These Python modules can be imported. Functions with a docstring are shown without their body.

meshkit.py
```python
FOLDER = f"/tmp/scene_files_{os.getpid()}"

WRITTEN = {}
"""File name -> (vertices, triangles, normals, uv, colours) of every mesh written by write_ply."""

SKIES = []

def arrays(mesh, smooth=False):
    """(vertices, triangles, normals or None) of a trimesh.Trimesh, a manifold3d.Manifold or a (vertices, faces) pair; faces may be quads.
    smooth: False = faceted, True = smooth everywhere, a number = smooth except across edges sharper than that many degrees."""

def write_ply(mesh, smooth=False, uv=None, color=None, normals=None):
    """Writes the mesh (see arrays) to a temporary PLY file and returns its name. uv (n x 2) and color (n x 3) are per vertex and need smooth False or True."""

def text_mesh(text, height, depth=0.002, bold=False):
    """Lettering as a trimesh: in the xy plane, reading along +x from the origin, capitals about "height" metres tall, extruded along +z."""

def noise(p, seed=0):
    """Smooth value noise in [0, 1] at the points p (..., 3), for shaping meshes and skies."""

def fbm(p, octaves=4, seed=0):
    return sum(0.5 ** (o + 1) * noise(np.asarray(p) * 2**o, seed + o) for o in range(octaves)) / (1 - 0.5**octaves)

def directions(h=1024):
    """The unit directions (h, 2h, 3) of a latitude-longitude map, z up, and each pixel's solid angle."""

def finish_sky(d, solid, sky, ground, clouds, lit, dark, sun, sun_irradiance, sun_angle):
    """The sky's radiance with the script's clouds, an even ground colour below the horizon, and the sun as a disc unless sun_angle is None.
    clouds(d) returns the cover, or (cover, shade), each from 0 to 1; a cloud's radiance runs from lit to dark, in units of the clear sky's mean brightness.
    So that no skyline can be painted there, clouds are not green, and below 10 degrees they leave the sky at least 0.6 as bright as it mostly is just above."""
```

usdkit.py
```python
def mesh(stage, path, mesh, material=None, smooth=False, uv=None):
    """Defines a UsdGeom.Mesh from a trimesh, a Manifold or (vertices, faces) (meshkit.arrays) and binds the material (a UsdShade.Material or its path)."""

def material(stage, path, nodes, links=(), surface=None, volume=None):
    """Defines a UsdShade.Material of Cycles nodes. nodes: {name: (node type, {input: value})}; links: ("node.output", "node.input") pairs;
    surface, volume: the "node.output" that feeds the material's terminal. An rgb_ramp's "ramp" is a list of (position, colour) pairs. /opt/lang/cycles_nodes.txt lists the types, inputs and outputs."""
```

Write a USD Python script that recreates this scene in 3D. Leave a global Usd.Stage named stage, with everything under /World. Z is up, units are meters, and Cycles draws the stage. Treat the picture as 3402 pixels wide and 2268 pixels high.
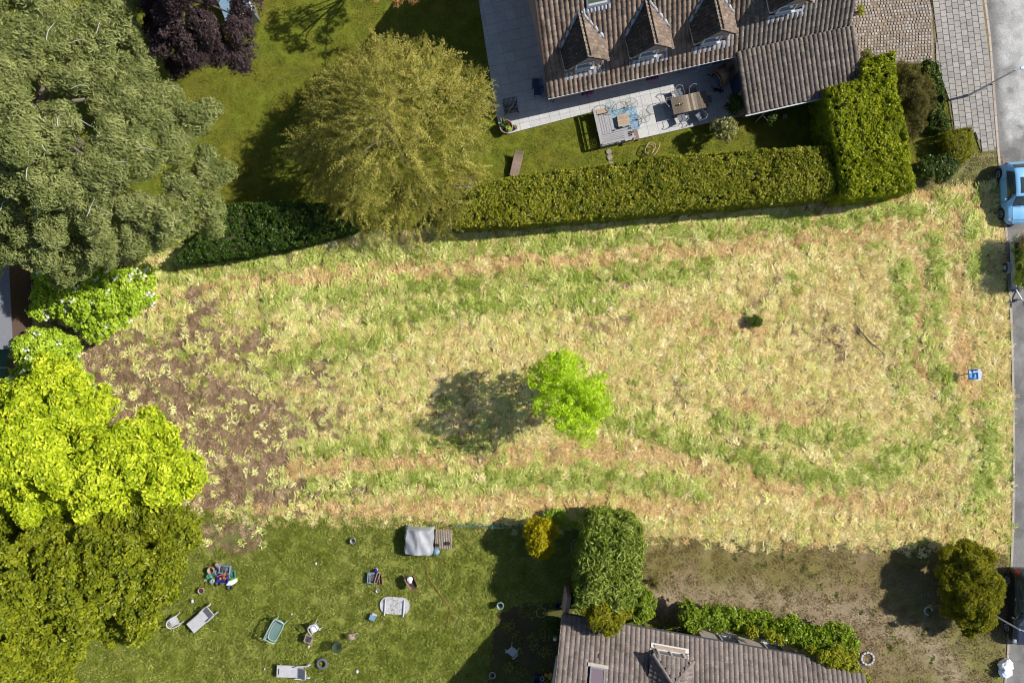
import math, random, numpy as np, trimesh, manifold3d, shapely, usdkit, meshkit
from shapely.geometry import Polygon, Point, box as sbox
from shapely import affinity
from scipy.interpolate import PchipInterpolator
from pxr import Usd, UsdGeom, UsdLux, UsdShade, Sdf, Gf, Vt

stage = Usd.Stage.CreateInMemory()
UsdGeom.SetStageUpAxis(stage, 'Z')
UsdGeom.Xform.Define(stage, '/World')
UsdGeom.Scope.Define(stage, '/World/Looks')

# ------------------------------------------------------------------ camera, sky, sun
CAM_H = 45.0            # height of the drone in metres
PXM = 57.0              # photograph pixels per metre on the ground
cam = UsdGeom.Camera.Define(stage, '/World/camera')
cam.AddTranslateOp().Set(Gf.Vec3d(0, 0, CAM_H))
cam.CreateHorizontalApertureAttr(36.0)
cam.CreateFocalLengthAttr(36.0 * CAM_H / (3402 / PXM))
cam.CreateExposureAttr(0.84)
SUN_DIR = np.array([0.955, 0.235, 0.0]); SUN_DIR /= np.linalg.norm(SUN_DIR)
SUN_EL = math.radians(40.5)
sun_v = np.array([SUN_DIR[0] * math.cos(SUN_EL), SUN_DIR[1] * math.cos(SUN_EL), math.sin(SUN_EL)])
sky = UsdLux.DomeLight.Define(stage, '/World/sky')
sky.GetPrim().SetCustomDataByKey('kind', 'structure')
skym = usdkit.material(stage, '/World/Looks/sky_air', {
    's': ('sky_texture', {'sky_type': 'single_scattering', 'sun_disc': False, 'sun_elevation': SUN_EL,
                          'sun_rotation': math.atan2(SUN_DIR[0], SUN_DIR[1])}),
    'b': ('background_shader', {'strength': 0.068})}, [('s.color', 'b.color')], surface='b.background')
UsdShade.MaterialBindingAPI.Apply(sky.GetPrim()).Bind(skym)
sun = UsdLux.DistantLight.Define(stage, '/World/sun')
sun.CreateNormalizeAttr(True); sun.CreateIntensityAttr(1.15); sun.CreateAngleAttr(0.5)
sun.CreateColorAttr(Gf.Vec3f(1.0, 0.955, 0.88))
_z = sun_v; _x = np.cross([0, 0, 1], _z); _x /= np.linalg.norm(_x); _y = np.cross(_z, _x)
sun.AddTransformOp().Set(Gf.Matrix4d(*[float(v) for r in (list(_x) + [0], list(_y) + [0], list(_z) + [0], [0, 0, 60, 1]) for v in r]))

# ------------------------------------------------------------------ helpers
def at(px, py, z=0.0):
    """World point at height z seen at a pixel of the photograph."""
    k = (CAM_H - z) / CAM_H / PXM
    return np.array([(px - 1701) * k, (1134 - py) * k, z])
used = {}
def numbered(path):
    n = used.get(path, 0); used[path] = n + 1
    return path if n == 0 else f'{path}_{n:03d}'
def tag(p, label=None, cat=None, group=None, kind=None):
    p = p.GetPrim() if hasattr(p, 'GetPrim') else p
    for k, v in (('label', label), ('category', cat), ('group', group), ('kind', kind)):
        if v: p.SetCustomDataByKey(k, v)
    return p
def thing(name, label, cat, loc=(0, 0, 0), rz=0.0, group=None, kind=None, tilt=None):
    x = UsdGeom.Xform.Define(stage, numbered('/World/' + name))
    x.AddTranslateOp().Set(Gf.Vec3d(*[float(v) for v in loc]))
    if rz: x.AddRotateZOp().Set(float(rz))
    if tilt: x.AddRotateXYZOp().Set(Gf.Vec3f(*tilt))
    tag(x, label, cat, group, kind)
    return str(x.GetPath())
def cat(*ms):
    ms = [m for m in ms if m is not None]
    if len(ms) == 1: return ms[0]
    V, F, n = [], [], 0
    for m in ms:
        v, f = vf(m); V.append(v); F.append(f + n); n += len(v)
    return np.vstack(V), np.vstack(F)
def vf(m):
    if isinstance(m, tuple): 
        f = np.asarray(m[1], int)
        if f.shape[1] == 4: f = np.vstack([f[:, [0, 1, 2]], f[:, [0, 2, 3]]])
        return np.asarray(m[0], float), f
    if hasattr(m, 'to_mesh'):
        q = m.to_mesh(); return np.array(q.vert_properties[:, :3], float), np.array(q.tri_verts, int)
    return np.array(m.vertices), np.array(m.faces)
def part(parent, name, m, mat, smooth=False, label=None, kind=None, tint=None):
    v, f = vf(m)
    if tint is not None: smooth = False
    g = usdkit.mesh(stage, numbered(f'{parent}/{name}'), (v, f), L(mat), smooth)
    if tint is not None:
        tint = np.asarray(tint, np.float32)
        pv = UsdGeom.PrimvarsAPI(g)
        if tint.ndim == 1: pv.CreatePrimvar('tint', Sdf.ValueTypeNames.Color3fArray, 'constant').Set(Vt.Vec3fArray([Gf.Vec3f(*map(float, tint))]))
        else: pv.CreatePrimvar('tint', Sdf.ValueTypeNames.Color3fArray, 'vertex').Set(Vt.Vec3fArray.FromNumpy(tint))
    if label or kind: tag(g, label=label, kind=kind)
    return str(g.GetPath())
def solo(name, m, mat, label=None, cat=None, group=None, kind=None, smooth=False, tint=None):
    p = part('/World', name, m, mat, smooth, tint=tint)
    tag(stage.GetPrimAtPath(p), label, cat, group, kind)
    return p
def Rz(a): c, s = math.cos(a), math.sin(a); return np.array([[c, -s, 0], [s, c, 0], [0, 0, 1.]])
def Ry(a): c, s = math.cos(a), math.sin(a); return np.array([[c, 0, s], [0, 1, 0], [-s, 0, c.real]])
def Rx(a): c, s = math.cos(a), math.sin(a); return np.array([[1, 0, 0], [0, c, -s], [0, s, c]])
def mv(m, t=(0, 0, 0), R=None):
    v, f = vf(m)
    if R is not None: v = v @ R.T
    return v + np.asarray(t, float), f
_BF = np.array([[0, 2, 3, 1], [4, 5, 7, 6], [0, 1, 5, 4], [2, 6, 7, 3], [0, 4, 6, 2], [1, 3, 7, 5]])
def box(c, s, R=None):
    v = np.array([[x, y, z] for z in (-.5, .5) for y in (-.5, .5) for x in (-.5, .5)]) * np.asarray(s, float)
    if R is not None: v = v @ R.T
    return v + np.asarray(c, float), _BF
def cbox(c, s, ch=0.01, R=None):
    """A box with chamfered edges."""
    h = np.asarray(s, float) / 2; ch = min(ch, *(h * .9)); pts = []
    for sx in (-1, 1):
        for sy in (-1, 1):
            for sz in (-1, 1):
                for k in range(3):
                    q = h - ch; q[k] = h[k]; pts.append(q * [sx, sy, sz])
    m = trimesh.convex.convex_hull(np.array(pts)); v = np.array(m.vertices)
    if R is not None: v = v @ R.T
    return v + np.asarray(c, float), np.array(m.faces)
def tube(P, r, n=6, cap=True):
    P = np.asarray(P, float); k = len(P); r = np.broadcast_to(np.asarray(r, float), (k,))
    T = np.gradient(P, axis=0); T /= np.linalg.norm(T, axis=1)[:, None] + 1e-12
    up = np.array([0, 0, 1.]) if abs(T[0, 2]) < .9 else np.array([1., 0, 0]); V = []
    for i in range(k):
        a = np.cross(T[i], up); a /= np.linalg.norm(a) + 1e-12; b = np.cross(T[i], a); up = np.cross(a, T[i])
        th = np.arange(n) / n * 2 * np.pi
        V.append(P[i] + r[i] * (np.cos(th)[:, None] * a + np.sin(th)[:, None] * -b))
    V = np.vstack(V); F = []
    for i in range(k - 1):
        for j in range(n):
            a, b = i * n + j, i * n + (j + 1) % n
            F += [[a, b, b + n], [a, b + n, a + n]]
    if cap:
        V = np.vstack([V, P[:1], P[-1:]]); c0, c1 = k * n, k * n + 1
        for j in range(n):
            F.append([c0, (j + 1) % n, j]); F.append([c1, (k - 1) * n + j, (k - 1) * n + (j + 1) % n])
    return V, np.array(F)
def rod(a, b, r, n=8): return tube([a, b], r, n)
def ring(c, R, r, n=28, k=6, rot=None, sx=1, sy=1):
    th = np.arange(n + 1) / n * 2 * np.pi
    P = np.stack([np.cos(th) * R * sx, np.sin(th) * R * sy, 0 * th], 1)
    if rot is not None: P = P @ rot.T
    return tube(P + np.asarray(c, float), r, k, cap=False)
def lathe(prof, n=20, c=(0, 0, 0)):
    prof = np.asarray(prof, float); k = len(prof); th = np.arange(n) / n * 2 * np.pi
    V = np.stack([np.outer(prof[:, 0], np.cos(th)), np.outer(prof[:, 0], np.sin(th)), np.repeat(prof[:, 1:2], n, 1)], -1).reshape(-1, 3)
    F = []
    for i in range(k - 1):
        for j in range(n):
            a, b = i * n + j, i * n + (j + 1) % n
            F += [[a, b, b + n], [a, b + n, a + n]]
    return V + np.asarray(c, float), np.array(F)
def prism(poly, z0, z1):
    if hasattr(poly, 'geoms'): poly = max(poly.geoms, key=lambda g: g.area)
    poly = poly if hasattr(poly, 'exterior') else Polygon(poly)
    m = trimesh.creation.extrude_polygon(poly, z1 - z0, engine='earcut')
    return np.array(m.vertices) + [0, 0, z0], np.array(m.faces)
def sheet(P, closed=False):
    """A grid of points (n, m, 3) as a surface."""
    n, m = P.shape[:2]; I = np.arange(n * m).reshape(n, m)
    a, b, c, d = I[:-1, :-1], I[1:, :-1], I[1:, 1:], I[:-1, 1:]
    return P.reshape(-1, 3), np.stack([a, b, c, d], -1).reshape(-1, 4)
def bone(a, b, ra, rb, n=10):
    s = lambda p, r: manifold3d.Manifold.sphere(float(r), n).translate(tuple(map(float, p)))
    return manifold3d.Manifold.batch_hull([s(a, ra), s(b, rb)])
def bones(lst, n=10):
    m = bone(*lst[0], n)
    for b in lst[1:]: m = m + bone(*b, n)
    return m
def pip(x, y, poly):
    """Points in a polygon, for whole arrays."""
    poly = np.asarray(poly, float); r = np.zeros(np.shape(x), bool); n = len(poly)
    for i in range(n):
        (x0, y0), (x1, y1) = poly[i], poly[(i + 1) % n]
        if y0 == y1: continue
        r ^= ((y0 > y) != (y1 > y)) & (x < (x1 - x0) * (y - y0) / (y1 - y0) + x0)
    return r
def pdist(x, y, line):
    d = np.full(np.shape(x), 1e9); line = np.asarray(line, float)
    for (x0, y0), (x1, y1) in zip(line[:-1], line[1:]):
        t = np.clip(((x - x0) * (x1 - x0) + (y - y0) * (y1 - y0)) / ((x1 - x0) ** 2 + (y1 - y0) ** 2), 0, 1)
        d = np.minimum(d, np.hypot(x - x0 - t * (x1 - x0), y - y0 - t * (y1 - y0)))
    return d
def fb(x, y, s, oct=4, seed=0):
    return meshkit.fbm(np.stack([np.asarray(x) / s, np.asarray(y) / s, np.zeros(np.shape(x)) + 7.3], -1), oct, seed)

# ------------------------------------------------------------------ materials
MATS = {}
def L(name): return MATS[name]
def mat(name, col, rough=.6, var=.12, scale=6, bump=0.0, bscale=40, spec=.4, metal=0, coat=0, dirt=None, dirt_amt=.5, dscale=1.5):
    """Even colour broken by two scales of noise, optional dirt patches and fine relief."""
    col = np.asarray(col, float)
    nodes = {'g': ('geometry', {}), 'n': ('noise_texture', {'scale': scale, 'detail': 5., 'roughness': .65}),
             'r': ('rgb_ramp', {'ramp': [(.25, tuple(np.clip(col * (1 - 2 * var), 0, 1))), (.5, tuple(col)), (.75, tuple(np.clip(col * (1 + 2 * var), 0, 1)))]}),
             'p': ('principled_bsdf', {'roughness': rough, 'specular_ior_level': spec, 'metallic': metal, 'coat_weight': coat})}
    links = [('g.position', 'n.vector'), ('n.fac', 'r.fac')]
    out = 'r.color'
    if dirt is not None:
        nodes['dn'] = ('noise_texture', {'scale': dscale, 'detail': 6., 'roughness': .7})
        nodes['dr'] = ('rgb_ramp', {'ramp': [(.45, (0, 0, 0)), (.7, (dirt_amt,) * 3)]})
        nodes['dm'] = ('mix', {'mix_type': 'mix', 'color2': dirt})
        links += [('g.position', 'dn.vector'), ('dn.fac', 'dr.fac'), ('dr.color', 'dm.fac'), (out, 'dm.color1')]; out = 'dm.color'
    links.append((out, 'p.base_color'))
    if bump:
        nodes['bn'] = ('noise_texture', {'scale': bscale, 'detail': 4.}); nodes['b'] = ('bump', {'strength': bump, 'distance': .02})
        links += [('g.position', 'bn.vector'), ('bn.fac', 'b.height'), ('b.normal', 'p.normal')]
    MATS[name] = usdkit.material(stage, '/World/Looks/' + name, nodes, links, surface='p.BSDF')
def mat_tint(name, rough=.8, var=.25, scale=9., scale2=1.3, bump=.3, bscale=30, spec=.3, spots=None, cracks=False):
    """Colour from the mesh's own tint, broken by noise."""
    nodes = {'g': ('geometry', {}), 'a': ('attribute', {'attribute': 'tint'}),
             'n': ('noise_texture', {'scale': scale, 'detail': 6., 'roughness': .7}), 'n2': ('noise_texture', {'scale': scale2, 'detail': 4.}),
             'r': ('rgb_ramp', {'ramp': [(.28, (1 - 1.6 * var,) * 3), (.72, (1 + 1.6 * var,) * 3)]}),
             'r2': ('rgb_ramp', {'ramp': [(.3, (1 - .6 * var,) * 3), (.7, (1 + .6 * var,) * 3)]}),
             'm': ('mix', {'mix_type': 'multiply', 'fac': 1.}), 'm2': ('mix', {'mix_type': 'multiply', 'fac': 1.}),
             'bn': ('noise_texture', {'scale': bscale, 'detail': 4.}), 'b': ('bump', {'strength': bump, 'distance': .03}),
             'p': ('principled_bsdf', {'roughness': rough, 'specular_ior_level': spec})}
    links = [('g.position', 'n.vector'), ('g.position', 'n2.vector'), ('n.fac', 'r.fac'), ('n2.fac', 'r2.fac'), ('a.color', 'm.color1'), ('r.color', 'm.color2'),
             ('m.color', 'm2.color1'), ('r2.color', 'm2.color2'), ('m2.color', 'p.base_color'), ('g.position', 'bn.vector'), ('bn.fac', 'b.height'), ('b.normal', 'p.normal')]
    if spots is not None:       # lichen and moss in patches
        links.remove(('m2.color', 'p.base_color'))
        nodes |= {'sn': ('noise_texture', {'scale': 7., 'detail': 5., 'roughness': .7}), 'sr': ('rgb_ramp', {'ramp': [(.57, (0, 0, 0)), (.66, (.75,) * 3)]}), 'sm': ('mix', {'mix_type': 'mix', 'color2': spots}),
                  'kn': ('noise_texture', {'scale': 1.1, 'detail': 5., 'roughness': .7}), 'kr': ('rgb_ramp', {'ramp': [(.50, (1, 1, 1)), (.68, (.55, .55, .50))]}), 'km': ('mix', {'mix_type': 'multiply', 'fac': 1.})}
        links += [('g.position', 'sn.vector'), ('sn.fac', 'sr.fac'), ('sr.color', 'sm.fac'), ('m2.color', 'sm.color1'), ('g.position', 'kn.vector'), ('kn.fac', 'kr.fac'), ('sm.color', 'km.color1'), ('kr.color', 'km.color2'), ('km.color', 'p.base_color')]
    if cracks:                  # fine cracks and darker mended patches
        links.remove(('m2.color', 'p.base_color'))
        nodes |= {'cn': ('noise_texture', {'scale': 1.6, 'detail': 5.}), 'cm': ('mix', {'mix_type': 'linear_light', 'fac': .35}), 'cv': ('voronoi_texture', {'feature': 'distance_to_edge', 'scale': .55}), 'cr': ('rgb_ramp', {'ramp': [(.0, (.45,) * 3), (.010, (.6,) * 3), (.018, (1, 1, 1))]}), 'cx': ('mix', {'mix_type': 'multiply', 'fac': .25}),
                  'pn': ('noise_texture', {'scale': .8, 'detail': 3.}), 'pr': ('rgb_ramp', {'ramp': [(.52, (1, 1, 1)), (.60, (.78, .78, .78))]}), 'px': ('mix', {'mix_type': 'multiply', 'fac': 1.})}
        links += [('g.position', 'cn.vector'), ('g.position', 'cm.color1'), ('cn.color', 'cm.color2'), ('cm.color', 'cv.vector'), ('cv.distance', 'cr.fac'), ('m2.color', 'cx.color1'), ('cr.color', 'cx.color2'), ('g.position', 'pn.vector'), ('pn.fac', 'pr.fac'), ('cx.color', 'px.color1'), ('pr.color', 'px.color2'), ('px.color', 'p.base_color')]
    MATS[name] = usdkit.material(stage, '/World/Looks/' + name, nodes, links, surface='p.BSDF')
def mat_leaf(name, cols, trans=.3, rough=.5, scale=1.2, tcol=None, spec=.25):
    """Leaves: colour varies from clump to clump and over the plant, light comes through."""
    c = [np.asarray(k, float) for k in cols]; tc = np.asarray(tcol if tcol is not None else c[-1] * [1.1, 1.25, .6])
    nodes = {'g': ('geometry', {}), 'o': ('object_info', {}), 'n': ('noise_texture', {'scale': scale, 'detail': 3.}),
             'mx': ('math', {'math_type': 'multiply', 'value2': .55}), 'ad': ('math', {'math_type': 'multiply_add', 'value2': .55}),
             'r': ('rgb_ramp', {'ramp': [(.12 + .76 * i / max(1, len(c) - 1), tuple(k)) for i, k in enumerate(c)]}),
             'p': ('principled_bsdf', {'roughness': rough, 'specular_ior_level': spec}), 't': ('translucent_bsdf', {'color': tuple(np.clip(tc, 0, 1))}),
             'm': ('mix_closure', {'fac': trans})}
    links = [('g.position', 'n.vector'), ('o.random', 'mx.value1'), ('n.fac', 'ad.value1'), ('mx.value', 'ad.value3'), ('ad.value', 'r.fac'),
             ('r.color', 'p.base_color'), ('p.BSDF', 'm.closure1'), ('t.BSDF', 'm.closure2')]
    MATS[name] = usdkit.material(stage, '/World/Looks/' + name, nodes, links, surface='m.closure')

def mat_pane(name, tint=(.03, .04, .045)):
    """A window pane before a dark room: dim glass with the sky mirrored in it."""
    nodes = {'f': ('fresnel', {'IOR': 1.45}), 'd': ('principled_bsdf', {'base_color': tint, 'roughness': .4}), 'gl': ('glossy_bsdf', {'color': (.9, .93, .95), 'roughness': .03}), 'm': ('mix_closure', {})}
    MATS[name] = usdkit.material(stage, '/World/Looks/' + name, nodes, [('f.fac', 'm.fac'), ('d.BSDF', 'm.closure1'), ('gl.BSDF', 'm.closure2')], surface='m.closure')

# ------------------------------------------------------------------ palette
# plants
mat_leaf('leaf_willow', [(.060, .085, .020), (.175, .20, .058), (.33, .345, .135)], .18)
mat_leaf('leaf_purple', [(.022, .013, .015), (.045, .028, .030), (.080, .053, .053)], .15, tcol=(.08, .02, .02))
mat_leaf('leaf_golden', [(.055, .066, .008), (.175, .165, .022), (.34, .295, .062)], .2)
mat_leaf('leaf_lime', [(.16, .29, .006), (.33, .48, .010), (.54, .66, .04)], .3)
mat_leaf('leaf_oak_bright', [(.10, .16, .004), (.31, .385, .009), (.52, .56, .035)], .2)
mat_leaf('leaf_oak_dim', [(.055, .080, .003), (.135, .160, .005), (.25, .265, .012)], .2)
mat_leaf('leaf_elder', [(.11, .19, .008), (.27, .38, .02), (.46, .56, .06)], .2)
mat_leaf('leaf_hedge', [(.085, .125, .003), (.205, .245, .005), (.35, .36, .016)], .22, rough=.42)
mat_leaf('leaf_hedge_gold', [(.075, .10, .005), (.185, .205, .010), (.32, .295, .036)], .2, rough=.42)
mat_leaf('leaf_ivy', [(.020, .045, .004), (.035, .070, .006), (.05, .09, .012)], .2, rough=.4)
mat_leaf('leaf_dark', [(.03, .055, .008), (.055, .09, .012), (.085, .12, .02)], .2)
mat_leaf('leaf_conifer', [(.055, .095, .008), (.17, .22, .024), (.33, .38, .085)], .2)
mat_leaf('leaf_yellow', [(.24, .22, .003), (.36, .31, .004), (.45, .37, .008)], .25)
mat_leaf('leaf_cypress', [(.08, .095, .004), (.20, .195, .006), (.29, .265, .014)], .2)
mat_leaf('leaf_brown', [(.055, .050, .012), (.125, .108, .028), (.20, .17, .05)], .2)
mat_leaf('leaf_laurel', [(.07, .12, .006), (.17, .24, .012), (.29, .36, .04)], .25, rough=.38)
mat_leaf('leaf_creeper', [(.15, .18, .005), (.25, .26, .008), (.32, .31, .02)], .28)
mat_leaf('leaf_pale', [(.12, .13, .03), (.22, .22, .07), (.33, .31, .13)], .25)
mat_leaf('leaf_autumn', [(.20, .11, .03), (.42, .23, .085)], .2)
mat_leaf('petal_white', [(.62, .62, .52), (.75, .75, .68)], .2)
mat_leaf('petal_cream', [(.50, .48, .22), (.62, .60, .36)], .2)
mat_leaf('petal_magenta', [(.30, .02, .22), (.55, .25, .45)], .2)
mat_leaf('grass_straw', [(.42, .31, .12), (.72, .57, .26), (.86, .76, .46)], .2, scale=2.5)
mat_leaf('grass_tan', [(.36, .22, .090), (.63, .43, .20), (.78, .58, .32)], .2, scale=2.5)
mat_leaf('grass_pale', [(.32, .31, .080), (.60, .58, .20), (.78, .75, .36)], .25, scale=2.5)
mat_leaf('grass_green', [(.15, .20, .024), (.37, .42, .085), (.60, .64, .21)], .25, scale=2.5)
mat_leaf('grass_mulch', [(.08, .045, .026), (.20, .125, .075), (.44, .31, .20)], .1, scale=3)
mat_leaf('grass_lawn', [(.055, .072, .004), (.118, .134, .008), (.18, .19, .018)], .22, scale=.8)
mat_leaf('grass_rough', [(.065, .095, .007), (.165, .195, .022), (.31, .325, .080)], .22, scale=.9)
mat_leaf('grass_dry', [(.09, .068, .020), (.165, .125, .046), (.26, .20, .095)], .2, scale=1.5)
mat_leaf('leaf_weed', [(.12, .20, .012), (.24, .34, .03), (.36, .46, .07)], .3, scale=2)
mat_leaf('leaf_weed_dark', [(.035, .065, .005), (.065, .11, .01), (.10, .14, .015)], .3, scale=2)
mat('bark', (.16, .13, .10), .85, .2, 8, .5)
mat('bark_dark', (.05, .04, .032), .9, .2, 8, .5)
mat('bark_pale', (.42, .40, .36), .7, .18, 10, .3)
mat('hedge_wood', (.035, .040, .012), .95, .3, 12)
# ground
mat_tint('soil_and_turf', .95, .26, 11., 1.1, .6, 22)
mat_tint('tarmac', .85, .2, 14., .7, .35, 60, cracks=True)
mat_tint('stone_tint', .8, .12, 10., 1.5, .25, 40)
mat_tint('tile_tint', .78, .18, 16., 1.8, .3, 45, spots=(.25, .235, .17))
mat_tint('wood_tint', .7, .14, 12., 2., .25, 40)

# ------------------------------------------------------------------ ground
GREEN_BANDS = [[(560, 920), (1000, 860), (1550, 835), (2000, 795), (2700, 735), (3250, 675)], [(900, 985), (1500, 950), (2000, 912), (2350, 895)],
               [(1250, 1060), (1700, 990), (2030, 1000)], [(2990, 900), (3015, 1050), (3000, 1280)], [(3105, 800), (3110, 1000), (3075, 1150), (3160, 1320), (3180, 1430)], [(3230, 680), (3205, 800), (3225, 900)],
               [(1900, 1360), (2150, 1430), (2400, 1500), (2700, 1585), (2880, 1590), (3080, 1470), (3190, 1340)], [(900, 1640), (1250, 1600), (1700, 1585), (2050, 1590), (2320, 1640)],
               [(650, 1090), (640, 1250), (660, 1330)], [(380, 1230), (400, 1330)], [(860, 1230), (1080, 1170), (1300, 1120)], [(2400, 1400), (2700, 1450), (2850, 1440)], [(3270, 1350), (3290, 1500), (3230, 1700)],
               [(1000, 1500), (1300, 1480), (1640, 1500)]]
TAN_BANDS = [[(700, 950), (1200, 905), (1700, 880), (2200, 835), (2900, 775), (3180, 740)], [(950, 1560), (1400, 1525), (1900, 1510), (2200, 1510), (2400, 1570), (2700, 1650), (3000, 1680)],
             [(700, 1695), (1200, 1690), (1900, 1665), (2300, 1690)], [(3060, 860), (3060, 1000), (3050, 1150), (3120, 1300)], [(3165, 760), (3170, 1000), (3190, 1200), (3240, 1400)], [(2450, 1350), (2650, 1400)],
             [(2200, 1050), (2350, 1080), (2500, 1080)], [(3100, 640), (3250, 690)], [(1900, 640), (2800, 680), (3200, 650)]]
BROWN_SPOTS = [(2000, 1040, 90), (2050, 930, 60), (2700, 1110, 80), (2790, 1140, 60), (3070, 1670, 70), (2530, 980, 60), (2240, 1300, 60), (1060, 1250, 70), (1080, 1380, 90), (2800, 1170, 70), (2420, 1490, 80), (2560, 1520, 70), (880, 1480, 80)]
PLOT = [(40, 860), (560, 838), (1000, 800), (1600, 745), (2300, 705), (3010, 640), (3180, 622), (3331, 606), (3347, 760), (3356, 1200), (3360, 1500), (3352, 1822), (2600, 1798), (2100, 1775), (1700, 1740), (1200, 1724), (660, 1705), (0, 1690)]
MULCH = [(230, 1130), (480, 1000), (560, 900), (660, 920), (560, 1010), (700, 1150), (930, 1160), (1010, 1300), (1060, 1450), (960, 1520), (700, 1640), (640, 1600), (560, 1450), (390, 1400), (330, 1300)]
DRIVE = [(2120, 1740), (3350, 1790), (3352, 2290), (2750, 2290), (2880, 2240), (2700, 2150), (2100, 2060)]
YARD = [(1660, 2030), (1760, 1990), (1900, 2000), (1900, 2290), (1610, 2290)]
SOIL_BED = [(650, 1725), (880, 1735), (880, 1830), (700, 1835)]
N_VERGE = [(2860, 600), (3010, 545), (3080, 600), (3180, 560), (3230, 520), (3326, 510), (3330, 640), (2990, 660)]
ROAD_EDGE = [(3245, -250), (3277, 0), (3293, 126), (3321, 504), (3347, 760), (3362, 1000), (3369, 1200), (3373, 1500), (3370, 1750), (3353, 2180), (3344, 2268), (3320, 2560)]
PATIO = [(1560, -140), (1590, 0), (1648, 380), (1664, 440), (1690, 446), (1975, 372), (1995, 492), (2450, 388), (2455, 160), (2130, 260), (1850, 300), (1770, -140)]

def soil_share(px, py):
    """How bare the dug end of the plot is: from 1 beside the oak to 0 where the hay closes over it."""
    d = pdist(px, py, [(340, 1120), (420, 1230), (560, 1300), (720, 1420), (720, 1560)]); n = fb(px, py, 110, 4, 8); n2 = fb(px, py, 45, 3, 18)
    return np.clip(1.12 - d / 360 + 2.4 * (n - .5) + 1.3 * (n2 - .5), 0, 1)
def ground_class(px, py):
    """0 lawn, 1 plot, 2 mulch, 3 rough grass, 4 bare yard, 5 dry drive, 6 soil bed."""
    wx = px + 46 * (fb(px, py, 60, 4, 3) - .5) + 50 * (fb(px, py, 260, 2, 5) - .5); wy = py + 46 * (fb(px, py, 60, 4, 4) - .5) + 40 * (fb(px, py, 260, 2, 6) - .5)
    c = np.zeros(np.shape(px), int)
    c[(py > 1300)] = 3
    c[pip(wx, wy, DRIVE)] = 5; c[pip(wx, wy, YARD)] = 4; c[pip(wx, wy, SOIL_BED)] = 6
    c[pip(px + .7 * (wx - px), py + .7 * (wy - py), PLOT)] = 1
    c[pip(wx, wy, N_VERGE) & (c != 1)] = 7
    m = soil_share(px, py) > .10 + .80 * np.clip((fb(px, py, 15, 3, 9) - .25) * 2, 0, 1); c[m & (c == 1)] = 2
    return c
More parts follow.
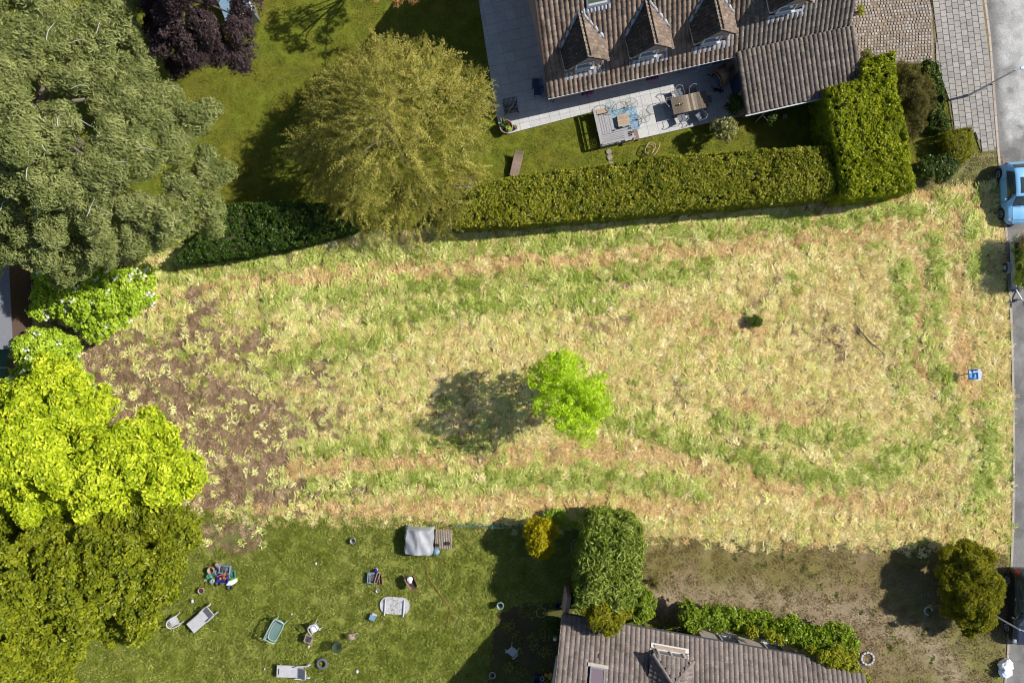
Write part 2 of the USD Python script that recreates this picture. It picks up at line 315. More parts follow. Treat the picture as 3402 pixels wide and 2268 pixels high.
def plot_mix(px, py):
    """Weights of straw, tan, pale, green, brown on the mown plot."""
    wx = px + 34 * (fb(px, py, 90, 3, 13) - .5); wy = py + 34 * (fb(px, py, 90, 3, 14) - .5)
    gd = np.min([pdist(wx, wy, b) for b in GREEN_BANDS], 0) * (1.25 - .5 * fb(px, py, 140, 2, 15)); td = np.min([pdist(wx, wy, b) for b in TAN_BANDS], 0)
    n1, n2, n3 = fb(px, py, 75, 4, 21), fb(px, py, 150, 4, 22), fb(px, py, 45, 3, 23)
    left = np.clip((1650 - px) / 900, 0, 1)
    g = 3.0 * np.exp(-(gd / 28) ** 2) * (.6 + .8 * n3) + np.clip((n1 - .54) * 4, 0, .9) * .45 + .35 * left * np.clip((n2 - .36) * 4, 0, 1)
    t = 2.3 * np.exp(-(td / 34) ** 2) + np.clip((n2 - .53) * 5, 0, 1) * .5
    p = .25 + np.clip((n3 - .45) * 4, 0, 1) * .5 + .9 * np.exp(-(gd / 60) ** 2) + .45 * left
    b = np.clip((.38 - n1) * 7, 0, 1) * .45 + left * (.15 + np.clip((.52 - n2) * 5, 0, 1) * .6) + .9 * soil_share(px, py)
    for x, y, r in BROWN_SPOTS: b = b + 1.0 * np.exp(-((px - x) ** 2 + (py - y) ** 2) / r ** 2 * 1.6)
    s = np.full(np.shape(px), .75) + np.clip((px - 1600) / 1700, 0, 1) * .35
    w = np.stack([s, t, p, g, b], -1); return w / w.sum(-1, keepdims=True)
PAL = np.array([(.094, .110, .006), (0, 0, 0), (.15, .098, .062), (.125, .148, .018), (.060, .045, .020), (.160, .116, .066), (.15, .10, .070), (.175, .135, .075)])
PMIX = np.array([(.30, .22, .09), (.29, .18, .078), (.22, .20, .062), (.11, .135, .024), (.125, .08, .042)])
def ground_colour(px, py, cl):
    col = PAL[cl].copy()
    m = cl == 1
    if m.any(): col[m] = (plot_mix(px[m], py[m])[:, :, None] * PMIX[None]).sum(1)
    m2 = m | (cl == 2); sh = np.clip(soil_share(px[m2], py[m2]) * 1.1, 0, .85)[:, None]; base = (plot_mix(px[m2], py[m2])[:, :, None] * PMIX[None]).sum(1)
    col[m2] = base * (1 - sh) + PAL[2] * sh
    n = fb(px, py, 120, 4, 31); n2 = fb(px, py, 45, 3, 32)
    for k, alt in ((0, (.105, .095, .008)), (3, (.175, .180, .040)), (7, (.10, .115, .025)), (5, (.115, .112, .026)), (4, (.062, .068, .012)), (6, (.09, .11, .02))):
        m = cl == k; f = np.clip((n - .42) * 5, 0, 1)[m, None] * .8
        col[m] = col[m] * (1 - f) + np.array(alt) * f
    m = cl == 5     # a worn pale track across the dry drive
    f = np.clip(1.3 - pdist(px[m], py[m], [(2150, 1975), (2330, 1968), (2600, 2000), (2850, 2045), (3050, 2110), (3150, 2200), (3180, 2290)]) / 60, 0, 1)[:, None] * .8 * np.clip(n2[m, None] * 2, 0, 1)
    col[m] = col[m] * (1 - f) + np.array((.225, .175, .118)) * f
    m = cl == 5     # the dry drive is greener near the plot and paler low down
    f = np.clip((2030 - py) / 160, 0, 1)[m, None] * .75 * np.clip((n2 - .3) * 3.5, 0.1, 1)[m, None]
    col[m] = col[m] * (1 - f) + np.array((.118, .100, .020)) * f
    return col
def relief(px, py, cl):
    z = .05 * (fb(px, py, 60, 3, 41) - .5) * np.where((cl == 1) | (cl == 2), 2.2, .5) + .22 * (fb(px, py, 24, 3, 42) - .5) * ((cl == 1) | (cl == 2))
    m = (cl == 1)
    if m.any():
        gd = np.min([pdist(px[m], py[m], b) for b in GREEN_BANDS], 0); z[m] += .11 * np.exp(-(gd / 30) ** 2)
    return z
GX, GY = np.meshgrid(np.linspace(-36, 29.9, 620), np.linspace(-26, 26, 500), indexing='ij')
gpx, gpy = GX * PXM + 1701, 1134 - GY * PXM
edge_x = np.interp(gpy[0], [p[1] for p in ROAD_EDGE], [p[0] for p in ROAD_EDGE]) - 9
gpx = -400 + (gpx + 400) * ((edge_x[None, :] + 400) / (gpx.max() + 400)); GX = (gpx - 1701) / PXM
GC = ground_class(gpx.ravel(), gpy.ravel()); gcol = ground_colour(gpx.ravel(), gpy.ravel(), GC)
GZ = relief(gpx.ravel(), gpy.ravel(), GC).reshape(GX.shape)
v, f = sheet(np.stack([GX, GY, GZ - .03], -1))
solo('ground', (v, f), 'soil_and_turf', kind='structure', tint=gcol)
T = np.linspace(-1, 1, 9)[:, None] * 260
v, f = sheet(np.stack([T + 0 * T.T, 0 * T + T.T, 0 * (T + T.T) - .35], -1))
solo('terrain', (v, f), 'soil_and_turf', kind='structure', tint=np.tile((.07, .085, .015), (len(v), 1)))

# road, kerb, pavement
ry = np.linspace(-26, 26, 330); rpx = np.interp(1134 - ry * PXM, [p[1] for p in ROAD_EDGE], [p[0] for p in ROAD_EDGE])
rw = np.linspace(0, 6.5, 60); RX = (rpx[:, None] - 1701) / PXM + rw[None]; RY = ry[:, None] + 0 * RX
rppx, rppy = RX * PXM + 1701, 1134 - RY * PXM
w = fb(rppx, rppy, 60, 4, 51); pale = np.clip((430 + 120 * (w - .5) * 4 - rppy) / 60, 0, 1) * np.clip((fb(rppx, rppy, 60, 5, 52) - .2) * 3.4, .35, 1) * np.clip((rppx - rpx[:, None] - 14) / 30, .0, 1)
pale = np.maximum(pale, .18 * np.clip((fb(rppx, rppy, 90, 4, 53) - .55) * 6, 0, 1))
rc = (1 - pale[..., None]) * np.array((.135, .133, .130)) + pale[..., None] * np.array((.33, .33, .325))
v, f = sheet(np.stack([RX, RY, -.09 + 0 * RX], -1).transpose(1, 0, 2)[::-1].transpose(1, 0, 2))
f = f[:, ::-1] if np.cross(v[f[0, 1]] - v[f[0, 0]], v[f[0, 2]] - v[f[0, 0]])[2] < 0 else f
solo('road', (v, f), 'tarmac', kind='structure', tint=rc[:, ::-1].reshape(-1, 3))
kerb = thing('kerb', None, None, kind='structure')
line = [at(x, y)[:2] for x, y in ROAD_EDGE]; ls = shapely.LineString(line); n = int(ls.length / .92); rk = random.Random(5)
for i in range(n):
    a, b = np.array(ls.interpolate(i / n * ls.length).coords[0]), np.array(ls.interpolate((i + 1) / n * ls.length).coords[0])
    if abs(a[1]) > 21.5: continue
    d = (b - a) / np.linalg.norm(b - a); m = (a + b) / 2
    g = rk.uniform(.8, 1.1); tint = np.array((.30, .255, .215)) * g
    part(kerb, 'kerb_stone', cbox((m[0] - .075, m[1], -.06), (.15, np.linalg.norm(b - a) - .012, .13), .015, Rz(math.atan2(d[1], d[0]) - math.pi / 2)), 'stone_tint', tint=tint)
# drain grate beside the kerb
dr = thing('drain_grate', 'rusty iron drain grate in the gutter above the pale blue car', 'drain grate', at(3325, 535) + [0, 0, -.085], 94)
mat('iron', (.20, .13, .075), .7, .2, 12)
part(dr, 'frame', cat(box((-.29, 0, .01), (.04, .40, .03)), box((.29, 0, .01), (.04, .40, .03)), box((0, -.18, .01), (.54, .04, .03)), box((0, .18, .01), (.54, .04, .03))), 'iron')
for i in range(7): part(dr, 'bar', box((-.21 + .07 * i, 0, .012), (.028, .32, .025)), 'iron')
part(dr, 'pit', box((0, 0, -.004), (.54, .32, .004)), 'hedge_wood')

# drive of stone setts and pavement of concrete flags beside the road
def laid(parent, name, poly, w, h, ang, gap, z, cols, rnd, thick=.05, tint_var=.12, limit=300, stagger=0., skip=0., jit=0., ch=.008, mask=None, near=None):
    """Stones laid in rows inside a polygon; the first LIMIT are parts of their own, the others one joined part."""
    P = Polygon(poly); R = Rz(ang)[:2, :2]; x0, y0, x1, y1 = affinity.rotate(P, -math.degrees(ang), origin=(0, 0)).bounds
    rows = []
    for j in range(int((y1 - y0) / h) + 2):
        off = stagger * w * (j % 2) + (rnd.uniform(0, w) if stagger < 0 else 0)
        for i in range(-1, int((x1 - x0) / w) + 2):
            c = np.array([x0 + (i + .5) * w + off, y0 + (j + .5) * h]); c += [rnd.uniform(-jit, jit), rnd.uniform(-jit, jit)]
            p = R @ c
            if rnd.random() < skip: continue
            q = affinity.translate(affinity.rotate(sbox(-w / 2 + gap / 2, -h / 2 + gap / 2, w / 2 - gap / 2, h / 2 - gap / 2), ang, origin=(0, 0), use_radians=True), *p)
            if not P.intersects(q): continue
            if mask is not None and mask(*p): continue
            full = P.contains(q)
            if not full:
                q = q.intersection(P)
                if q.area < .25 * w * h or q.geom_type != 'Polygon': continue
            rows.append((p, q, full))
    if near is not None: rows.sort(key=lambda r: np.hypot(*(r[0] - near)))
    rest, rt = [], []
    for k, (p, q, full) in enumerate(rows):
        zz = z + rnd.uniform(-.004, .004); t = np.array(rnd.choice(cols)) * (1 + rnd.uniform(-tint_var, tint_var))
        if full: s = jit * .6; m = cbox((p[0], p[1], zz - thick / 2), (w - gap - rnd.uniform(0, s), h - gap - rnd.uniform(0, s), thick), ch, Rz(ang + rnd.uniform(-1, 1) * jit * 2))
        else: m = prism(q, zz - thick, zz)
        if k < limit: part(parent, name, m, 'stone_tint', tint=t)
        else: rest.append(m); rt.append(np.tile(t, (len(vf(m)[0]), 1)))
    if rest: part(parent, name, cat(*rest), 'stone_tint', kind='stuff', tint=np.vstack(rt))
    return rows
rr = random.Random(11)
pw = thing('driveway', None, None, kind='structure')
SETTS = [at(x, y)[:2] for x, y in ((2780, -60), (3082, -60), (3094, 60), (3100, 205), (2955, 208), (2850, 216))]
part(pw, 'bedding', prism(Polygon(SETTS).buffer(.1), -.05, .012), 'soil_and_turf', tint=(.17, .125, .08))
laid(pw, 'sett', SETTS, .185, .175, math.radians(4), .035, .05, [(.235, .205, .175), (.26, .235, .21), (.20, .165, .135), (.285, .27, .255), (.22, .18, .145)], rr, .06, .12, 300, -1, .03, .012, .016, near=at(2980, 90)[:2])
pv = thing('pavement', None, None, kind='structure')
FLAGS = [at(x, y)[:2] for x, y in ((3068, -60), (3255, -60), (3266, 0), (3281, 126), (3308, 500), (3262, 505), (3240, 440), (3170, 440), (3152, 330), (3110, 210), (3104, 60), (3088, -20))]
part(pv, 'bedding', prism(Polygon(FLAGS).buffer(.05), -.05, .012), 'soil_and_turf', tint=(.14, .115, .06))
laid(pv, 'flag', FLAGS, .36, .36, math.radians(-83), .022, .055, [(.22, .205, .19), (.245, .23, .215), (.20, .188, .175)], rr, .05, .07, 300, .5, .0, .004, .008)

# patio of pale slabs round the north house
pt = thing('patio', None, None, kind='structure')
PAT = [at(x, y)[:2] for x, y in PATIO]
part(pt, 'bedding', prism(PAT, -.05, .085), 'soil_and_turf', tint=(.27, .265, .26))
laid(pt, 'slab', PAT, .60, .60, math.radians(12.8), .010, .12, [(.35, .345, .34), (.375, .37, .365), (.36, .355, .35)], rr, .035, .03, 300, 0, 0, 0, .004)

# ------------------------------------------------------------------ plants
def quats(nrm, yaw):
    n = nrm / np.linalg.norm(nrm, axis=1, keepdims=True)
    qa = np.stack([1 + n[:, 2], -n[:, 1], n[:, 0], 0 * n[:, 0]], 1); bad = qa[:, 0] < 1e-4; qa[bad] = [0, 1, 0, 0]
    qa /= np.linalg.norm(qa, axis=1, keepdims=True); c, s = np.cos(yaw / 2), np.sin(yaw / 2)
    w, x, y, z = qa.T
    return np.stack([w * c - z * s, x * c + y * s, y * c - x * s, w * s + z * c], 1)
def scatter(path, protos, pos, q, scale, idx):
    """One PointInstancer of small clumps. protos: (mesh, material)."""
    pi = UsdGeom.PointInstancer.Define(stage, path)
    for k, (m, mt) in enumerate(protos):
        g = usdkit.mesh(stage, f'{path}/clump_{k}', m, L(mt)); pi.CreatePrototypesRel().AddTarget(g.GetPath())
    pi.CreatePositionsAttr(Vt.Vec3fArray.FromNumpy(np.asarray(pos, np.float32)))
    pi.CreateOrientationsAttr(Vt.QuathArray([Gf.Quath(float(a), float(b), float(c), float(d)) for a, b, c, d in q]))
    scale = np.asarray(scale, float); scale = np.repeat(scale[:, None], 3, 1) if scale.ndim == 1 else scale
    pi.CreateScalesAttr(Vt.Vec3fArray.FromNumpy(scale.astype(np.float32)))
    pi.CreateProtoIndicesAttr(Vt.IntArray.FromNumpy(np.asarray(idx, np.int32)))
    return pi
def leaf_clump(rng, n, R, l, w, flat=.6, head=None, spread=.5, up=.7, fold=.25):
    """n leaves in a ball of radius R: each a folded kite of two faces."""
    c = rng.normal(size=(n, 3)); c /= np.linalg.norm(c, axis=1)[:, None]; c *= R * rng.random((n, 1)) ** .45; c[:, 2] *= flat
    nr = c / R * .8 + [0, 0, up] + rng.normal(size=(n, 3)) * .45; nr /= np.linalg.norm(nr, axis=1)[:, None]
    a = rng.random(n) * 2 * np.pi if head is None else head + rng.normal(size=n) * spread
    h = np.stack([np.cos(a), np.sin(a), rng.normal(size=n) * .25], 1); h -= nr * (h * nr).sum(1)[:, None]; h /= np.linalg.norm(h, axis=1)[:, None]
    s = np.cross(nr, h); k = rng.uniform(.7, 1.25, (n, 1)); ll, ww = l * k, w * k
    p0 = c - h * ll / 2; p1 = c + h * ll / 2 - nr * ll * .15; sl = c + s * ww / 2 + nr * ww * fold - h * ll * .05; sr = c - s * ww / 2 + nr * ww * fold - h * ll * .05
    V = np.stack([p0, sl, p1, sr], 1).reshape(-1, 3); i = np.arange(n)[:, None] * 4
    return V, np.vstack([i + [0, 2, 1], i + [0, 3, 2]])
def spray(rng, n, Lh, l, w, droop=.5, head_spread=.9, nst=3):
    """Feathery shoots: narrow leaflets set along arching stems that run along +x."""
    V, F, k = [], [], 0
    for s in range(nst):
        a0 = rng.normal() * head_spread * .5; lift = rng.uniform(.1, .6)
        for i in range(n):
            t = (i + rng.random()) / n; x = t * Lh
            c = np.array([math.cos(a0) * x, math.sin(a0) * x, lift * x - droop * x * x / Lh])
            d = a0 + (1 if i % 2 else -1) * rng.uniform(.4, 1.0); h = np.array([math.cos(d), math.sin(d), rng.normal() * .3 + .1]); h /= np.linalg.norm(h)
            nr = np.array([0, 0, 1.]) + rng.normal(size=3) * .4; sd = np.cross(nr, h); sd /= np.linalg.norm(sd); q = l * rng.uniform(.6, 1.2) * (1.15 - .7 * t)
            V += [c, c + h * q * .5 + sd * w / 2, c + h * q, c + h * q * .5 - sd * w / 2]; F += [[k, k + 1, k + 2], [k, k + 2, k + 3]]; k += 4
    return np.array(V), np.array(F)
def tuft(rng, n, R, l, w, lean=(.1, .8), head=0., spread=.6):
    """Cut or standing grass: n bent blades whose tips point roughly along the heading."""
    a = head + rng.normal(size=n) * spread; c = np.stack([rng.uniform(-R, R, n), rng.uniform(-R, R, n), rng.uniform(0, .02, n)], 1)
    e = rng.uniform(*lean, n); ll = l * rng.uniform(.55, 1.3, n); d = np.stack([np.cos(a) * np.cos(e), np.sin(a) * np.cos(e), np.sin(e)], 1)
    s = np.stack([-np.sin(a), np.cos(a), rng.normal(size=n) * .4], 1); ww = (w * rng.uniform(.6, 1.3, n))[:, None]
    mid = c + d * ll[:, None] * .55 + [0, 0, .01]; tip = mid + d * ll[:, None] * .45 * [1, 1, .2]
    V = np.stack([c - s * ww / 2, c + s * ww / 2, mid - s * ww / 2, mid + s * ww / 2, tip], 1).reshape(-1, 3); i = np.arange(n)[:, None] * 5
    return V, np.vstack([i + [0, 1, 3], i + [0, 3, 2], i + [2, 3, 4]])
def lobes_in(poly, ztop, zlow, r, spacing, seed, zmid=None, power=.6, flat=.8, jit=.35):
    """Puffs of foliage whose upper hull rises from the crown's edge to its top. poly in photograph pixels."""
    rng = np.random.default_rng(seed); zmid = zlow + (ztop - zlow) * .45 if zmid is None else zmid
    P = Polygon([at(x, y, zmid)[:2] for x, y in poly]).buffer(0); Q = P.buffer(-r * .75)
    if Q.is_empty: Q = P.buffer(-r * .3)
    dm = max(P.boundary.distance(Point(*np.random.default_rng(1).uniform((P.bounds[0], P.bounds[1]), (P.bounds[2], P.bounds[3])))) for _ in range(1)); pts = []
    x0, y0, x1, y1 = Q.bounds; dmax = 0
    for _ in range(6000):
        p = rng.uniform((x0, y0), (x1, y1))
        if Q.contains(Point(*p)) and all((p[0] - q[0]) ** 2 + (p[1] - q[1]) ** 2 > spacing ** 2 for q in pts): pts.append(p)
    d = np.array([P.boundary.distance(Point(*p)) for p in pts]); dmax = max(d.max(), r * 1.2)
    z = zlow + (ztop - zlow) * np.clip(d / dmax, 0, 1) ** power - r * .6 + rng.normal(size=len(pts)) * jit * r
    rad = r * rng.uniform(.6, 1.35, len(pts))
    return np.column_stack([np.array(pts), np.maximum(z, r * .4), rad, rad, rad * flat])
def puffs(lb, k, r, seed, up=-.1):
    """Smaller puffs on the outside of every lobe, so that the crown is clumped at two sizes."""
    rng = np.random.default_rng(seed); out = [lb]
    for x, y, z, rx, ry, rz in lb:
        u = rng.normal(size=(k, 3)); u[:, 2] = np.abs(u[:, 2]) + up; u /= np.linalg.norm(u, axis=1)[:, None]; s = r * rng.uniform(.55, 1.4, k)
        out.append(np.column_stack([u * [rx, ry, rz] * rng.uniform(.85, 1.2, (k, 1)) + [x, y, z], s, s, s * .75]))
    return np.vstack(out)
def foliage(parent, lobes, protos, density, seed, head=None, spread=.8, name='crown', up=.5, smin=.75, smax=1.3, inner=.35, below=-.25, rough=.18):
    """Leaf clumps over the outside of the lobes."""
    rng = np.random.default_rng(seed); pos, nrm = [], []
    for i, (x, y, z, rx, ry, rz) in enumerate(lobes):
        n = int(density * 4 * np.pi * ((rx * ry) ** 1.0) * .8); u = rng.normal(size=(n, 3)); u /= np.linalg.norm(u, axis=1)[:, None]; u = u[u[:, 2] > below]
        k = 1 + rough * (meshkit.fbm(u * 2.2 + i * 3.1, 3, seed) - .5) * 4; k *= np.where(rng.random(len(u)) < inner, rng.uniform(.45, .9, len(u)), 1)
        p = u * k[:, None] * [rx, ry, rz] + [x, y, z]
        ok = np.ones(len(p), bool)
        for j, o in enumerate(lobes):
            if j != i and o[3] > .3 and abs(o[0] - x) < rx + o[3] and abs(o[1] - y) < ry + o[4]: ok &= (((p - o[:3]) / (np.array(o[3:]) * .72)) ** 2).sum(1) > 1
        pos.append(p[ok]); nrm.append(u[ok])
    pos, nrm = np.vstack(pos), np.vstack(nrm); ok = pos[:, 2] > .08; pos, nrm = pos[ok], nrm[ok]
    nn = nrm + [0, 0, up] + rng.normal(size=nrm.shape) * .25
    yaw = rng.random(len(pos)) * 2 * np.pi if head is None else head + rng.normal(size=len(pos)) * spread
    pi = scatter(f'{parent}/{name}', protos, pos, quats(nn, yaw), rng.uniform(smin, smax, len(pos)), rng.integers(0, len(protos), len(pos)))
    tag(pi, kind='stuff'); return pos
def trunk(parent, base, lobes, r, seed, m='bark', nb=9, hub=.55):
    rng = np.random.default_rng(seed); c = np.array([np.mean(lobes[:, 0]), np.mean(lobes[:, 1]), np.max(lobes[:, 2])]); b = np.array([*base[:2], -.15])
    h = b + (c - b) * hub; lst = [(b, b + (h - b) * .12 + rng.normal(size=3) * .02, r * 1.5, r), (b + (h - b) * .12, h, r, r * .7)]; lst.append((h, c - [0, 0, .2], r * .65, r * .2))
    for k in rng.choice(len(lobes), min(nb, len(lobes)), False):
        e = lobes[k, :3]; s = b + (c - b) * rng.uniform(.35, .75); mid = (s + e) / 2 + [0, 0, .15 * np.linalg.norm(e - s)]
        lst += [(s, mid, r * .42, r * .26), (mid, e, r * .26, r * .08)]
    m3 = bones(lst, 8); part(parent, 'trunk', m3, m, 40)
def rect(x0, y0, x1, y1): return [(x0, y0), (x1, y0), (x1, y1), (x0, y1)]
R0 = np.random.default_rng(7)
CL = lambda k, *a, **kw: [(leaf_clump(R0, *a, **kw), k) for _ in range(3)]
# ---- big grey-green tree, upper part of the frame's side
def big_tree(name, label, poly, ztop, zlow, base, seed, r=.85, sp=1.25, m='leaf_willow', dens=25, head=-.35, protos=None, trunk_r=.35, bark='bark', kp=5, **kw):
    t = thing(name, label, 'tree', at(*base), 0)
    o = at(*base); lb = lobes_in(poly, ztop, zlow, r, sp, seed); lo = lb.copy(); lo[:, :2] -= o[:2]
    trunk(t, (0, 0), lo, trunk_r, seed, bark); lb = puffs(lb, kp, r * .5, seed); lo = lb.copy(); lo[:, :2] -= o[:2]
    foliage(t, lo, protos or CL(m, 22, .26, .16, .055, head=0, spread=.4), dens, seed, head, .45, **kw)
    return t, lb, o
POLY_W = [(-260, -200), (450, -200), (450, 10), (480, 90), (500, 230), (540, 260), (625, 250), (680, 310), (745, 305), (770, 390), (705, 480), (705, 560), (740, 640), (715, 740), (650, 790), (560, 850), (520, 890), (420, 880), (250, 930), (90, 960), (40, 870), (-150, 930), (-260, 880)]
tw, lbW, oW = big_tree('willow_tree', 'huge grey-green willow with pale bare twigs beside the copper beech', POLY_W, 12.5, 4.5, (250, 480), 3)
def top_at(lb, x, y):
    d = ((lb[:, 0] - x) ** 2 + (lb[:, 1] - y) ** 2) / (lb[:, 3] ** 2); k = d < 1
    return (lb[k, 2] + lb[k, 5] * np.sqrt(1 - d[k])).max() if k.any() else None
rb = random.Random(9)
for (px, py, a) in [(245, 60, 60), (170, 105, 75), (255, 140, 20), (355, 48, 10), (440, 252, -35), (340, 150, -40), (290, 412, -25), (200, 402, 70), (160, 500, -40), (100, 565, 70), (305, 690, 60), (350, 700, -30), (18, 680, 60), (62, 655, 65), (400, 540, -10), (48, 240, 30), (20, 225, 80), (330, 95, 70), (270, 290, 15), (490, 497, 0), ]:
    for z in (11.,): 
        w = at(px, py, 10.2); zt = top_at(lbW, w[0], w[1])
    if zt is None: continue
    w = at(px, py, zt + .1); a = math.radians(a + rb.uniform(-10, 10)); ln = rb.uniform(.5, .95); pts = []
    for k in range(5):
        s = (k / 4 - .5) * ln; b = .04 * math.sin(k * 1.1 + px); pts.append([w[0] - oW[0] + math.cos(a) * s - math.sin(a) * b, w[1] - oW[1] + math.sin(a) * s + math.cos(a) * b, w[2] + .16 - .25 * abs(s)])
    part(tw, 'branch', tube(pts, np.linspace(.022, .006, 5), 5), 'bark_pale', True)
# ---- copper beech
POLY_B = [(480, -160), (830, -160), (850, -10), (880, 30), (825, 60), (855, 140), (820, 200), (740, 190), (710, 240), (690, 300), (630, 250), (560, 220), (510, 200), (480, 80)]
big_tree('copper_beech', 'dark purple copper beech with drooping edges on the north lawn', POLY_B, 9.5, 3.5, (650, 60), 4, .62, .78, 'leaf_purple', 30, -1.2, CL('leaf_purple', 24, .24, .13, .06, head=0, spread=.6), .28, 'bark_dark')
# ---- golden feathery tree
POLY_G = [(1060, 190), (1110, 210), (1180, 150), (1270, 120), (1380, 140), (1430, 110), (1480, 180), (1560, 180), (1580, 270), (1625, 310), (1600, 390), (1640, 430), (1590, 520), (1630, 580), (1540, 600), (1560, 680), (1480, 740), (1300, 730), (1220, 760), (1130, 720), (1080, 640), (1040, 560), (990, 510), (960, 450), (1000, 400), (990, 310), (1060, 290)]
SP = [(spray(R0, 18, 1.05, .17, .040), 'leaf_golden') for _ in range(4)]
t = thing('golden_tree', 'feathery golden-green tree with drooping sprays between lawn and hedge', 'tree', at(1300, 470), 0)
lb = lobes_in(POLY_G, 8.0, 1.4, .64, .84, 12, zmid=4.2, power=.7, jit=.6); o = at(1300, 470); lb[:, :2] -= o[:2]
trunk(t, (0, 0), lb * [1, 1, .78, 1, 1, 1], .20, 12, 'bark', 9, .45)
def radial_foliage(parent, lb, protos, dens, seed, out=.8, nz=.55, **kw):
    """Shoots that point away from the stem."""
    rng = np.random.default_rng(seed); pos, yaw, nn = [], [], []; c = lb[:, :2].mean(0)
    for i, (x, y, z, rx, ry, rz) in enumerate(lb):
        n = int(dens * 4 * np.pi * rx * ry * .6); u = rng.normal(size=(n, 3)); u /= np.linalg.norm(u, axis=1)[:, None]; u = u[u[:, 2] > -.2]
        p = u * (rng.uniform(.5, 1.05, (len(u), 1)) + .6 * (rng.random((len(u), 1)) < .15)) * [rx, ry, rz] + [x, y, z]; ok = np.ones(len(p), bool)
        for j, q in enumerate(lb):
            if j != i: ok &= (((p - q[:3]) / (np.array(q[3:]) * .65)) ** 2).sum(1) > 1
        p, u = p[ok], u[ok]; d = (p[:, :2] - c) / 2.0 + u[:, :2] * 1.1 + rng.normal(size=(len(p), 2)) * .5
        pos.append(p); yaw.append(np.arctan2(d[:, 1], d[:, 0])); nn.append(u * [.35, .35, .2] + [0, 0, nz] + rng.normal(size=u.shape) * .2)
    pos, yaw, nn = np.vstack(pos), np.concatenate(yaw), np.vstack(nn); k = pos[:, 2] > .15; pos, yaw, nn = pos[k], yaw[k], nn[k]
    tag(scatter(f'{parent}/crown', protos, pos, quats(nn, yaw), rng.uniform(.6, 1.45, len(pos)), rng.integers(0, len(protos), len(pos))), kind='stuff')
radial_foliage(t, lb, SP, 14, 12)
# ---- young tree alone on the plot
t = thing('young_oak', 'small lime-green tree standing alone on the mown plot', 'tree', at(1880, 1290), 0)
POLY_Y = [(1775, 1190), (1830, 1200), (1880, 1175), (1960, 1190), (1985, 1240), (2035, 1250), (2025, 1320), (2030, 1360), (1990, 1390), (1960, 1430), (1900, 1465), (1860, 1420), (1830, 1390), (1790, 1370), (1780, 1330), (1800, 1290), (1760, 1240)]
rng = np.random.default_rng(21); PY = Polygon([at(x, y, 4.4)[:2] for x, y in POLY_Y]); lb = []
while len(lb) < 46:
    p = rng.uniform((PY.bounds[0], PY.bounds[1]), (PY.bounds[2], PY.bounds[3])); q = Point(*p)
    if not PY.buffer(-.22).contains(q): continue
    h = 3.3 * min(1, (PY.boundary.distance(q) / 1.5)) ** .55; r = rng.uniform(.38, .62); lb.append((*p, 4.3 + rng.uniform(-1, 1) * h * .85, r, r, r * .9))
lb = np.array(lb); lb[:, :2] -= at(1880, 1290)[:2]
trunk(t, (0, 0), lb, .10, 21, 'bark', 10, .5); foliage(t, puffs(lb, 3, .25, 21, -.5), CL('leaf_lime', 12, .17, .12, .07), 12, 21, up=.5, below=-.7, inner=.3, rough=.4)
# ---- one corner oak built as two, bright and dim halves painted by leaf colour
POLY_L = [(-240, 1330), (40, 1290), (120, 1220), (250, 1190), (330, 1330), (380, 1380), (480, 1380), (580, 1440), (600, 1520), (640, 1610), (620, 1680), (540, 1710), (-240, 1740)]
big_tree('lime_oak', 'brightened half of the corner oak with lime-green leaves by the mown plot', POLY_L, 9.0, 3.2, (230, 1530), 31, .95, .98, None, 24, None, CL('leaf_oak_bright', 14, .22, .19, .13), .3, 'bark')
POLY_O = [(-240, 1690), (590, 1690), (605, 1760), (595, 1830), (585, 1930), (575, 2000), (555, 2050), (510, 2090), (450, 2120), (380, 2140), (290, 2140), (260, 2200), (220, 2250), (150, 2350), (-240, 2400)]
big_tree('olive_oak', 'darkened half of the corner oak with olive-green leaves over the rough south lawn', POLY_O, 10.5, 3.0, (210, 1930), 32, .95, 1.0, None, 24, None, CL('leaf_oak_dim', 14, .22, .19, .13), .34, 'bark')
# ---- flowering shrubs
def bush(name, label, poly, ztop, zlow, r, sp, protos, dens, seed, category='shrub', group=None, stem='bark_dark', core=True, **kw):
    P = np.mean([at(x, y)[:2] for x, y in poly], 0); t = thing(name, label, category, (P[0], P[1], 0), 0, group)
    lb = lobes_in(poly, ztop, zlow, r, sp, seed, power=kw.pop('power', .5)); lb[:, :2] -= P
    c = [(np.array([0, 0, -.1]), np.array([*(l[:2]), max(.1, l[2])]), .05, .02) for l in lb[np.random.default_rng(seed).choice(len(lb), min(5, len(lb)), False)]]
    part(t, 'stem', bones(c, 6), stem); foliage(t, lb, protos, dens, seed, name='foliage', **kw)
    return t, lb + np.array([P[0], P[1], 0, 0, 0, 0])
def blossoms(t, lb, n, seed, m, r=.07, poly=None, name='blossom'):
    rng = np.random.default_rng(seed); o = np.array(stage.GetPrimAtPath(t).GetAttribute('xformOp:translate').Get()); 
    pr = [(leaf_clump(np.random.default_rng(seed + 1), 9, r, r * .9, r * .8, flat=.5), m)]; pos = []
    P = None if poly is None else Polygon([at(x, y, 1.6)[:2] for x, y in poly])
    while len(pos) < n:
        l = lb[rng.integers(len(lb))]; u = rng.normal(size=3); u[2] = abs(u[2]) + .3; u /= np.linalg.norm(u); p = l[:3] + u * l[3:] * 1.22
        if P is not None and not P.contains(Point(p[0], p[1])): n -= .2; continue
        pos.append(p - o)
    pos = np.array(pos)
    for k, p in enumerate(pos): part(t, name, mv(pr[0][0], p), m)
POLY_E = [(120, 890), (300, 880), (420, 880), (500, 870), (525, 920), (510, 1000), (450, 1060), (390, 1110), (290, 1130), (230, 1090), (180, 1060), (105, 1050), (110, 960)]
t, lb = bush('elder_shrub', 'green elder shrub with white flower heads under the willow', POLY_E, 3.0, .9, .5, .55, CL('leaf_elder', 13, .20, .16, .11), 30, 41)
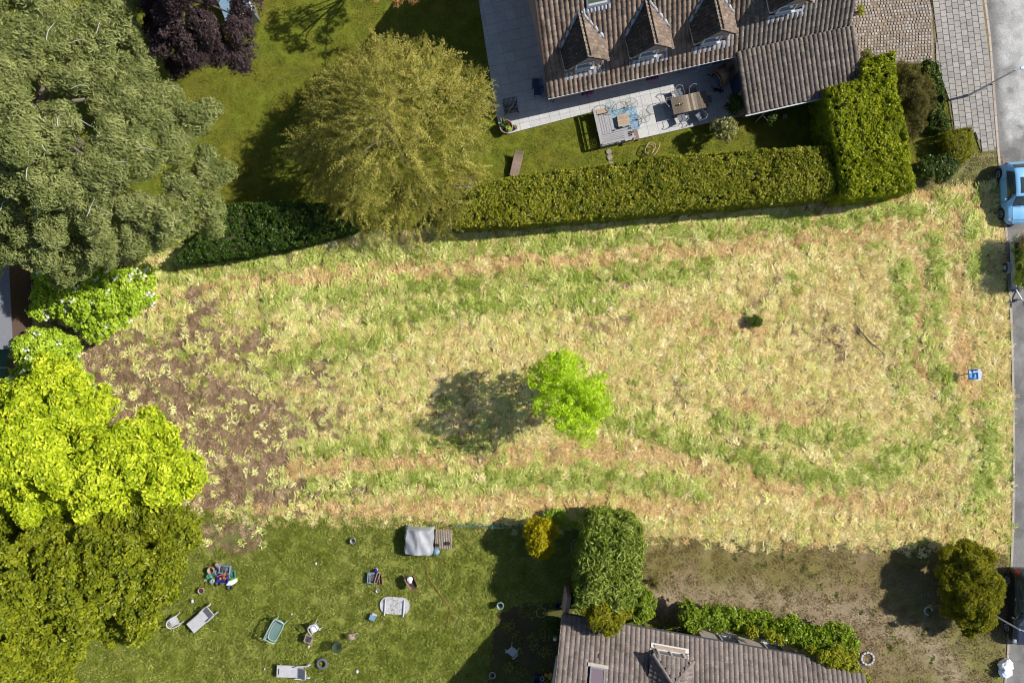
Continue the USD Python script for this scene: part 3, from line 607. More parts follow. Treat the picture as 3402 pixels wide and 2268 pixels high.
blossoms(t, lb, 64, 42, 'petal_white', .19)
POLY_E2 = [(60, 1110), (90, 1050), (125, 1090), (200, 1110), (245, 1150), (260, 1210), (300, 1260), (300, 1320), (250, 1370), (120, 1390), (20, 1360), (30, 1250)]
t, lb = bush('elder_shrub', 'bright yellow-green elder shrub with white flowers beside the corner oak', POLY_E2, 3.4, 1.2, .5, .55, CL('leaf_elder', 13, .20, .16, .11), 30, 43)
blossoms(t, lb, 44, 44, 'petal_white', .19)
# ---- hedges
def hedge(name, label, poly, ztop, protos, dens, seed, group=None, z0=.1, wob=.2, category='hedge', zmid=None):
    P = Polygon([at(x, y, ztop if zmid is None else zmid)[:2] for x, y in poly]).buffer(0); c = np.array(P.centroid.coords[0]); t = thing(name, label, category, (c[0], c[1], 0), 0, group)
    Q = affinity.translate(P, -c[0], -c[1]); part(t, 'woody_core', prism((Q.buffer(-.28) if not Q.buffer(-.28).is_empty else Q.buffer(-.1)).simplify(.05), 0, ztop - .3), 'hedge_wood')
    rng = np.random.default_rng(seed); n = int(Q.area * dens); x0, y0, x1, y1 = Q.bounds; pts, nr = [], []
    xy = rng.uniform((x0, y0), (x1, y1), (int(n * (x1 - x0) * (y1 - y0) / Q.area), 2)); k = shapely.contains_xy(Q, xy[:, 0], xy[:, 1]); xy = xy[k]
    ed = shapely.distance(shapely.points(xy), Q.boundary)
    z = ztop + wob * 3 * (fb(xy[:, 0] + c[0], xy[:, 1] + c[1], .55, 3, seed) - .5) + wob * 4 * (fb(xy[:, 0] + c[0], xy[:, 1] + c[1], 2.2, 2, seed + 1) - .5) - .35 * np.clip(1 - ed / .3, 0, 1) ** 2
    z = np.where(rng.random(len(z)) < .3, z - rng.uniform(.05, .25, len(z)), z)
    pts.append(np.column_stack([xy, z])); nr.append(np.tile((0, 0, 1.), (len(xy), 1)))
    B = Q.exterior; m = int(B.length * ztop * dens * .8); s = rng.uniform(0, B.length, m); a = shapely.line_interpolate_point(B, s); b = shapely.line_interpolate_point(B, (s + .05) % B.length)
    A, Bb = shapely.get_coordinates(a), shapely.get_coordinates(b); d = Bb - A; d /= np.linalg.norm(d, axis=1)[:, None] + 1e-9; sg = 1 if B.is_ccw else -1; nn = np.column_stack([d[:, 1] * sg, -d[:, 0] * sg]); zz = rng.uniform(z0, ztop - .1, m)
    off = .22 * (fb(A[:, 0] * 1 + zz, A[:, 1], .5, 3, seed + 2) - .35)
    pts.append(np.column_stack([A + nn * off[:, None], zz])); nr.append(np.column_stack([nn, np.full(m, .5)]))
    pts, nr = np.vstack(pts), np.vstack(nr)
    tag(scatter(f'{t}/foliage', protos, pts, quats(nr + rng.normal(size=nr.shape) * .3, rng.random(len(pts)) * 6.28), rng.uniform(.75, 1.3, len(pts)), rng.integers(0, len(protos), len(pts))), kind='stuff')
    return t
LV = lambda m: CL(m, 15, .17, .135, .075, up=.9)
hedge('long_hedge', 'long clipped golden-green hedge between the north garden and the mown plot', [(1520, 700), (1600, 620), (1790, 585), (1980, 565), (2230, 530), (2500, 512), (2740, 500), (2790, 650), (2550, 672), (2300, 690), (2000, 720), (1700, 745), (1515, 752)], 2.3, LV('leaf_hedge_gold'), 62, 51, zmid=1.6)
hedge('tall_hedge', 'broad bright green hedge running from the drive to the mown plot beside the side wing', [(2735, 310), (2850, 285), (2855, 215), (2945, 195), (2955, 320), (2985, 450), (3000, 560), (3010, 640), (2790, 660), (2770, 520), (2745, 420)], 2.9, LV('leaf_hedge'), 62, 52, zmid=2.0)
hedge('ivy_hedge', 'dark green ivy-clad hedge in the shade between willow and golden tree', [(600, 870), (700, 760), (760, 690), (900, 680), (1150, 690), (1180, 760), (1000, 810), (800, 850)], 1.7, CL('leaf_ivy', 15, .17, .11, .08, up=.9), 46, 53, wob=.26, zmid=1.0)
bush('brown_shrub', 'rounded olive-brown shrub between the bright hedge and the pavement', [(2960, 230), (3000, 208), (3060, 205), (3095, 260), (3105, 350), (3080, 420), (3040, 460), (2990, 450), (2970, 380), (2955, 300)], 2.3, .8, .42, .45, CL('leaf_brown', 22, .18, .12, .03, head=0, spread=1.), 42, 54)
hedge('low_hedge', 'narrow dark green hedge in front of the rounded olive-brown shrub', [(3082, 200), (3115, 205), (3140, 290), (3135, 370), (3165, 395), (3150, 430), (3100, 420), (3105, 330), (3090, 250)], .9, CL('leaf_dark', 15, .16, .11, .07, up=.9), 44, 55, wob=.08)
hedge('box_hedge', 'olive clipped block of hedge at the end of the pavement', [(3150, 440), (3232, 420), (3236, 520), (3190, 540), (3165, 520)], 1.2, CL('leaf_cypress', 18, .15, .09, .04, up=.9), 50, 56, wob=.06)
t, lb = bush('rose_bush', 'dark rose bush with a few white flowers below the clipped block of hedge', [(3010, 560), (3050, 540), (3090, 520), (3150, 505), (3180, 540), (3165, 590), (3110, 605), (3050, 590)], 1.3, .5, .3, .32, CL('leaf_dark', 18, .16, .10, .06), 44, 57)
blossoms(t, lb, 12, 58, 'petal_white', .045)
bush('corner_shrub', 'small grey-green shrub at the corner of the side wing by the setts', [(2850, 190), (2870, 165), (2900, 170), (2905, 205), (2870, 220)], 1.0, .4, .2, .2, CL('leaf_pale', 16, .14, .09, .05), 50, 59)
bush('weedy_bush', 'small yellow-green weed clump in the setts beside the roof edge', [(2845, 25), (2870, 20), (2872, 50), (2850, 58)], .6, .25, .15, .15, CL('leaf_creeper', 14, .11, .08, .05), 60, 60)
# ---- conifers of the south side
FAN = lambda m: [(leaf_clump(R0, 22, .20, .17, .05, flat=.7, head=0, spread=.5, up=.5), m) for _ in range(3)]
t = thing('yellow_conifer', 'bright yellow rounded conifer by the slatted pallet', 'conifer', at(1800, 1760), 0)
lb = lobes_in([(1745, 1740), (1760, 1722), (1800, 1718), (1845, 1740), (1852, 1780), (1835, 1820), (1800, 1848), (1770, 1838), (1750, 1800)], 2.6, .9, .32, .34, 61, power=.5); lb[:, :2] -= at(1800, 1760)[:2]
trunk(t, (0, 0), lb, .08, 61, 'bark_dark', 5); foliage(t, lb, FAN('leaf_yellow'), 46, 61, up=.4, below=-.8)
t = thing('conifer_hedge', 'tall dense dark green conifer hedge reaching over the house roof', 'hedge', at(2010, 1880), 0)
lb = lobes_in([(1935, 1760), (1960, 1720), (2050, 1720), (2110, 1740), (2140, 1790), (2120, 1830), (2122, 1900), (2105, 1960), (2100, 2000), (1930, 2000), (1915, 1940), (1920, 1860), (1935, 1800)], 4.2, 3.2, .42, .42, 62, power=.3, zmid=3.); lb[:, :2] -= at(2010, 1880)[:2]
lb = np.vstack([lb, lb - [0, 0, 1.2, 0, 0, 0], lb - [0, 0, 2.4, 0, 0, 0]]); lb[:, 2] = np.maximum(lb[:, 2], .35)
part(t, 'woody_core', prism(shapely.MultiPoint(lb[:, :2]).convex_hull.buffer(-.1), 0, 2.6), 'hedge_wood')
foliage(t, lb, [(leaf_clump(R0, 24, .26, .26, .07, flat=.7, head=0, spread=.5, up=.5), 'leaf_conifer') for _ in range(3)], 34, 62, up=.2, below=-.9, name='foliage')
t = thing('golden_conifer', 'clipped golden conifer at the edge of the brown-grey roof', 'conifer', at(2010, 2010), 0)
lb = lobes_in([(1925, 1985), (2000, 1990), (2100, 1985), (2095, 2030), (2080, 2075), (2030, 2088), (1970, 2080), (1940, 2040)], 4.2, 2.9, .42, .42, 63, power=.4, zmid=3.4); lb[:, :2] -= at(2010, 2010)[:2]
trunk(t, (0, 0), lb, .1, 63, 'bark_dark', 5); foliage(t, lb, FAN('leaf_cypress'), 42, 63, up=.4, below=-.9)
bush('side_shrub', 'loose green shrub between the tall conifers and the dry drive', [(2095, 1980), (2120, 1950), (2170, 1955), (2178, 2010), (2160, 2060), (2120, 2070), (2095, 2060)], 1.7, .6, .28, .3, CL('leaf_laurel', 15, .16, .12, .065), 44, 64)
bush('laurel_bush', 'long leafy green laurel thicket along the cream wall of the house', [(2258, 2010), (2290, 1995), (2380, 2010), (2450, 2020), (2520, 2030), (2600, 2040), (2700, 2060), (2780, 2065), (2835, 2090), (2850, 2140), (2845, 2190), (2740, 2180), (2690, 2160), (2600, 2130), (2540, 2110), (2480, 2105), (2400, 2085), (2330, 2080), (2290, 2090), (2262, 2050)], 2.0, .8, .38, .4, CL('leaf_laurel', 15, .2, .16, .09), 36, 65)
t = thing('wall_creeper', 'yellow-green creeper hanging over the gutter and roof corner of the house', 'climbing plant', at(2750, 2170), 0)
lb = np.array([[*at(x, y, z), r, r, .25] for x, y, z, r in ((2700, 2165, 2.4, .32), (2735, 2180, 2.75, .34), (2770, 2195, 2.8, .36), (2800, 2200, 2.7, .38), (2830, 2215, 2.6, .36), (2855, 2235, 2.5, .3), (2870, 2255, 2.4, .26), (2780, 2170, 2.2, .4), (2820, 2180, 2.0, .4), (2500, 2098, 2.0, .3), (2560, 2112, 2.3, .28), (2590, 2122, 2.4, .22))]); lb[:, :2] -= at(2750, 2170)[:2]
part(t, 'stem', bones([(np.array([.3, .2, -.1]), np.array([.3, .05, 2.3]), .04, .03)], 6), 'bark'); foliage(t, lb, CL('leaf_creeper', 15, .15, .11, .07), 60, 66, up=.6, name='foliage')
t = thing('verge_conifer', 'large golden-olive conifer beside the black car', 'conifer', at(3200, 1930), 0)
lb = puffs(lobes_in([(3115, 1860), (3140, 1815), (3210, 1790), (3290, 1805), (3310, 1870), (3320, 1950), (3315, 2010), (3290, 2070), (3230, 2105), (3180, 2090), (3130, 2040), (3115, 1960)], 2.8, .5, .5, .52, 67, power=.5, zmid=1.4), 3, .25, 67); lb[:, :2] -= at(3200, 1930)[:2]
trunk(t, (0, 0), lb, .14, 67, 'bark_dark', 7); foliage(t, lb, FAN('leaf_cypress'), 40, 67, up=.3, below=-.8)
t, lb = bush('flowering_shrub', 'round shrub dotted with cream flowers at the patio edge', [(2355, 420), (2380, 390), (2430, 385), (2450, 420), (2440, 460), (2400, 478), (2365, 460)], 1.9, .7, .3, .3, CL('leaf_pale', 16, .15, .10, .055), 46, 68)
blossoms(t, lb, 26, 69, 'petal_cream', .06)
bush('dark_shrub', 'dark green shrub against the side wing by the dining table', [(2395, 345), (2420, 310), (2450, 320), (2470, 350), (2465, 390), (2420, 385)], 1.6, .5, .3, .32, CL('leaf_ivy', 16, .17, .12, .07), 44, 70)
bush('shade_shrub', 'small green shrub under the gutter of the side wing by the grey pole', [(2548, 385), (2575, 365), (2590, 395), (2560, 415)], 1.0, .4, .2, .2, CL('leaf_dark', 14, .15, .11, .06), 50, 71)
bush('edge_weeds', 'leafy bright green weeds around the dark grey box by the yellow conifer', [(1808, 1705), (1835, 1690), (1880, 1698), (1885, 1735), (1930, 1735), (1935, 1755), (1870, 1765), (1815, 1722)], .8, .3, .18, .2, CL('leaf_weed', 14, .15, .12, .07), 44, 72, category='weeds')
bush('wall_shrub', 'dark green shrub against the gable wall of the south house', [(1818, 2040), (1850, 2030), (1862, 2080), (1855, 2110), (1822, 2110)], 1.2, .4, .25, .25, CL('leaf_dark', 15, .15, .1, .06), 46, 73)
bush('corner_bush', 'dark leafy bush beside the blue bottle and tall conifers', [(1880, 1965), (1905, 1960), (1910, 2010), (1885, 2015)], 1.1, .4, .2, .2, CL('leaf_ivy', 14, .15, .1, .06), 46, 74)
bush('dead_bush', 'twiggy dark brown bush on the dry drive beside the tall conifers', [(2140, 1925), (2160, 1908), (2190, 1915), (2192, 1945), (2160, 1955)], .8, .3, .2, .2, CL('leaf_brown', 16, .15, .13, .02), 46, 75)
bush('plot_tuft', 'dark green leafy tussock alone on the mown plot above the sapling', [(2480, 1055), (2510, 1045), (2535, 1060), (2530, 1082), (2495, 1085)], .55, .25, .15, .15, CL('leaf_weed_dark', 14, .14, .12, .06), 50, 76, category='weeds')
t = thing('bare_tree', 'thin bare tree with a few orange-brown leaves at the top edge of the lawn', 'tree', at(1300, -140), 0)
lb = np.array([[*at(x, y, z), r, r, r * .7] for x, y, z, r in ((1232, -2, 4.0, .28), (1318, 8, 4.2, .26), (1368, -6, 4.2, .26), (1290, -90, 5.5, .5), (1380, -110, 5.3, .5), (1200, -110, 5.0, .5), (1260, -200, 6, .6), (1350, -220, 6, .6), (1430, -180, 5.2, .5))]); lb[:, :2] -= at(1300, -140)[:2]
trunk(t, (0, 0), lb, .10, 77, 'bark_dark', 9); foliage(t, lb, CL('leaf_autumn', 12, .2, .12, .05), 18, 77, below=-.8)

# ------------------------------------------------------------------ grass
def turf(name, label_, keep, protos_by, seed, step, jit=.5, smin=.8, smax=1.25, heading=None, kind='stuff', catg=None):
    """Blades and clumps over the ground: keep(px, py, class) gives -1 or which set of clumps grows there."""
    rng = np.random.default_rng(seed); xs, ys = np.meshgrid(np.arange(-30.8, 29.6, step), np.arange(-20.8, 20.8, step), indexing='ij')
    x = xs.ravel() + rng.uniform(-jit, jit, xs.size) * step * 2; y = ys.ravel() + rng.uniform(-jit, jit, xs.size) * step * 2
    px, py = x * PXM + 1701, 1134 - y * PXM; k = px < np.interp(py, [p[1] for p in ROAD_EDGE], [p[0] for p in ROAD_EDGE]) - 14; x, y, px, py = x[k], y[k], px[k], py[k]
    c = ground_class(px, py); s = keep(px, py, c, rng); k = s >= 0
    for q in HARD: k &= ~shapely.contains_xy(q, x, y)
    x, y, px, py, c, s = x[k], y[k], px[k], py[k], c[k], s[k]; z = relief(px, py, c) - .03
    protos, first = [], []
    for m, ps in protos_by: first.append((len(protos), len(ps))); protos += [(p, m) for p in ps]
    fi = np.array([a for a, _ in first])[s]; nn = np.array([b for _, b in first])[s]
    idx = fi + (rng.random(len(x)) * nn).astype(int)
    yaw = rng.random(len(x)) * 6.28 if heading is None else heading(px, py) + rng.normal(size=len(x)) * .35
    nr = np.tile((0, 0, 1.), (len(x), 1)) + rng.normal(size=(len(x), 3)) * .12
    pi = scatter(numbered('/World/' + name), protos, np.column_stack([x, y, z]), quats(nr, yaw), rng.uniform(smin, smax, len(x)), idx); tag(pi, label_, catg, None, kind)
BOUND = [(640, 1706), (1200, 1728), (1700, 1745), (2120, 1778), (2600, 1800), (3340, 1826)]
HARD = [Polygon(SETTS).buffer(-.05), Polygon(FLAGS).buffer(-.05), Polygon(PAT).buffer(.03)]
RG = np.random.default_rng(17)
hay = lambda n=52, l=.20, w=.024, sp=.6, le=(.02, .75): [tuft(RG, n, .20, l, w, le, 0, sp) for _ in range(4)]
def keep_plot(px, py, c, rng):
    s = np.full(len(px), -1); m = np.where(c == 1)[0]
    w = plot_mix(px[m], py[m]) ** 1.4; w /= w.sum(1, keepdims=True); u = rng.random(len(m)); e = np.where((c != 1) & (pdist(px, py, BOUND) < 30) & (rng.random(len(px)) < .4))[0]; s[e] = rng.integers(0, 3, len(e))
    s[m] = (np.cumsum(w, 1) < u[:, None]).sum(1).clip(0, 4); return s
def hay_heading(px, py): return .95 + 2.6 * (fb(px, py, 170, 3, 61) - .5) + 1.0 * (fb(px, py, 40, 2, 62) - .5)
turf('mown_hay', 'mown hay and cut grass lying over the bare plot', keep_plot,
     [('grass_straw', hay()), ('grass_tan', hay(50, .16, .022, .8, (.02, .5))), ('grass_pale', hay(52, .22, .026)), ('grass_green', hay(50, .24, .028, .6, (.1, 1.0))), ('grass_mulch', hay(40, .14, .022, 1.5, (.0, .35)))],
     71, .255, smin=.5, smax=1.45, heading=hay_heading, catg='hay')
turf('leaf_litter', 'brown cut debris and chippings over the dug end of the plot', lambda px, py, c, rng: np.where((c == 2) | (c == 6), np.where(rng.random(len(px)) < .62, 0, np.where(rng.random(len(px)) < .35, 1, 2)), -1),
     [('grass_mulch', hay(46, .13, .024, 2.0, (0, .5))), ('leaf_weed', [leaf_clump(RG, 12, .16, .11, .06) for _ in range(2)]), ('grass_pale', hay(30, .2, .03, .8))], 72, .31, catg='debris')
def keep_weed(px, py, c, rng):
    left = np.clip((1500 - px) / 1100, 0, 1); p = .03 + .33 * left * np.clip((fb(px, py, 90, 3, 66) - .42) * 6, 0, 1)
    return np.where(((c == 1) & (rng.random(len(px)) < p)) | ((c == 5) & (rng.random(len(px)) < .04 + .5 * np.clip((fb(px, py, 55, 3, 67) - .58) * 6, 0, 1))) | ((c == 3) & (rng.random(len(px)) < .10)) | ((pdist(px, py, BOUND) < 24) & (rng.random(len(px)) < np.where(px < 2150, .5, .12))), np.where((c == 1) | (rng.random(len(px)) < .4), 0, 1), -1)
turf('low_weeds', 'scattered low leafy weeds in plot and lawn', keep_weed, [('leaf_weed', [leaf_clump(RG, 14, .17, .12, .06, flat=.4) for _ in range(3)]), ('leaf_weed_dark', [leaf_clump(RG, 14, .17, .12, .06, flat=.4) for _ in range(3)])], 73, .30, catg='weeds')
turf('rough_grass', 'rough tufted green grass of the south lawn', lambda px, py, c, rng: np.where((c == 3) | ((c == 4) & (rng.random(len(px)) < .12)), 0, np.where(((c == 5) & (rng.random(len(px)) < .55)) | ((c == 7) & (rng.random(len(px)) < .8)), 1, -1)),
     [('grass_rough', [tuft(RG, 44, .24, .17, .024, (.3, 1.2), 0, .9) for _ in range(3)]), ('grass_dry', [tuft(RG, 34, .24, .12, .022, (.1, .8), 0, 1.2) for _ in range(3)])], 74, .30,
     heading=lambda px, py: .8 + 4. * (fb(px, py, 130, 3, 63) - .5), catg='grass')
turf('lawn_grass', 'short mown grass of the north lawn', lambda px, py, c, rng: np.where((c == 0) & (py < 700), 0, np.where((c == 7) & (rng.random(len(px)) < .3), 0, -1)), [('grass_lawn', [tuft(RG, 44, .24, .075, .016, (.2, 1.1), 0, 1.5) for _ in range(3)])], 75, .34, catg='grass')

# ------------------------------------------------------------------ materials of buildings and things
mat('brick_brown', (.25, .165, .13), .85, .18, 14, .4, 60)
mat('render_cream', (.33, .29, .25), .85, .08, 4, .2, 50, dirt=(.2, .17, .14), dirt_amt=.4)
mat('lead', (.27, .30, .36), .55, .12, 5, .15, 20, metal=.0)
mat('white_upvc', (.42, .42, .43), .4, .05, 6)
mat('grey_upvc', (.13, .135, .15), .45, .06, 6)
mat('dark_blue_paint', (.012, .018, .035), .5, .1, 6)
mat('mortar', (.20, .18, .14), .9, .2, 12, .4)
mat('roof_underlay', (.045, .036, .032), .9)
mat('lichen_tile', (.24, .225, .17), .9, .25, 10, .5)
mat_pane('pane'); mat_pane('pane_green', (.05, .075, .05)); mat_pane('pane_pink', (.12, .085, .10))
mat('white_plastic', (.36, .36, .38), .45, .06, 5, dirt=(.22, .21, .19), dirt_amt=.35, dscale=4)
mat('grey_plastic', (.17, .175, .19), .5, .06, 5)
mat('green_plastic', (.20, .27, .25), .5, .08, 5)
mat('green_plastic_dark', (.10, .165, .15), .5, .08, 5)
mat('black_metal', (.014, .016, .02), .45, .1, 8)
mat('grey_metal', (.15, .16, .18), .4, .08, 8, spec=.5)
mat('chair_fabric', (.10, .11, .135), .8, .08, 20)
mat('galvanised', (.36, .37, .39), .45, .1, 12, metal=.35)
mat('rubber', (.045, .046, .048), .8, .15, 20)
mat('rubber_grey', (.075, .075, .078), .75, .15, 20)
mat('terracotta', (.27, .17, .13), .8, .12, 10, dirt=(.34, .28, .25), dirt_amt=.6, dscale=6)
mat('compost', (.035, .025, .017), .95, .3, 30, .6)
mat('rust', (.13, .075, .05), .85, .25, 10, .3)
mat('pink_enamel', (.26, .18, .19), .4, .08, 6)
mat('red_plastic', (.26, .012, .014), .4, .05, 6)
mat('orange_plastic', (.28, .07, .025), .45, .15, 12)
mat('blue_plastic', (.012, .018, .21), .4, .08, 8)
mat('pale_blue_plastic', (.13, .21, .29), .45, .08, 8)
mat('teal_plastic', (.05, .16, .17), .4, .08, 8)
mat('mint_plastic', (.03, .20, .13), .4, .08, 8)
mat('lime_fabric', (.20, .30, .03), .8, .1, 20)
mat('dark_grey_plastic', (.05, .052, .058), .55, .1, 8)
mat('navy_plastic', (.018, .03, .075), .4, .08, 8)
mat('yellow_plastic', (.28, .17, .012), .5, .12, 10)
mat('tarpaulin', (.23, .24, .26), .55, .07, 2.5, .3, 6)
mat('wood_pale', (.27, .20, .145), .7, .12, 8)
mat('wood_weathered', (.24, .19, .16), .8, .18, 10)
mat('wood_brown', (.15, .10, .075), .75, .2, 12)
mat('wood_dark', (.07, .045, .035), .8, .2, 12)
mat('whitewash', (.235, .23, .24), .7, .09, 10)
mat('rattan', (.17, .09, .05), .7, .2, 30)
mat('rattan_pale', (.33, .25, .13), .7, .15, 20)
mat('turquoise', (.02, .20, .24), .5, .08, 8)
mat('pale_green_cord', (.16, .19, .15), .5, .08, 8)
mat('orange_hose', (.26, .105, .035), .6, .15, 10)
mat('sign_blue', (.010, .075, .27), .35, .04, 5)
mat('sign_pale', (.60, .66, .80), .35, .04, 5)
mat('sign_white', (.70, .69, .71), .35, .03, 5)
mat('sign_cyan', (.22, .55, .75), .35, .04, 5)
mat('pole_grey', (.48, .48, .46), .55, .1, 8)
mat('lamp_white', (.62, .66, .75), .3, .03, 5)
mat('car_blue', (.16, .37, .60), .32, .02, 3, coat=.9)
mat('car_black', (.006, .007, .009), .3, .02, 3, coat=.9)
mat('car_navy', (.016, .022, .042), .3, .02, 3, coat=.9)
mat('car_glass', (.02, .035, .04), .06, .1, 3, spec=.7)
mat('car_trim', (.01, .01, .011), .6)
mat('alloy', (.42, .42, .44), .35, .05, 8, metal=.5)
mat('tail_red', (.35, .01, .012), .2)
mat('head_clear', (.62, .62, .64), .15)
mat('cat_fur', (.006, .006, .007), .75, .2, 40)
mat('flat_stone', (.19, .165, .13), .85, .15, 10, .4)
mat('stone_white', (.33, .33, .35), .8, .1, 10)
# the patterned rug
MATS['rug'] = usdkit.material(stage, '/World/Looks/rug', {
    'g': ('geometry', {}), 'v': ('voronoi_texture', {'feature': 'distance_to_edge', 'scale': 4.5}), 'n': ('noise_texture', {'scale': 3.}),
    'r': ('rgb_ramp', {'ramp': [(.0, (.05, .17, .30)), (.05, (.07, .19, .31)), (.09, (.22, .28, .33)), (1, (.25, .30, .34))]}), 'p': ('principled_bsdf', {'roughness': .9})},
    [('g.position', 'v.vector'), ('v.distance', 'r.fac'), ('r.color', 'p.base_color')], surface='p.BSDF')

# ------------------------------------------------------------------ tiled roofs
def tile_mesh(w, l, roll=.05, lift=.035, seg=8):
    """One rolled clay tile: x across, y up the slope, z away from it; the lower edge is proud of the tile below."""
    x = np.linspace(0, w, seg); h = roll * np.abs(np.sin(np.pi * np.linspace(.03, 1, seg))) ** .9
    a = np.stack([x, 0 * x, h + lift + .012], 1); b = np.stack([x, 0 * x + l, h + .004], 1); c = np.stack([x, 0 * x, h * .0 + 0 * x], 1)
    V = np.vstack([a, b, c]); n = seg; F = []
    for i in range(n - 1): F += [[i, i + 1, n + i + 1], [i, n + i + 1, n + i], [2 * n + i, 2 * n + i + 1, i + 1], [2 * n + i, i + 1, i]]
    return V, np.array(F)
def roof_tiles(parent, M, W, Lh, w, g, cols, rnd, limit, skip=None, roll=.085, clip=None, var=.14, stripe=None):
    """Tiles over a slope: M maps (across, up slope, off slope) to the house's own space. Rows from the eave upward."""
    base = tile_mesh(w * 1.02, g * 1.12, roll); nx, ny = int(round(W / w)), int(math.ceil(Lh / g)); rest, rt, k = [], [], 0
    for j in range(ny):
        for i in range(nx):
            x, y = i * w, j * g
            if skip and skip(x + w / 2, y + g / 2): continue
            if clip and not clip(x + w / 2, y + g / 2): continue
            t = np.array(rnd.choice(cols)) * (1 + rnd.uniform(-var, var)) * (stripe(i) if stripe else 1)
            v = M(base[0] * [1, 1, 1] + [x + rnd.uniform(-.004, .004), y + rnd.uniform(-.008, .008), rnd.uniform(0, .006)]); k += 1
            if k <= limit: part(parent, 'tile', (v, base[1]), 'tile_tint', tint=t)
            else: rest.append((v, base[1])); rt.append(np.tile(t, (len(v), 1)))
    if rest: part(parent, 'tile', cat(*rest), 'tile_tint', kind='stuff', tint=np.vstack(rt))
def slope(o, across, up, off):
    o, across, up, off = (np.asarray(k, float) for k in (o, across, up, off))
    return lambda p: o + p[:, :1] * across + p[:, 1:2] * up + p[:, 2:3] * off
def slab(P, th):
    """A roof board: a flat polygon given by its corners, thickened downward."""
    P = np.asarray(P, float); n = np.cross(P[1] - P[0], P[2] - P[0]); n /= np.linalg.norm(n); n = n if n[2] > 0 else -n; k = len(P)
    V = np.vstack([P, P - n * th]); F = [[0, i, i + 1] for i in range(1, k - 1)] + [[k, k + i + 1, k + i] for i in range(1, k - 1)]
    for i in range(k): j = (i + 1) % k; F += [[i, k + i, k + j], [i, k + j, j]]
    return V, np.array(F)
def window(parent, c, w, h, axis='x', depth=.05, mul=1, frame='white_upvc', pane='pane', name='window', sgn=-1):
    """A framed window in a wall that faces -y (axis x): the frame stands proud, the pane is a part of it."""
    fr = [box((c[0], c[1], c[2] + s * (h / 2 - .03)), (w, depth, .06)) for s in (-1, 1)] + [box((c[0] + s * (w / 2 - .03), c[1], c[2]), (.06, depth, h - .12)) for s in (-1, 1)]
    for i in range(1, mul): fr.append(box((c[0] - w / 2 + w * i / mul, c[1], c[2]), (.05, depth * .8, h - .12)))
    f = part(parent, name, cat(*fr), frame)
    part(f, 'pane', box((c[0], c[1] + .012, c[2]), (w - .12, .012, h - .12)), pane); return f

# ---- north house: local x along the eave, y up towards the ridge
rh = random.Random(21); oN = at(1826, 320, 2.5)
NH = thing('north_house', 'brown-tiled house with three gabled dormers above the pale patio', 'house', (oN[0], oN[1], 0), 12.75)
TW, TG = .265, .335; NW = 17.0; EZ = 2.5
TC = [(.128, .091, .070), (.148, .105, .081), (.108, .077, .060), (.168, .124, .097)]
part(NH, 'wall', box((8.6, 6.0, 1.27), (16.6, 11.2, 2.45)), 'brick_brown')
gable = lambda x: (np.array([[x, .6, 2.45], [x, 11.4, 2.45], [x, 6, 7.95], [x + .2, .6, 2.45], [x + .2, 11.4, 2.45], [x + .2, 6, 7.95]]), np.array([[0, 1, 2], [3, 5, 4], [0, 3, 4], [0, 4, 1], [1, 4, 5], [1, 5, 2], [2, 5, 3], [2, 3, 0]]))
part(NH, 'gable', gable(.3), 'brick_brown'); part(NH, 'gable', gable(16.6), 'brick_brown')
s2 = math.sqrt(.5)
rf = part(NH, 'roof', slab([(0, 0, EZ), (NW, 0, EZ), (NW, 6, EZ + 6), (0, 6, EZ + 6)], .10), 'roof_underlay')
back = part(NH, 'roof', slab([(0, 6.02, EZ + 6), (NW, 6.02, EZ + 6), (NW, 12, EZ), (0, 12, EZ)], .10), 'roof_underlay', label='back slope of the roof')
DORM = [(2.08, .84), (5.58, .74), (9.05, .72), (13.1, 1.28)]
def in_dormer(x, y):
    v = y * s2
    for u, b in DORM:
        if abs(x - u) < .86 and b < v < b + 1.0: return True
        if abs(x - u) < 1.0 - (v - b - 1.0) * .9 and b + 1.0 <= v < b + 2.1: return True
    return abs(x - 3.07) < .60 and 3.08 < v < 4.3
strp = [rh.uniform(.9, 1.12) for _ in range(90)]
roof_tiles(rf, slope((0, -.05, EZ + -.05 + .005), (1, 0, 0), (0, s2, s2), (0, -s2, s2)), 10.6, 8.45, TW, TG, TC, rh, 190, in_dormer, stripe=lambda i: strp[i])
TC2 = [(.086, .070, .061), (.098, .079, .068), (.075, .061, .054), (.120, .102, .085)]
roof_tiles(rf, slope((10.62, -.05, EZ - .02), (1, 0, 0), (0, s2, s2), (0, -s2, s2)), 6.37, 8.45, TW, TG, TC2, rh, 0, lambda x, y: in_dormer(x + 10.62, y), stripe=lambda i: strp[i + 40])
roof_tiles(back, slope((0, 12.05, EZ - .045), (1, 0, 0), (0, -s2, s2), (0, s2, s2)), NW, 8.45, TW * 2, TG * 2, TC, rh, 0, roll=.08)
rid = part(NH, 'ridge', cat(*[tube([(x, 6.01, EZ + 6.02), (x + .42, 6.01, EZ + 6.03)], [.11, .12], 8) for x in np.arange(0, NW - .4, .42)]), 'lichen_tile', True, kind='stuff')
part(NH, 'gutter', cat(box((5.35, -.135, EZ - .055), (10.9, .035, .09)), box((5.35, -.06, EZ - .125), (10.9, .13, .012)), box((-.1, -.04, EZ - .08), (.012, .12, .10))), 'white_upvc')
for x in (.35,): part(NH, 'downpipe', tube([(x, -.05, EZ - .12), (x + .05, .30, EZ - .45), (x + .05, .32, .1)], .04, 8), 'dark_grey_plastic', True)
for (x, w, h, m, fr) in [(1.5, 1.3, 1.2, 2, 'grey_upvc'), (3.6, 1.2, 1.2, 2, 'grey_upvc'), (5.3, 1.2, 1.2, 2, 'grey_upvc'), (6.9, .95, 1.2, 2, 'grey_upvc')]: window(NH, (x, .37, 1.45), w, h, mul=m, frame=fr)
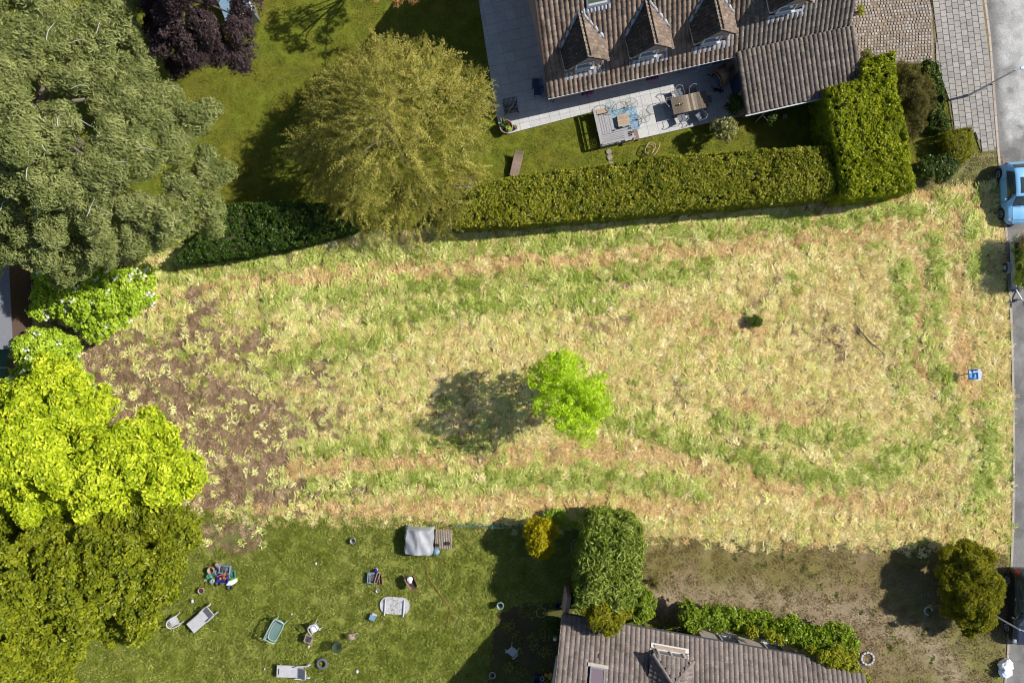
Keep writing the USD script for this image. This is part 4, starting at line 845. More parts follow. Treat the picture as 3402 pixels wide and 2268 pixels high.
dd = part(NH, 'door', box((8.35, .375, 1.05), (.95, .05, 2.05)), 'grey_upvc'); part(dd, 'handle', box((8.70, .33, 1.02), (.03, .05, .14)), 'galvanised')
window(NH, (9.75, .37, 1.15), 1.5, 2.0, mul=2, frame='white_upvc')
part(NH, 'verge', cat(slab([(-.10, -.08, EZ + .02), (.02, -.08, EZ + .02), (.02, 6, EZ + 6.08), (-.10, 6, EZ + 6.08)], .16)), 'wood_dark')
# skylight
MS = slope((0, 0, EZ), (1, 0, 0), (0, s2, s2), (0, -s2, s2))
def onr(m): v, f = vf(m); return MS(v), f
sk = part(NH, 'skylight', onr(cat(*[box((x, y, .08), (sx, sy, .16)) for x, y, sx, sy in ((3.07, 4.40, 1.22, .10), (3.07, 6.05, 1.22, .09), (2.51, 5.23, .10, 1.55), (3.63, 5.23, .10, 1.55))])), 'grey_upvc')
part(sk, 'pane', onr(box((3.07, 5.2, .10), (1.02, 1.6, .02))), 'pane_green')
part(sk, 'sash', onr(box((3.07, 4.50, .125), (1.0, .09, .03))), 'white_upvc')
for i in range(8): part(sk, 'apron', onr(mv(tube([(2.30 + .19 * i, 4.10, .045), (2.30 + .19 * i, 4.36, .055)], .085, 10), (0, 0, 0))), 'lead', True)
# dormers
for q, (u, b) in enumerate(DORM):
    zb = EZ + b; ze, zr, hw, ho = zb + .95, zb + 2.13, .90, 1.13; fy = b; yo = b - .22
    P = [(-hw, zb - .05), (hw, zb - .05), (hw, ze), (0, ze + (zr - ze) * .80 + .02), (-hw, ze)]
    V = np.array([[u + x, y, z] for y in (fy, fy + .12) for x, z in P]); F = [[0, 1, 2], [0, 2, 3], [0, 3, 4], [5, 7, 6], [5, 8, 7], [5, 9, 8]] + [k for i in range(5) for k in ([i, i + 5, (i + 1) % 5 + 5], [i, (i + 1) % 5 + 5, (i + 1) % 5])]
    d = part(NH, 'dormer', (V, np.array(F)), 'brick_brown')
    ck = []
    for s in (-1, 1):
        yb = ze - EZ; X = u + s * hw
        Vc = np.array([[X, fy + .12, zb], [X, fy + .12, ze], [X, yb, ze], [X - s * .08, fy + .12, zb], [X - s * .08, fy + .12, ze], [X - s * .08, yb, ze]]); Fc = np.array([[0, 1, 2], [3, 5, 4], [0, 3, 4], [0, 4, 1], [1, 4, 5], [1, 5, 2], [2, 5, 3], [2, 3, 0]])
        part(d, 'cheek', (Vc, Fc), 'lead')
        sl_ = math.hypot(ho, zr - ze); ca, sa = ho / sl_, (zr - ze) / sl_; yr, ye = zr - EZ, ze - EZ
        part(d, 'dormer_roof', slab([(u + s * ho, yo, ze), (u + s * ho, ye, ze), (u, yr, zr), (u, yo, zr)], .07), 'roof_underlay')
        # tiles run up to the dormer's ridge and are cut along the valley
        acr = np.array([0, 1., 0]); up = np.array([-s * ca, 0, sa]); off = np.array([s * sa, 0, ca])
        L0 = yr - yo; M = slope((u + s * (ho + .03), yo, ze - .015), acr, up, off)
        roof_tiles(d, M, L0, sl_, .20, .26, TC if s > 0 else [(.060, .046, .037), (.075, .056, .044), (.048, .040, .030)], rh, 0, roll=.035, clip=lambda x, y: x < (ye - yo) + (yr - ye) * y / sl_ - .02)  # west slopes have their shade painted into darker tile tints
        part(d, 'gutter', cat(box((u + s * (ho + .07), (yo + ye) / 2, ze - .03), (.03, ye - yo, .09)), box((u + s * (ho + .02), (yo + ye) / 2, ze - .065), (.10, ye - yo, .012)), box((u + s * (ho + .01), yo - .01, ze - .03), (.12, .014, .07))), 'white_upvc')
        k = np.linspace(0, 1, 9); vl = np.stack([u + s * (ho * .98) * (1 - k), ye + (yr - ye) * k, ze + (zr - ze) * k + .05], 1)
        vl[:, 0] += s * .07; vl[:, 1] += .05; part(d, 'valley_lead', tube(vl, .125 + .02 * np.sin(np.arange(9) * 2.4), 7), 'lead', True)
    nr = int((zr - EZ - yo) / .3)
    for i in range(nr):
        y0 = yo + i * (zr - EZ - yo) / nr; part(d, 'ridge_tile', tube([(u, y0, zr + .02), (u, y0 + (zr - EZ - yo) / nr * 1.02, zr + .032)], [.075, .07], 8), 'lichen_tile', True)
    fr = part(d, 'window', cat(*[box((u - .05, fy - .03, zb + z), (1.0, .09, .07)) for z in (.12, .82)] + [box((u - .05 + s * .465, fy - .03, zb + .47), (.07, .09, .63)) for s in (-1, 1)] + [box((u - .05, fy - .09, zb + .06), (1.06, .20, .05))]), 'white_upvc')
    part(d, 'pane', box((u - .05, fy - .012, zb + .47), (.86, .02, .63)), 'pane')
    for i, (x0, x1) in enumerate(((-1.06, -.62), (-.615, .52), (.525, 1.06))):
        A = [(u + x0, -.5), (u + x1, -.5)]
        part(d, 'apron', onr(box((u + (x0 + x1) / 2, (b - .17) / s2, .085), (x1 - x0, .42, .02))), 'lead')
    part(d, 'flashing', onr(box((u + .985, (b + .18) / s2, .09), (.15, .62, .03))), 'lead')
# side wing with a low roof
EX0, EX1, EY, EZ2 = 10.48, 17.05, -3.22, 2.05
lt = part(NH, 'lean_to_wall', cat(box((EX0 + .35, (EY + .35) / 2 + .25, 1.02), (.22, -EY + .2, 1.95)), box(((EX0 + EX1) / 2 + .12, EY + .36, 1.0), (EX1 - EX0 - .72, .22, 1.9)), box((EX1 - .25, (EY + .35) / 2 + .25, 1.02), (.22, -EY + .2, 1.95))), 'brick_brown')
ph = math.atan2(.64, -EY - .02); sl2 = math.hypot(.64, -EY - .02)
lr = part(NH, 'lean_to_roof', slab([(EX0, EY, EZ2), (EX1, EY, EZ2), (EX1, -.02, EZ2 + .64), (EX0, -.02, EZ2 + .64)], .10), 'roof_underlay')
roof_tiles(lr, slope((EX0, EY - .04, EZ2), (1, 0, 0), (0, math.cos(ph), math.sin(ph)), (0, -math.sin(ph), math.cos(ph))), EX1 - EX0 - .02, sl2 + .05, TW, .37, TC2, rh, 110, stripe=lambda i: strp[i + 40] * (1.15 if i in (3, 7, 15) else 1))
part(NH, 'gutter', cat(box(((EX0 + EX1) / 2, EY - .13, EZ2 - .06), (EX1 - EX0, .03, .08)), box(((EX0 + EX1) / 2, EY - .05, EZ2 - .11), (EX1 - EX0, .12, .012))), 'white_upvc')
part(NH, 'side_door', box((EX0 + .22, -1.25, 1.02), (.06, .95, 1.95)), 'dark_blue_paint')
part(NH, 'wall_lamp', lathe([(0, -.06), (.07, -.05), (.10, .05), (.06, .10), (0, .11)], 12, (EX0 + .12, -2.35, 1.75)), 'white_upvc', True)
for x in (2.35, 6.15):
    q = np.array([oN[0], oN[1], 0]) + Rz(math.radians(12.75)) @ np.array([x, -.02, 0])
    fbx = thing('flower_box', ('window box with magenta flowers under the gutter near the corner of the north house' if x < 3 else 'window box with magenta flowers under the gutter near the middle of the north house'), 'flower box', (q[0], q[1], 0), 12.75)
    part(fbx, 'box', cbox((0, .22, .82), (.7, .2, .18), .01), 'dark_grey_plastic'); part(fbx, 'flowers', mv(leaf_clump(R0, 70, .3, .09, .07, flat=.45), (0, .12, 1.0)), 'petal_magenta', kind='stuff')

# ---- south house: local x runs west from the east corner, y up the north slope
oS = at(2870, 2218, 2.5); SH = thing('south_house', 'house with grey-brown tiles, a hipped dormer and cream rendered wall', 'house', (oS[0], oS[1], 0), 170.05)
SW, SP_ = 16.75, math.radians(38); cs, sn = math.cos(SP_), math.sin(SP_)
part(SH, 'wall', box((4.45, 4.5, 1.24), (8.7, 8.7, 2.36)), 'render_cream'); part(SH, 'wall', box((12.7, 6.0, 1.24), (7.6, 5.7, 2.36)), 'render_cream', label='wall set back under the eave')
part(SH, 'gable', (np.array([[16.5, .2, 2.4], [16.5, 9.0, 2.4], [16.5, 4.6, 2.4 + 4.3 * math.tan(SP_)], [16.3, .2, 2.4], [16.3, 9.0, 2.4], [16.3, 4.6, 2.4 + 4.3 * math.tan(SP_)]]), np.array([[0, 1, 2], [3, 5, 4], [0, 3, 4], [0, 4, 1], [1, 4, 5], [1, 5, 2], [2, 5, 3], [2, 3, 0]])), 'brick_brown')
part(SH, 'garden_wall', box((16.6, -.35, 1.1), (.22, 1.2, 2.2)), 'brick_brown')
part(SH, 'post', box((12.0, .25, 1.2), (.14, .14, 2.35)), 'wood_dark'); part(SH, 'post', box((9.2, .25, 1.2), (.14, .14, 2.35)), 'wood_dark')
RZ0 = 2.5; Lr = 4.7 / cs
srf = part(SH, 'roof', slab([(0, 0, RZ0), (SW, 0, RZ0), (SW, 4.7, RZ0 + 4.7 * math.tan(SP_)), (0, 4.7, RZ0 + 4.7 * math.tan(SP_))], .1), 'roof_underlay')
sbk = part(SH, 'roof', slab([(0, 4.72, RZ0 + 4.7 * math.tan(SP_)), (SW, 4.72, RZ0 + 4.7 * math.tan(SP_)), (SW, 9.4, RZ0), (0, 9.4, RZ0)], .1), 'roof_underlay', label='back slope of the roof')
MSS = slope((0, 0, RZ0), (1, 0, 0), (0, cs, sn), (0, -sn, cs))
def ons(m): v, f = vf(m); return MSS(v), f
def s_skip(x, y):
    v = y * cs
    return (abs(x - 14.72) < .42 and 1.85 < v < 3.2) or (abs(x - 10.87) < .80 and .75 < v < 3.4)
TC3 = [(.122, .098, .089), (.135, .108, .097), (.110, .088, .081), (.148, .120, .108)]
roof_tiles(srf, slope((0, -.04, RZ0 + -.02), (1, 0, 0), (0, cs, sn), (0, -sn, cs)), SW, Lr, .272, .36, TC3, rh, 300, s_skip, roll=.06, var=.07)
roof_tiles(sbk, slope((0, 9.45, RZ0 - .02), (1, 0, 0), (0, -cs, sn), (0, sn, cs)), SW, Lr, .55, .7, TC3, rh, 0, roll=.05)
part(SH, 'gutter', cat(box((SW / 2, -.12, RZ0 - .06), (SW + .1, .03, .08)), box((SW / 2, -.06, RZ0 - .1), (SW + .1, .12, .012))), 'dark_grey_plastic')
part(SH, 'verge', slab([(SW - .02, -.06, RZ0 + .03), (SW + .14, -.06, RZ0 + .03), (SW + .14, 4.7, RZ0 + 4.7 * math.tan(SP_) + .05), (SW - .02, 4.7, RZ0 + 4.7 * math.tan(SP_) + .05)], .18), 'tile_tint', tint=(.15, .12, .11))
for x in (7.15, 4.6):
    f = part(SH, 'window', cat(*[box((x, .13, 1.4 + s * .5), (1.1, .10, .07)) for s in (-1, 1)] + [box((x + s * .515, .13, 1.4), (.07, .10, .93)) for s in (-1, 1)] + [box((x, .06, .86), (1.24, .20, .05))]), 'white_upvc'); part(f, 'pane', box((x, .14, 1.4), (.96, .03, .93)), 'pane')
f = part(SH, 'skylight', ons(cat(*[box((14.72 + x, y, .08), (sx, sy, .16)) for x, y, sx, sy in ((0, 2.50, .80, .09), (0, 3.75, .80, .09), (-.37, 3.12, .07, 1.16), (.37, 3.12, .07, 1.16))])), 'grey_metal')
part(f, 'pane', ons(box((14.72, 3.12, .12), (.67, 1.16, .02))), 'pane_pink'); part(f, 'apron', ons(cbox((14.72, 2.36, .10), (1.12, .20, .07), .02)), 'render_cream')
part(SH, 'vent_tile', ons(cbox((14.69, 1.85, .09), (.14, .22, .10), .03)), 'roof_underlay')
# hipped dormer
dz = RZ0 + .72 * math.tan(SP_); X = 10.87; hw = .92; he = dz + 1.0; ho = 1.10; yo = .66; pr = he + .85
d = part(SH, 'dormer', cat(box((X, .80, (dz + he) / 2), (2 * hw, .14, he - dz)),), 'render_cream')
for s in (-1, 1):
    yb = (he - RZ0) / math.tan(SP_); A = X + s * hw
    part(d, 'cheek', (np.array([[A, .87, dz], [A, .87, he], [A, yb, he], [A - s * .08, .87, dz], [A - s * .08, .87, he], [A - s * .08, yb, he]]), np.array([[0, 1, 2], [3, 5, 4], [0, 3, 4], [0, 4, 1], [1, 4, 5], [1, 5, 2], [2, 5, 3], [2, 3, 0]])), 'roof_underlay')
    part(d, 'flashing', cat(box((X + s * (hw + .10), .95, dz + .24), (.10, .55, .06), Rx(SP_))), 'white_upvc')
    yb2 = (pr - RZ0) / math.tan(SP_)
    part(d, 'dormer_roof', slab([(X + s * ho, yo, he), (X + s * ho, yb, he), (X, yb2, pr), (X, yo + ho, pr)], .06), 'roof_underlay')
    sl_ = math.hypot(ho, pr - he); up = np.array([-s * ho, 0, pr - he]) / sl_; off = np.array([s * (pr - he), 0, ho]) / sl_
    roof_tiles(d, slope((X + s * ho, yo, he), (0, 1, 0), up, off), yb2 - yo, sl_, .25, .30, TC3, rh, 0, roll=.04, clip=lambda x, y: ho * y / sl_ - .02 < x < (yb - yo) + (yb2 - yb) * y / sl_, var=.07)
    for i in range(6):
        a = np.array([X + s * ho, yo, he]) + (np.array([X, yo + ho, pr]) - [X + s * ho, yo, he]) * (i / 6); b2 = np.array([X + s * ho, yo, he]) + (np.array([X, yo + ho, pr]) - [X + s * ho, yo, he]) * ((i + 1.04) / 6)
        part(d, 'hip_tile', tube([a + [0, 0, .03], b2 + [0, 0, .05]], [.10, .085], 8), 'tile_tint', tint=np.array((.15, .125, .118)))
part(d, 'dormer_roof', slab([(X - ho, yo, he), (X + ho, yo, he), (X, yo + ho, pr)], .06), 'roof_underlay', label='hipped front of the dormer roof')
sl_ = math.hypot(ho, pr - he); up = np.array([0, ho, pr - he]) / sl_; off = np.array([0, -(pr - he), ho]) / sl_
roof_tiles(d, slope((X - ho, yo - .02, he), (1, 0, 0), up, off), 2 * ho, sl_, .25, .30, TC3, rh, 0, roll=.04, clip=lambda x, y: ho * y / sl_ < x < 2 * ho - ho * y / sl_, var=.07)
f = part(d, 'window', cat(*[box((X, .71, dz + z), (1.5, .10, .07)) for z in (.14, .86)] + [box((X + x, .71, dz + .5), (.08, .10, .65)) for x in (-.71, 0, .71)]), 'white_upvc')
part(d, 'pane', box((X, .725, dz + .5), (1.34, .02, .64)), 'pane'); part(d, 'sill', box((X, .62, dz + .07), (1.7, .24, .05)), 'wood_pale')
part(d, 'apron', ons(cbox((X, .62 / cs, .10), (2.1, .26, .05), .02)), 'white_upvc')

# ------------------------------------------------------------------ cars
def car(name, label, loc, rz, St, wheels, wr, paint, seams=()):
    """Body lofted through stations along its length: (x, half width, sill z, belt z, top z, half width at the top)."""
    t = thing(name, label, 'car', loc, rz); St = np.array(St, float); itp = PchipInterpolator(St[:, 0], St[:, 1:])
    def S(x, tt):
        hw, zl, zb, zt, wt = itp(x); K = np.array([(hw * .90, zl), (hw * .99, zl * .45 + zb * .55), (hw * .965, zb), (hw * .35 + wt * .65, zb + (zt - zb) * .62), (wt * .98, zb + (zt - zb) * .90), (wt * .62, zt - .004), (0, zt + .012)])
        p = PchipInterpolator(np.arange(7), K)(abs(tt)); return np.array([x, p[0] * (1 if tt >= 0 else -1), p[1]])
    xs = np.unique(np.concatenate([np.linspace(St[0, 0], St[-1, 0], 44)])); ts = np.concatenate([np.linspace(0, 5.98, 22), [6.]]); ts = np.concatenate([ts - 0, -ts[::-1][1:]])
    tl = [6 - abs(k) for k in np.linspace(-6, 6, 45)]; sg = np.sign(np.linspace(-6, 6, 45)); P = np.array([[S(x, (tl[j] if sg[j] >= 0 else -tl[j])) for j in range(45)] for x in xs])
    # ends tucked in
    v, f = sheet(P); c0, c1 = len(v), len(v) + 1; v = np.vstack([v, P[0].mean(0), P[-1].mean(0)]); F = np.vstack([f[:, [0, 1, 2]], f[:, [0, 2, 3]]]); e = []
    n = 45
    for j in range(n - 1): e += [[c0, j, j + 1], [c1, (len(xs) - 1) * n + j + 1, (len(xs) - 1) * n + j]]
    m = trimesh.Trimesh(v, np.vstack([F, e]), process=False); 
    part(t, 'body', (m.vertices, m.faces), paint, 50)
    def patch(pname, x0, x1, t0, t1, mt, off=.006, sides=(1, -1), nx=10, nt=6, skew=None, lab=None):
        for s in sides:
            G = []
            for i, x in enumerate(np.linspace(x0, x1, nx)):
                row = []
                for tt in np.linspace(t0, t1, nt):
                    xx = x + (skew(x, tt) if skew else 0); p = S(xx, tt * s)
                    a = S(min(xx + .02, St[-1, 0]), tt * s) - S(max(xx - .02, St[0, 0]), tt * s); b = S(xx, (tt + .05) * s) - S(xx, (tt - .05) * s); nn = np.cross(a, b) * s; nn /= np.linalg.norm(nn) + 1e-9
                    nn = -nn if (nn[2] < 0 and tt > 2.2) or nn[1] * s < -.2 else nn; row.append(p + nn * off)
                G.append(row)
            part(t, pname, sheet(np.array(G)), mt, True, label=lab)
    def span(pname, x0, x1, tmin, mt, off=.006, nx=10):
        G = []
        for x in np.linspace(x0, x1, nx):
            row = []
            for tt in np.linspace(-1, 1, 17):
                k = 6 - abs(tt) * (6 - tmin); s = 1 if tt >= 0 else -1; p = S(x, k * s); a = S(x + .02, k * s) - S(x - .02, k * s); b = S(x, min(k + .05, 6) * s) - S(x, (k - .05) * s); nn = np.cross(a, b) * s; nn = nn / (np.linalg.norm(nn) + 1e-9); nn = -nn if nn[2] < 0 else nn; row.append(p + nn * off)
            G.append(row)
        part(t, pname, sheet(np.array(G)), mt, True)
    for x in wheels:
        for s in (-1, 1):
            hw = itp(x)[0]; c = (x, s * (hw - .085), wr)
            part(t, 'wheel_arch', mv(tube([(0, -s * .02, 0), (0, s * .075, 0)], wr * 1.16, 24), (x, s * (hw - .06), wr * 1.02)), 'car_trim')
            w = part(t, 'wheel', mv(lathe([(wr * .62, -.09), (wr * .95, -.095), (wr, -.06), (wr, .06), (wr * .95, .095), (wr * .62, .09), (wr * .62, -.09)], 28), c, Rx(math.pi / 2)), 'rubber', 40)
            so = s * .085
            part(w, 'rim', cat(mv(ring((0, 0, 0), wr * .58, .025, 24, 5), (c[0], c[1] + so, c[2]), Rx(math.pi / 2)), *[box((c[0] + math.cos(a) * wr * .3, c[1] + so, c[2] + math.sin(a) * wr * .3), (wr * .56, .03, .045), Ry(-a)) for a in np.arange(5) * 1.2566 + .3], mv(lathe([(0, .02), (.05, .02), (.06, -.02)], 12), (c[0], c[1] + so, c[2]), Rx(-s * math.pi / 2))), 'alloy')
            part(w, 'brake_disc', mv(lathe([(0, -.01), (wr * .5, -.01), (wr * .5, .01), (0, .01)], 20), (c[0], c[1] + so * .5, c[2]), Rx(math.pi / 2)), 'car_trim')
    def seam(pts):
        for s in (1, -1):
            P_ = []
            for (xa, ta), (xb, tb) in zip(pts[:-1], pts[1:]): P_ += [S(xa + (xb - xa) * k / 6, (ta + (tb - ta) * k / 6) * s) * [1, 1.006, 1] + [0, 0, .004] for k in range(6)]
            P_.append(S(pts[-1][0], pts[-1][1] * s) * [1, 1.006, 1] + [0, 0, .004]); part(t, 'panel_gap', tube(P_, .011, 5), 'car_trim')
    for ds in seams: seam(ds)
    return t, S, patch, span
ST1 = [(0, .58, .34, .62, .70, .42), (.06, .68, .30, .78, .86, .50), (.22, .75, .28, .90, 1.12, .53), (.52, .795, .25, .94, 1.40, .55), (.95, .815, .22, .93, 1.485, .565), (1.55, .82, .20, .92, 1.495, .57), (2.05, .82, .20, .915, 1.42, .56), (2.35, .815, .20, .91, 1.22, .57), (2.62, .805, .22, .90, 1.01, .60), (3.0, .785, .25, .84, .93, .58), (3.32, .70, .28, .70, .80, .50), (3.50, .56, .32, .56, .66, .38), (3.57, .42, .36, .50, .55, .28)]
c1 = at(3392, 636, .9); h1 = math.radians(-86.5)
t, S, patch, span = car('blue_hatchback', 'pale blue small hatchback parked by the kerb', (c1[0] - math.cos(h1) * 1.78, c1[1] - math.sin(h1) * 1.78, -.085), -86.5, ST1, (.60, 2.90), .30, 'car_blue', [[(.97, 2.1), (.97, .5), (2.29, .5), (2.29, 2.1)], [(2.64, 5.9), (2.66, 4.2), (3.36, 4.2), (3.38, 5.9)]])
patch('side_window', .55, 2.28, 2.15, 3.9, 'car_glass', .008, nx=16, skew=lambda x, tt: (-.28 * (tt - 2.15) / 1.75 if x > 2.0 else 0) + (.10 * (tt - 2.15) if x < .8 else 0))
span('windscreen', 2.10, 2.60, 4.05, 'car_glass', .008); span('rear_window', .24, .50, 4.1, 'car_glass', .008); span('sunroof', 1.05, 1.95, 5.1, 'car_glass', .008)
patch('door', .98, 2.28, .5, 2.05, 'car_blue', .007, nx=14); patch('tail_lamp', .07, .17, 2.0, 2.9, 'tail_red', .012); patch('headlight', 3.24, 3.40, 2.1, 3.4, 'head_clear', .012)
for s in (-1, 1):
    part(t, 'mirror', cbox((2.16, s * .90, .98), (.12, .19, .13), .035), 'car_blue', 30); part(t, 'door_handle', cbox((1.22, s * .825, .86), (.15, .03, .028), .01), 'galvanised')
part(t, 'bonnet', sheet(np.array([[S(x, k * (1 if q >= 0 else -1)) + [0, 0, .006] for q in np.linspace(-1, 1, 13) for k in [6 - abs(q) * 1.7]] for x in np.linspace(2.68, 3.34, 8)])), 'car_blue', True)
for s in (-1, 1): part(t, 'wiper', tube([(2.60, s * .1, 1.055), (2.50, s * .35 + .15, 1.13)], .012, 5), 'car_trim')
ST2 = [(0, .62, .36, .72, .80, .48), (.05, .74, .30, .86, .98, .55), (.22, .82, .27, .94, 1.28, .58), (.55, .855, .24, .96, 1.42, .60), (1.2, .87, .22, .95, 1.46, .61), (2.0, .875, .20, .945, 1.47, .61), (2.55, .875, .20, .94, 1.41, .60), (2.9, .87, .20, .93, 1.22, .61), (3.2, .86, .22, .92, 1.02, .65), (3.7, .84, .25, .86, .94, .62), (4.15, .76, .28, .74, .84, .54), (4.36, .60, .32, .60, .70, .40), (4.44, .46, .36, .52, .58, .3)]
c2 = at(3420, 2022, .9); h2 = math.radians(-91)
t, S, patch, span = car('black_estate', 'black estate car with a navy bonnet parked by the kerb', (c2[0] - math.cos(h2) * 2.22, c2[1] - math.sin(h2) * 2.22, -.085), -91, ST2, (.78, 3.52), .33, 'car_black', [[(1.0, 2.1), (1.0, .5), (2.86, .5), (2.86, 2.1)], [(1.9, 2.1), (1.9, .5)]])
patch('side_window', .45, 2.82, 2.15, 3.9, 'car_glass', .008, nx=18, skew=lambda x, tt: (-.30 * (tt - 2.15) / 1.75 if x > 2.5 else 0) + (.12 * (tt - 2.15) if x < .8 else 0))
span('windscreen', 2.62, 3.16, 4.05, 'car_glass', .008); span('rear_window', .12, .34, 4.1, 'car_glass', .008)
patch('door', 1.0, 1.88, .5, 2.05, 'car_black', .007); patch('door', 1.92, 2.85, .5, 2.05, 'car_black', .007); patch('tail_lamp', .05, .22, 1.8, 3.0, 'tail_red', .012); patch('headlight', 4.02, 4.28, 2.0, 3.4, 'head_clear', .012)
for s in (-1, 1):
    part(t, 'mirror', cbox((2.72, s * .96, 1.0), (.13, .20, .14), .035), 'car_trim', 30)
    for x in (1.15, 2.1): part(t, 'door_handle', cbox((x, s * .88, .88), (.17, .03, .03), .01), 'car_trim')
    part(t, 'roof_rail', tube([(.6, s * .585, 1.42), (1.4, s * .59, 1.49), (2.3, s * .59, 1.47)], .016, 6), 'galvanised', True)
part(t, 'bonnet', sheet(np.array([[S(x, k * (1 if q >= 0 else -1)) + [0, 0, .006] for q in np.linspace(-1, 1, 13) for k in [6 - abs(q) * 1.7]] for x in np.linspace(3.24, 4.2, 8)])), 'car_navy', True)

# ---- trailer heaped with cuttings
ct = at(3400, 880, .5); tr = thing('garden_trailer', 'galvanised car trailer standing at the kerb below the blue car', 'trailer', (ct[0], ct[1], -.085), -87.5)
part(tr, 'bed', box((0, 0, .52), (2.5, 1.36, .06)), 'wood_weathered')
for y in (-.69, .69): part(tr, 'side_panel', box((0, y, .72), (2.54, .025, .40)), 'galvanised')
for x in (-1.27, 1.27): part(tr, 'tailgate', box((x, 0, .72), (.025, 1.36, .40)), 'galvanised')
for s in (-1, 1):
    w = part(tr, 'wheel', mv(lathe([(.15, -.08), (.26, -.085), (.29, -.05), (.29, .05), (.26, .085), (.15, .08), (.15, -.08)], 24), (.1, s * .83, .29), Rx(math.pi / 2)), 'rubber', 40); part(w, 'rim', mv(lathe([(0, .03), (.12, .02), (.16, -.02)], 16), (.1, s * .89, .29), Rx(-s * math.pi / 2)), 'galvanised')
    a = np.linspace(.1, math.pi - .1, 11); v, f = sheet(np.array([[(.1 + math.cos(k) * .36, s * (.83 + q), .29 + math.sin(k) * .36) for q in (-.11, .11)] for k in a])); part(tr, 'mudguard', (np.vstack([v, v + [0, 0, .012]]), np.vstack([f, f[:, ::-1] + len(v)])), 'galvanised', True)
    part(tr, 'drawbar', tube([(1.1, s * .55, .46), (2.1, s * .03, .46)], .035, 6), 'galvanised')
part(tr, 'coupling', cbox((2.2, 0, .48), (.30, .12, .14), .03), 'galvanised'); part(tr, 'jockey_wheel', cat(tube([(2.0, -.16, .75), (2.0, -.16, .15)], .025, 8), mv(lathe([(0, -.03), (.10, -.03), (.10, .03), (0, .03)], 14), (2.0, -.16, .10), Rx(math.pi / 2))), 'galvanised')
part(tr, 'crossbar', box((1.33, 0, .55), (.06, 1.5, .06)), 'galvanised')
hp = thing('hedge_cuttings', 'tall heap of green and orange-brown cut conifer branches on the trailer', 'cuttings', (ct[0], ct[1], -.085), -87.5)
rng = np.random.default_rng(5); lbh = np.array([[x, y, z, .5, .45, .4] for x in (-.9, -.3, .3, .8) for y in (-.55, .0, .55) for z in (.95 + .45 * math.cos(x * 1.2) * math.cos(y * 1.8),)])
part(hp, 'core', mv(trimesh.creation.icosphere(2, 1.0), (0, 0, .75), np.diag([1.15, .62, .55])), 'hedge_wood', True)
foliage(hp, lbh, [(spray(R0, 14, .55, .14, .035), 'leaf_conifer') for _ in range(3)], 30, 81, head=2.2, spread=.5, name='branches')
lb2 = np.array([[-1.0, .30, 1.45, .45, .45, .35], [-1.1, -.3, 1.40, .42, .40, .35], [-.6, .1, 1.72, .4, .4, .25]]); foliage(hp, lb2, [(spray(R0, 14, .5, .14, .035), 'leaf_autumn') for _ in range(2)], 34, 82, head=2.6, spread=.5, name='dead_branches')

# ---- estate agent's board, lamps, posts
bs = at(3211, 1241, 0); sb = thing('sale_board', 'blue and white estate agent board tipped back on its short post in the mown plot', 'sign', (bs[0], bs[1], 0), 0)
part(sb, 'post', box((.0, 0, .36), (.06, .06, .78)), 'wood_pale')
Rt_ = Rz(math.radians(4)) @ Ry(1.24); Cb = np.array([.0, 0, .79])
def bd(y, z, w, h, x, th=.006, a=0.):
    """A plate on the board: y across, z up the board from its middle, x off its face."""
    v, f = box((0, 0, 0), (th, w, h), Rx(a)); return (v + [x, y, z]) @ Rt_.T + Cb, f
bo = part(sb, 'board', bd(0, 0, .56, .64, 0, .02), 'sign_blue'); part(bo, 'header', bd(0, .245, .56, .15, -.0135), 'sign_pale')
part(sb, 'second_board', box((.05, -.05, .735), (.02, .54, .66), Rz(math.radians(-9)) @ Ry(1.30)), 'sign_white')
# the marks on the board, seen from the west: reading runs from north (+y) to south (-y)
for n_, m_, c_ in [('letter', cat(bd(.10, -.20, .07, .15, -.0135), bd(.185, -.235, .09, .075, -.0140)), 'sign_white'), ('letter', bd(.145, -.255, .05, .05, -.0145), 'sign_white'), ('letter', bd(-.02, -.20, .05, .15, -.0135, a=.5), 'sign_cyan'), ('letter', bd(-.02, -.20, .05, .15, -.0142, a=-.5), 'sign_cyan'), ('letter', bd(-.14, -.20, .08, .13, -.0135), 'sign_cyan'),
      ('logo', bd(.14, .06, .075, .22, -.0135), 'sign_white'), ('logo', bd(.14, -.03, .10, .08, -.0140), 'sign_white'), ('lettering', bd(-.09, .03, .20, .075, -.0135), 'sign_cyan'), ('lettering', bd(-.20, .0, .06, .15, -.0140), 'sign_cyan')]: part(bo, n_, m_, c_)
def lamp(label, base, head, H=4.3):
    b = at(*base); d = np.array(head) / np.linalg.norm(head); t = thing('street_lamp', label, 'street lamp', (b[0], b[1], 0), math.degrees(math.atan2(d[1], d[0])), 'street lamps beside the road')
    part(t, 'post', tube([(0, 0, -.1), (0, 0, .9), (0, 0, .92), (0, 0, H)], [.07, .07, .05, .038], 12), 'pole_grey', 40); part(t, 'arm', tube([(0, 0, H - .02), (.10, 0, H + .05), (.22, 0, H + .06)], .022, 8), 'pole_grey', True)
    g = np.array([[(.18 + .60 * i / 9, .15 * math.sin(math.pi * (.12 + .80 * i / 9)) * math.cos(a), H + .06 + .085 * math.sin(math.pi * (.15 + .75 * i / 9)) * math.sin(a)) for a in np.linspace(0, 2 * np.pi, 15)] for i in range(10)]); part(t, 'lamp_head', sheet(g), 'lamp_white', True)
lamp('grey street lamp with white head between the pavement flags and pale road', (3216, 318), (1, .25)); lamp('pale street lamp rising out of the golden-olive conifer by the black car', (3228, 2000), (1, -.2))
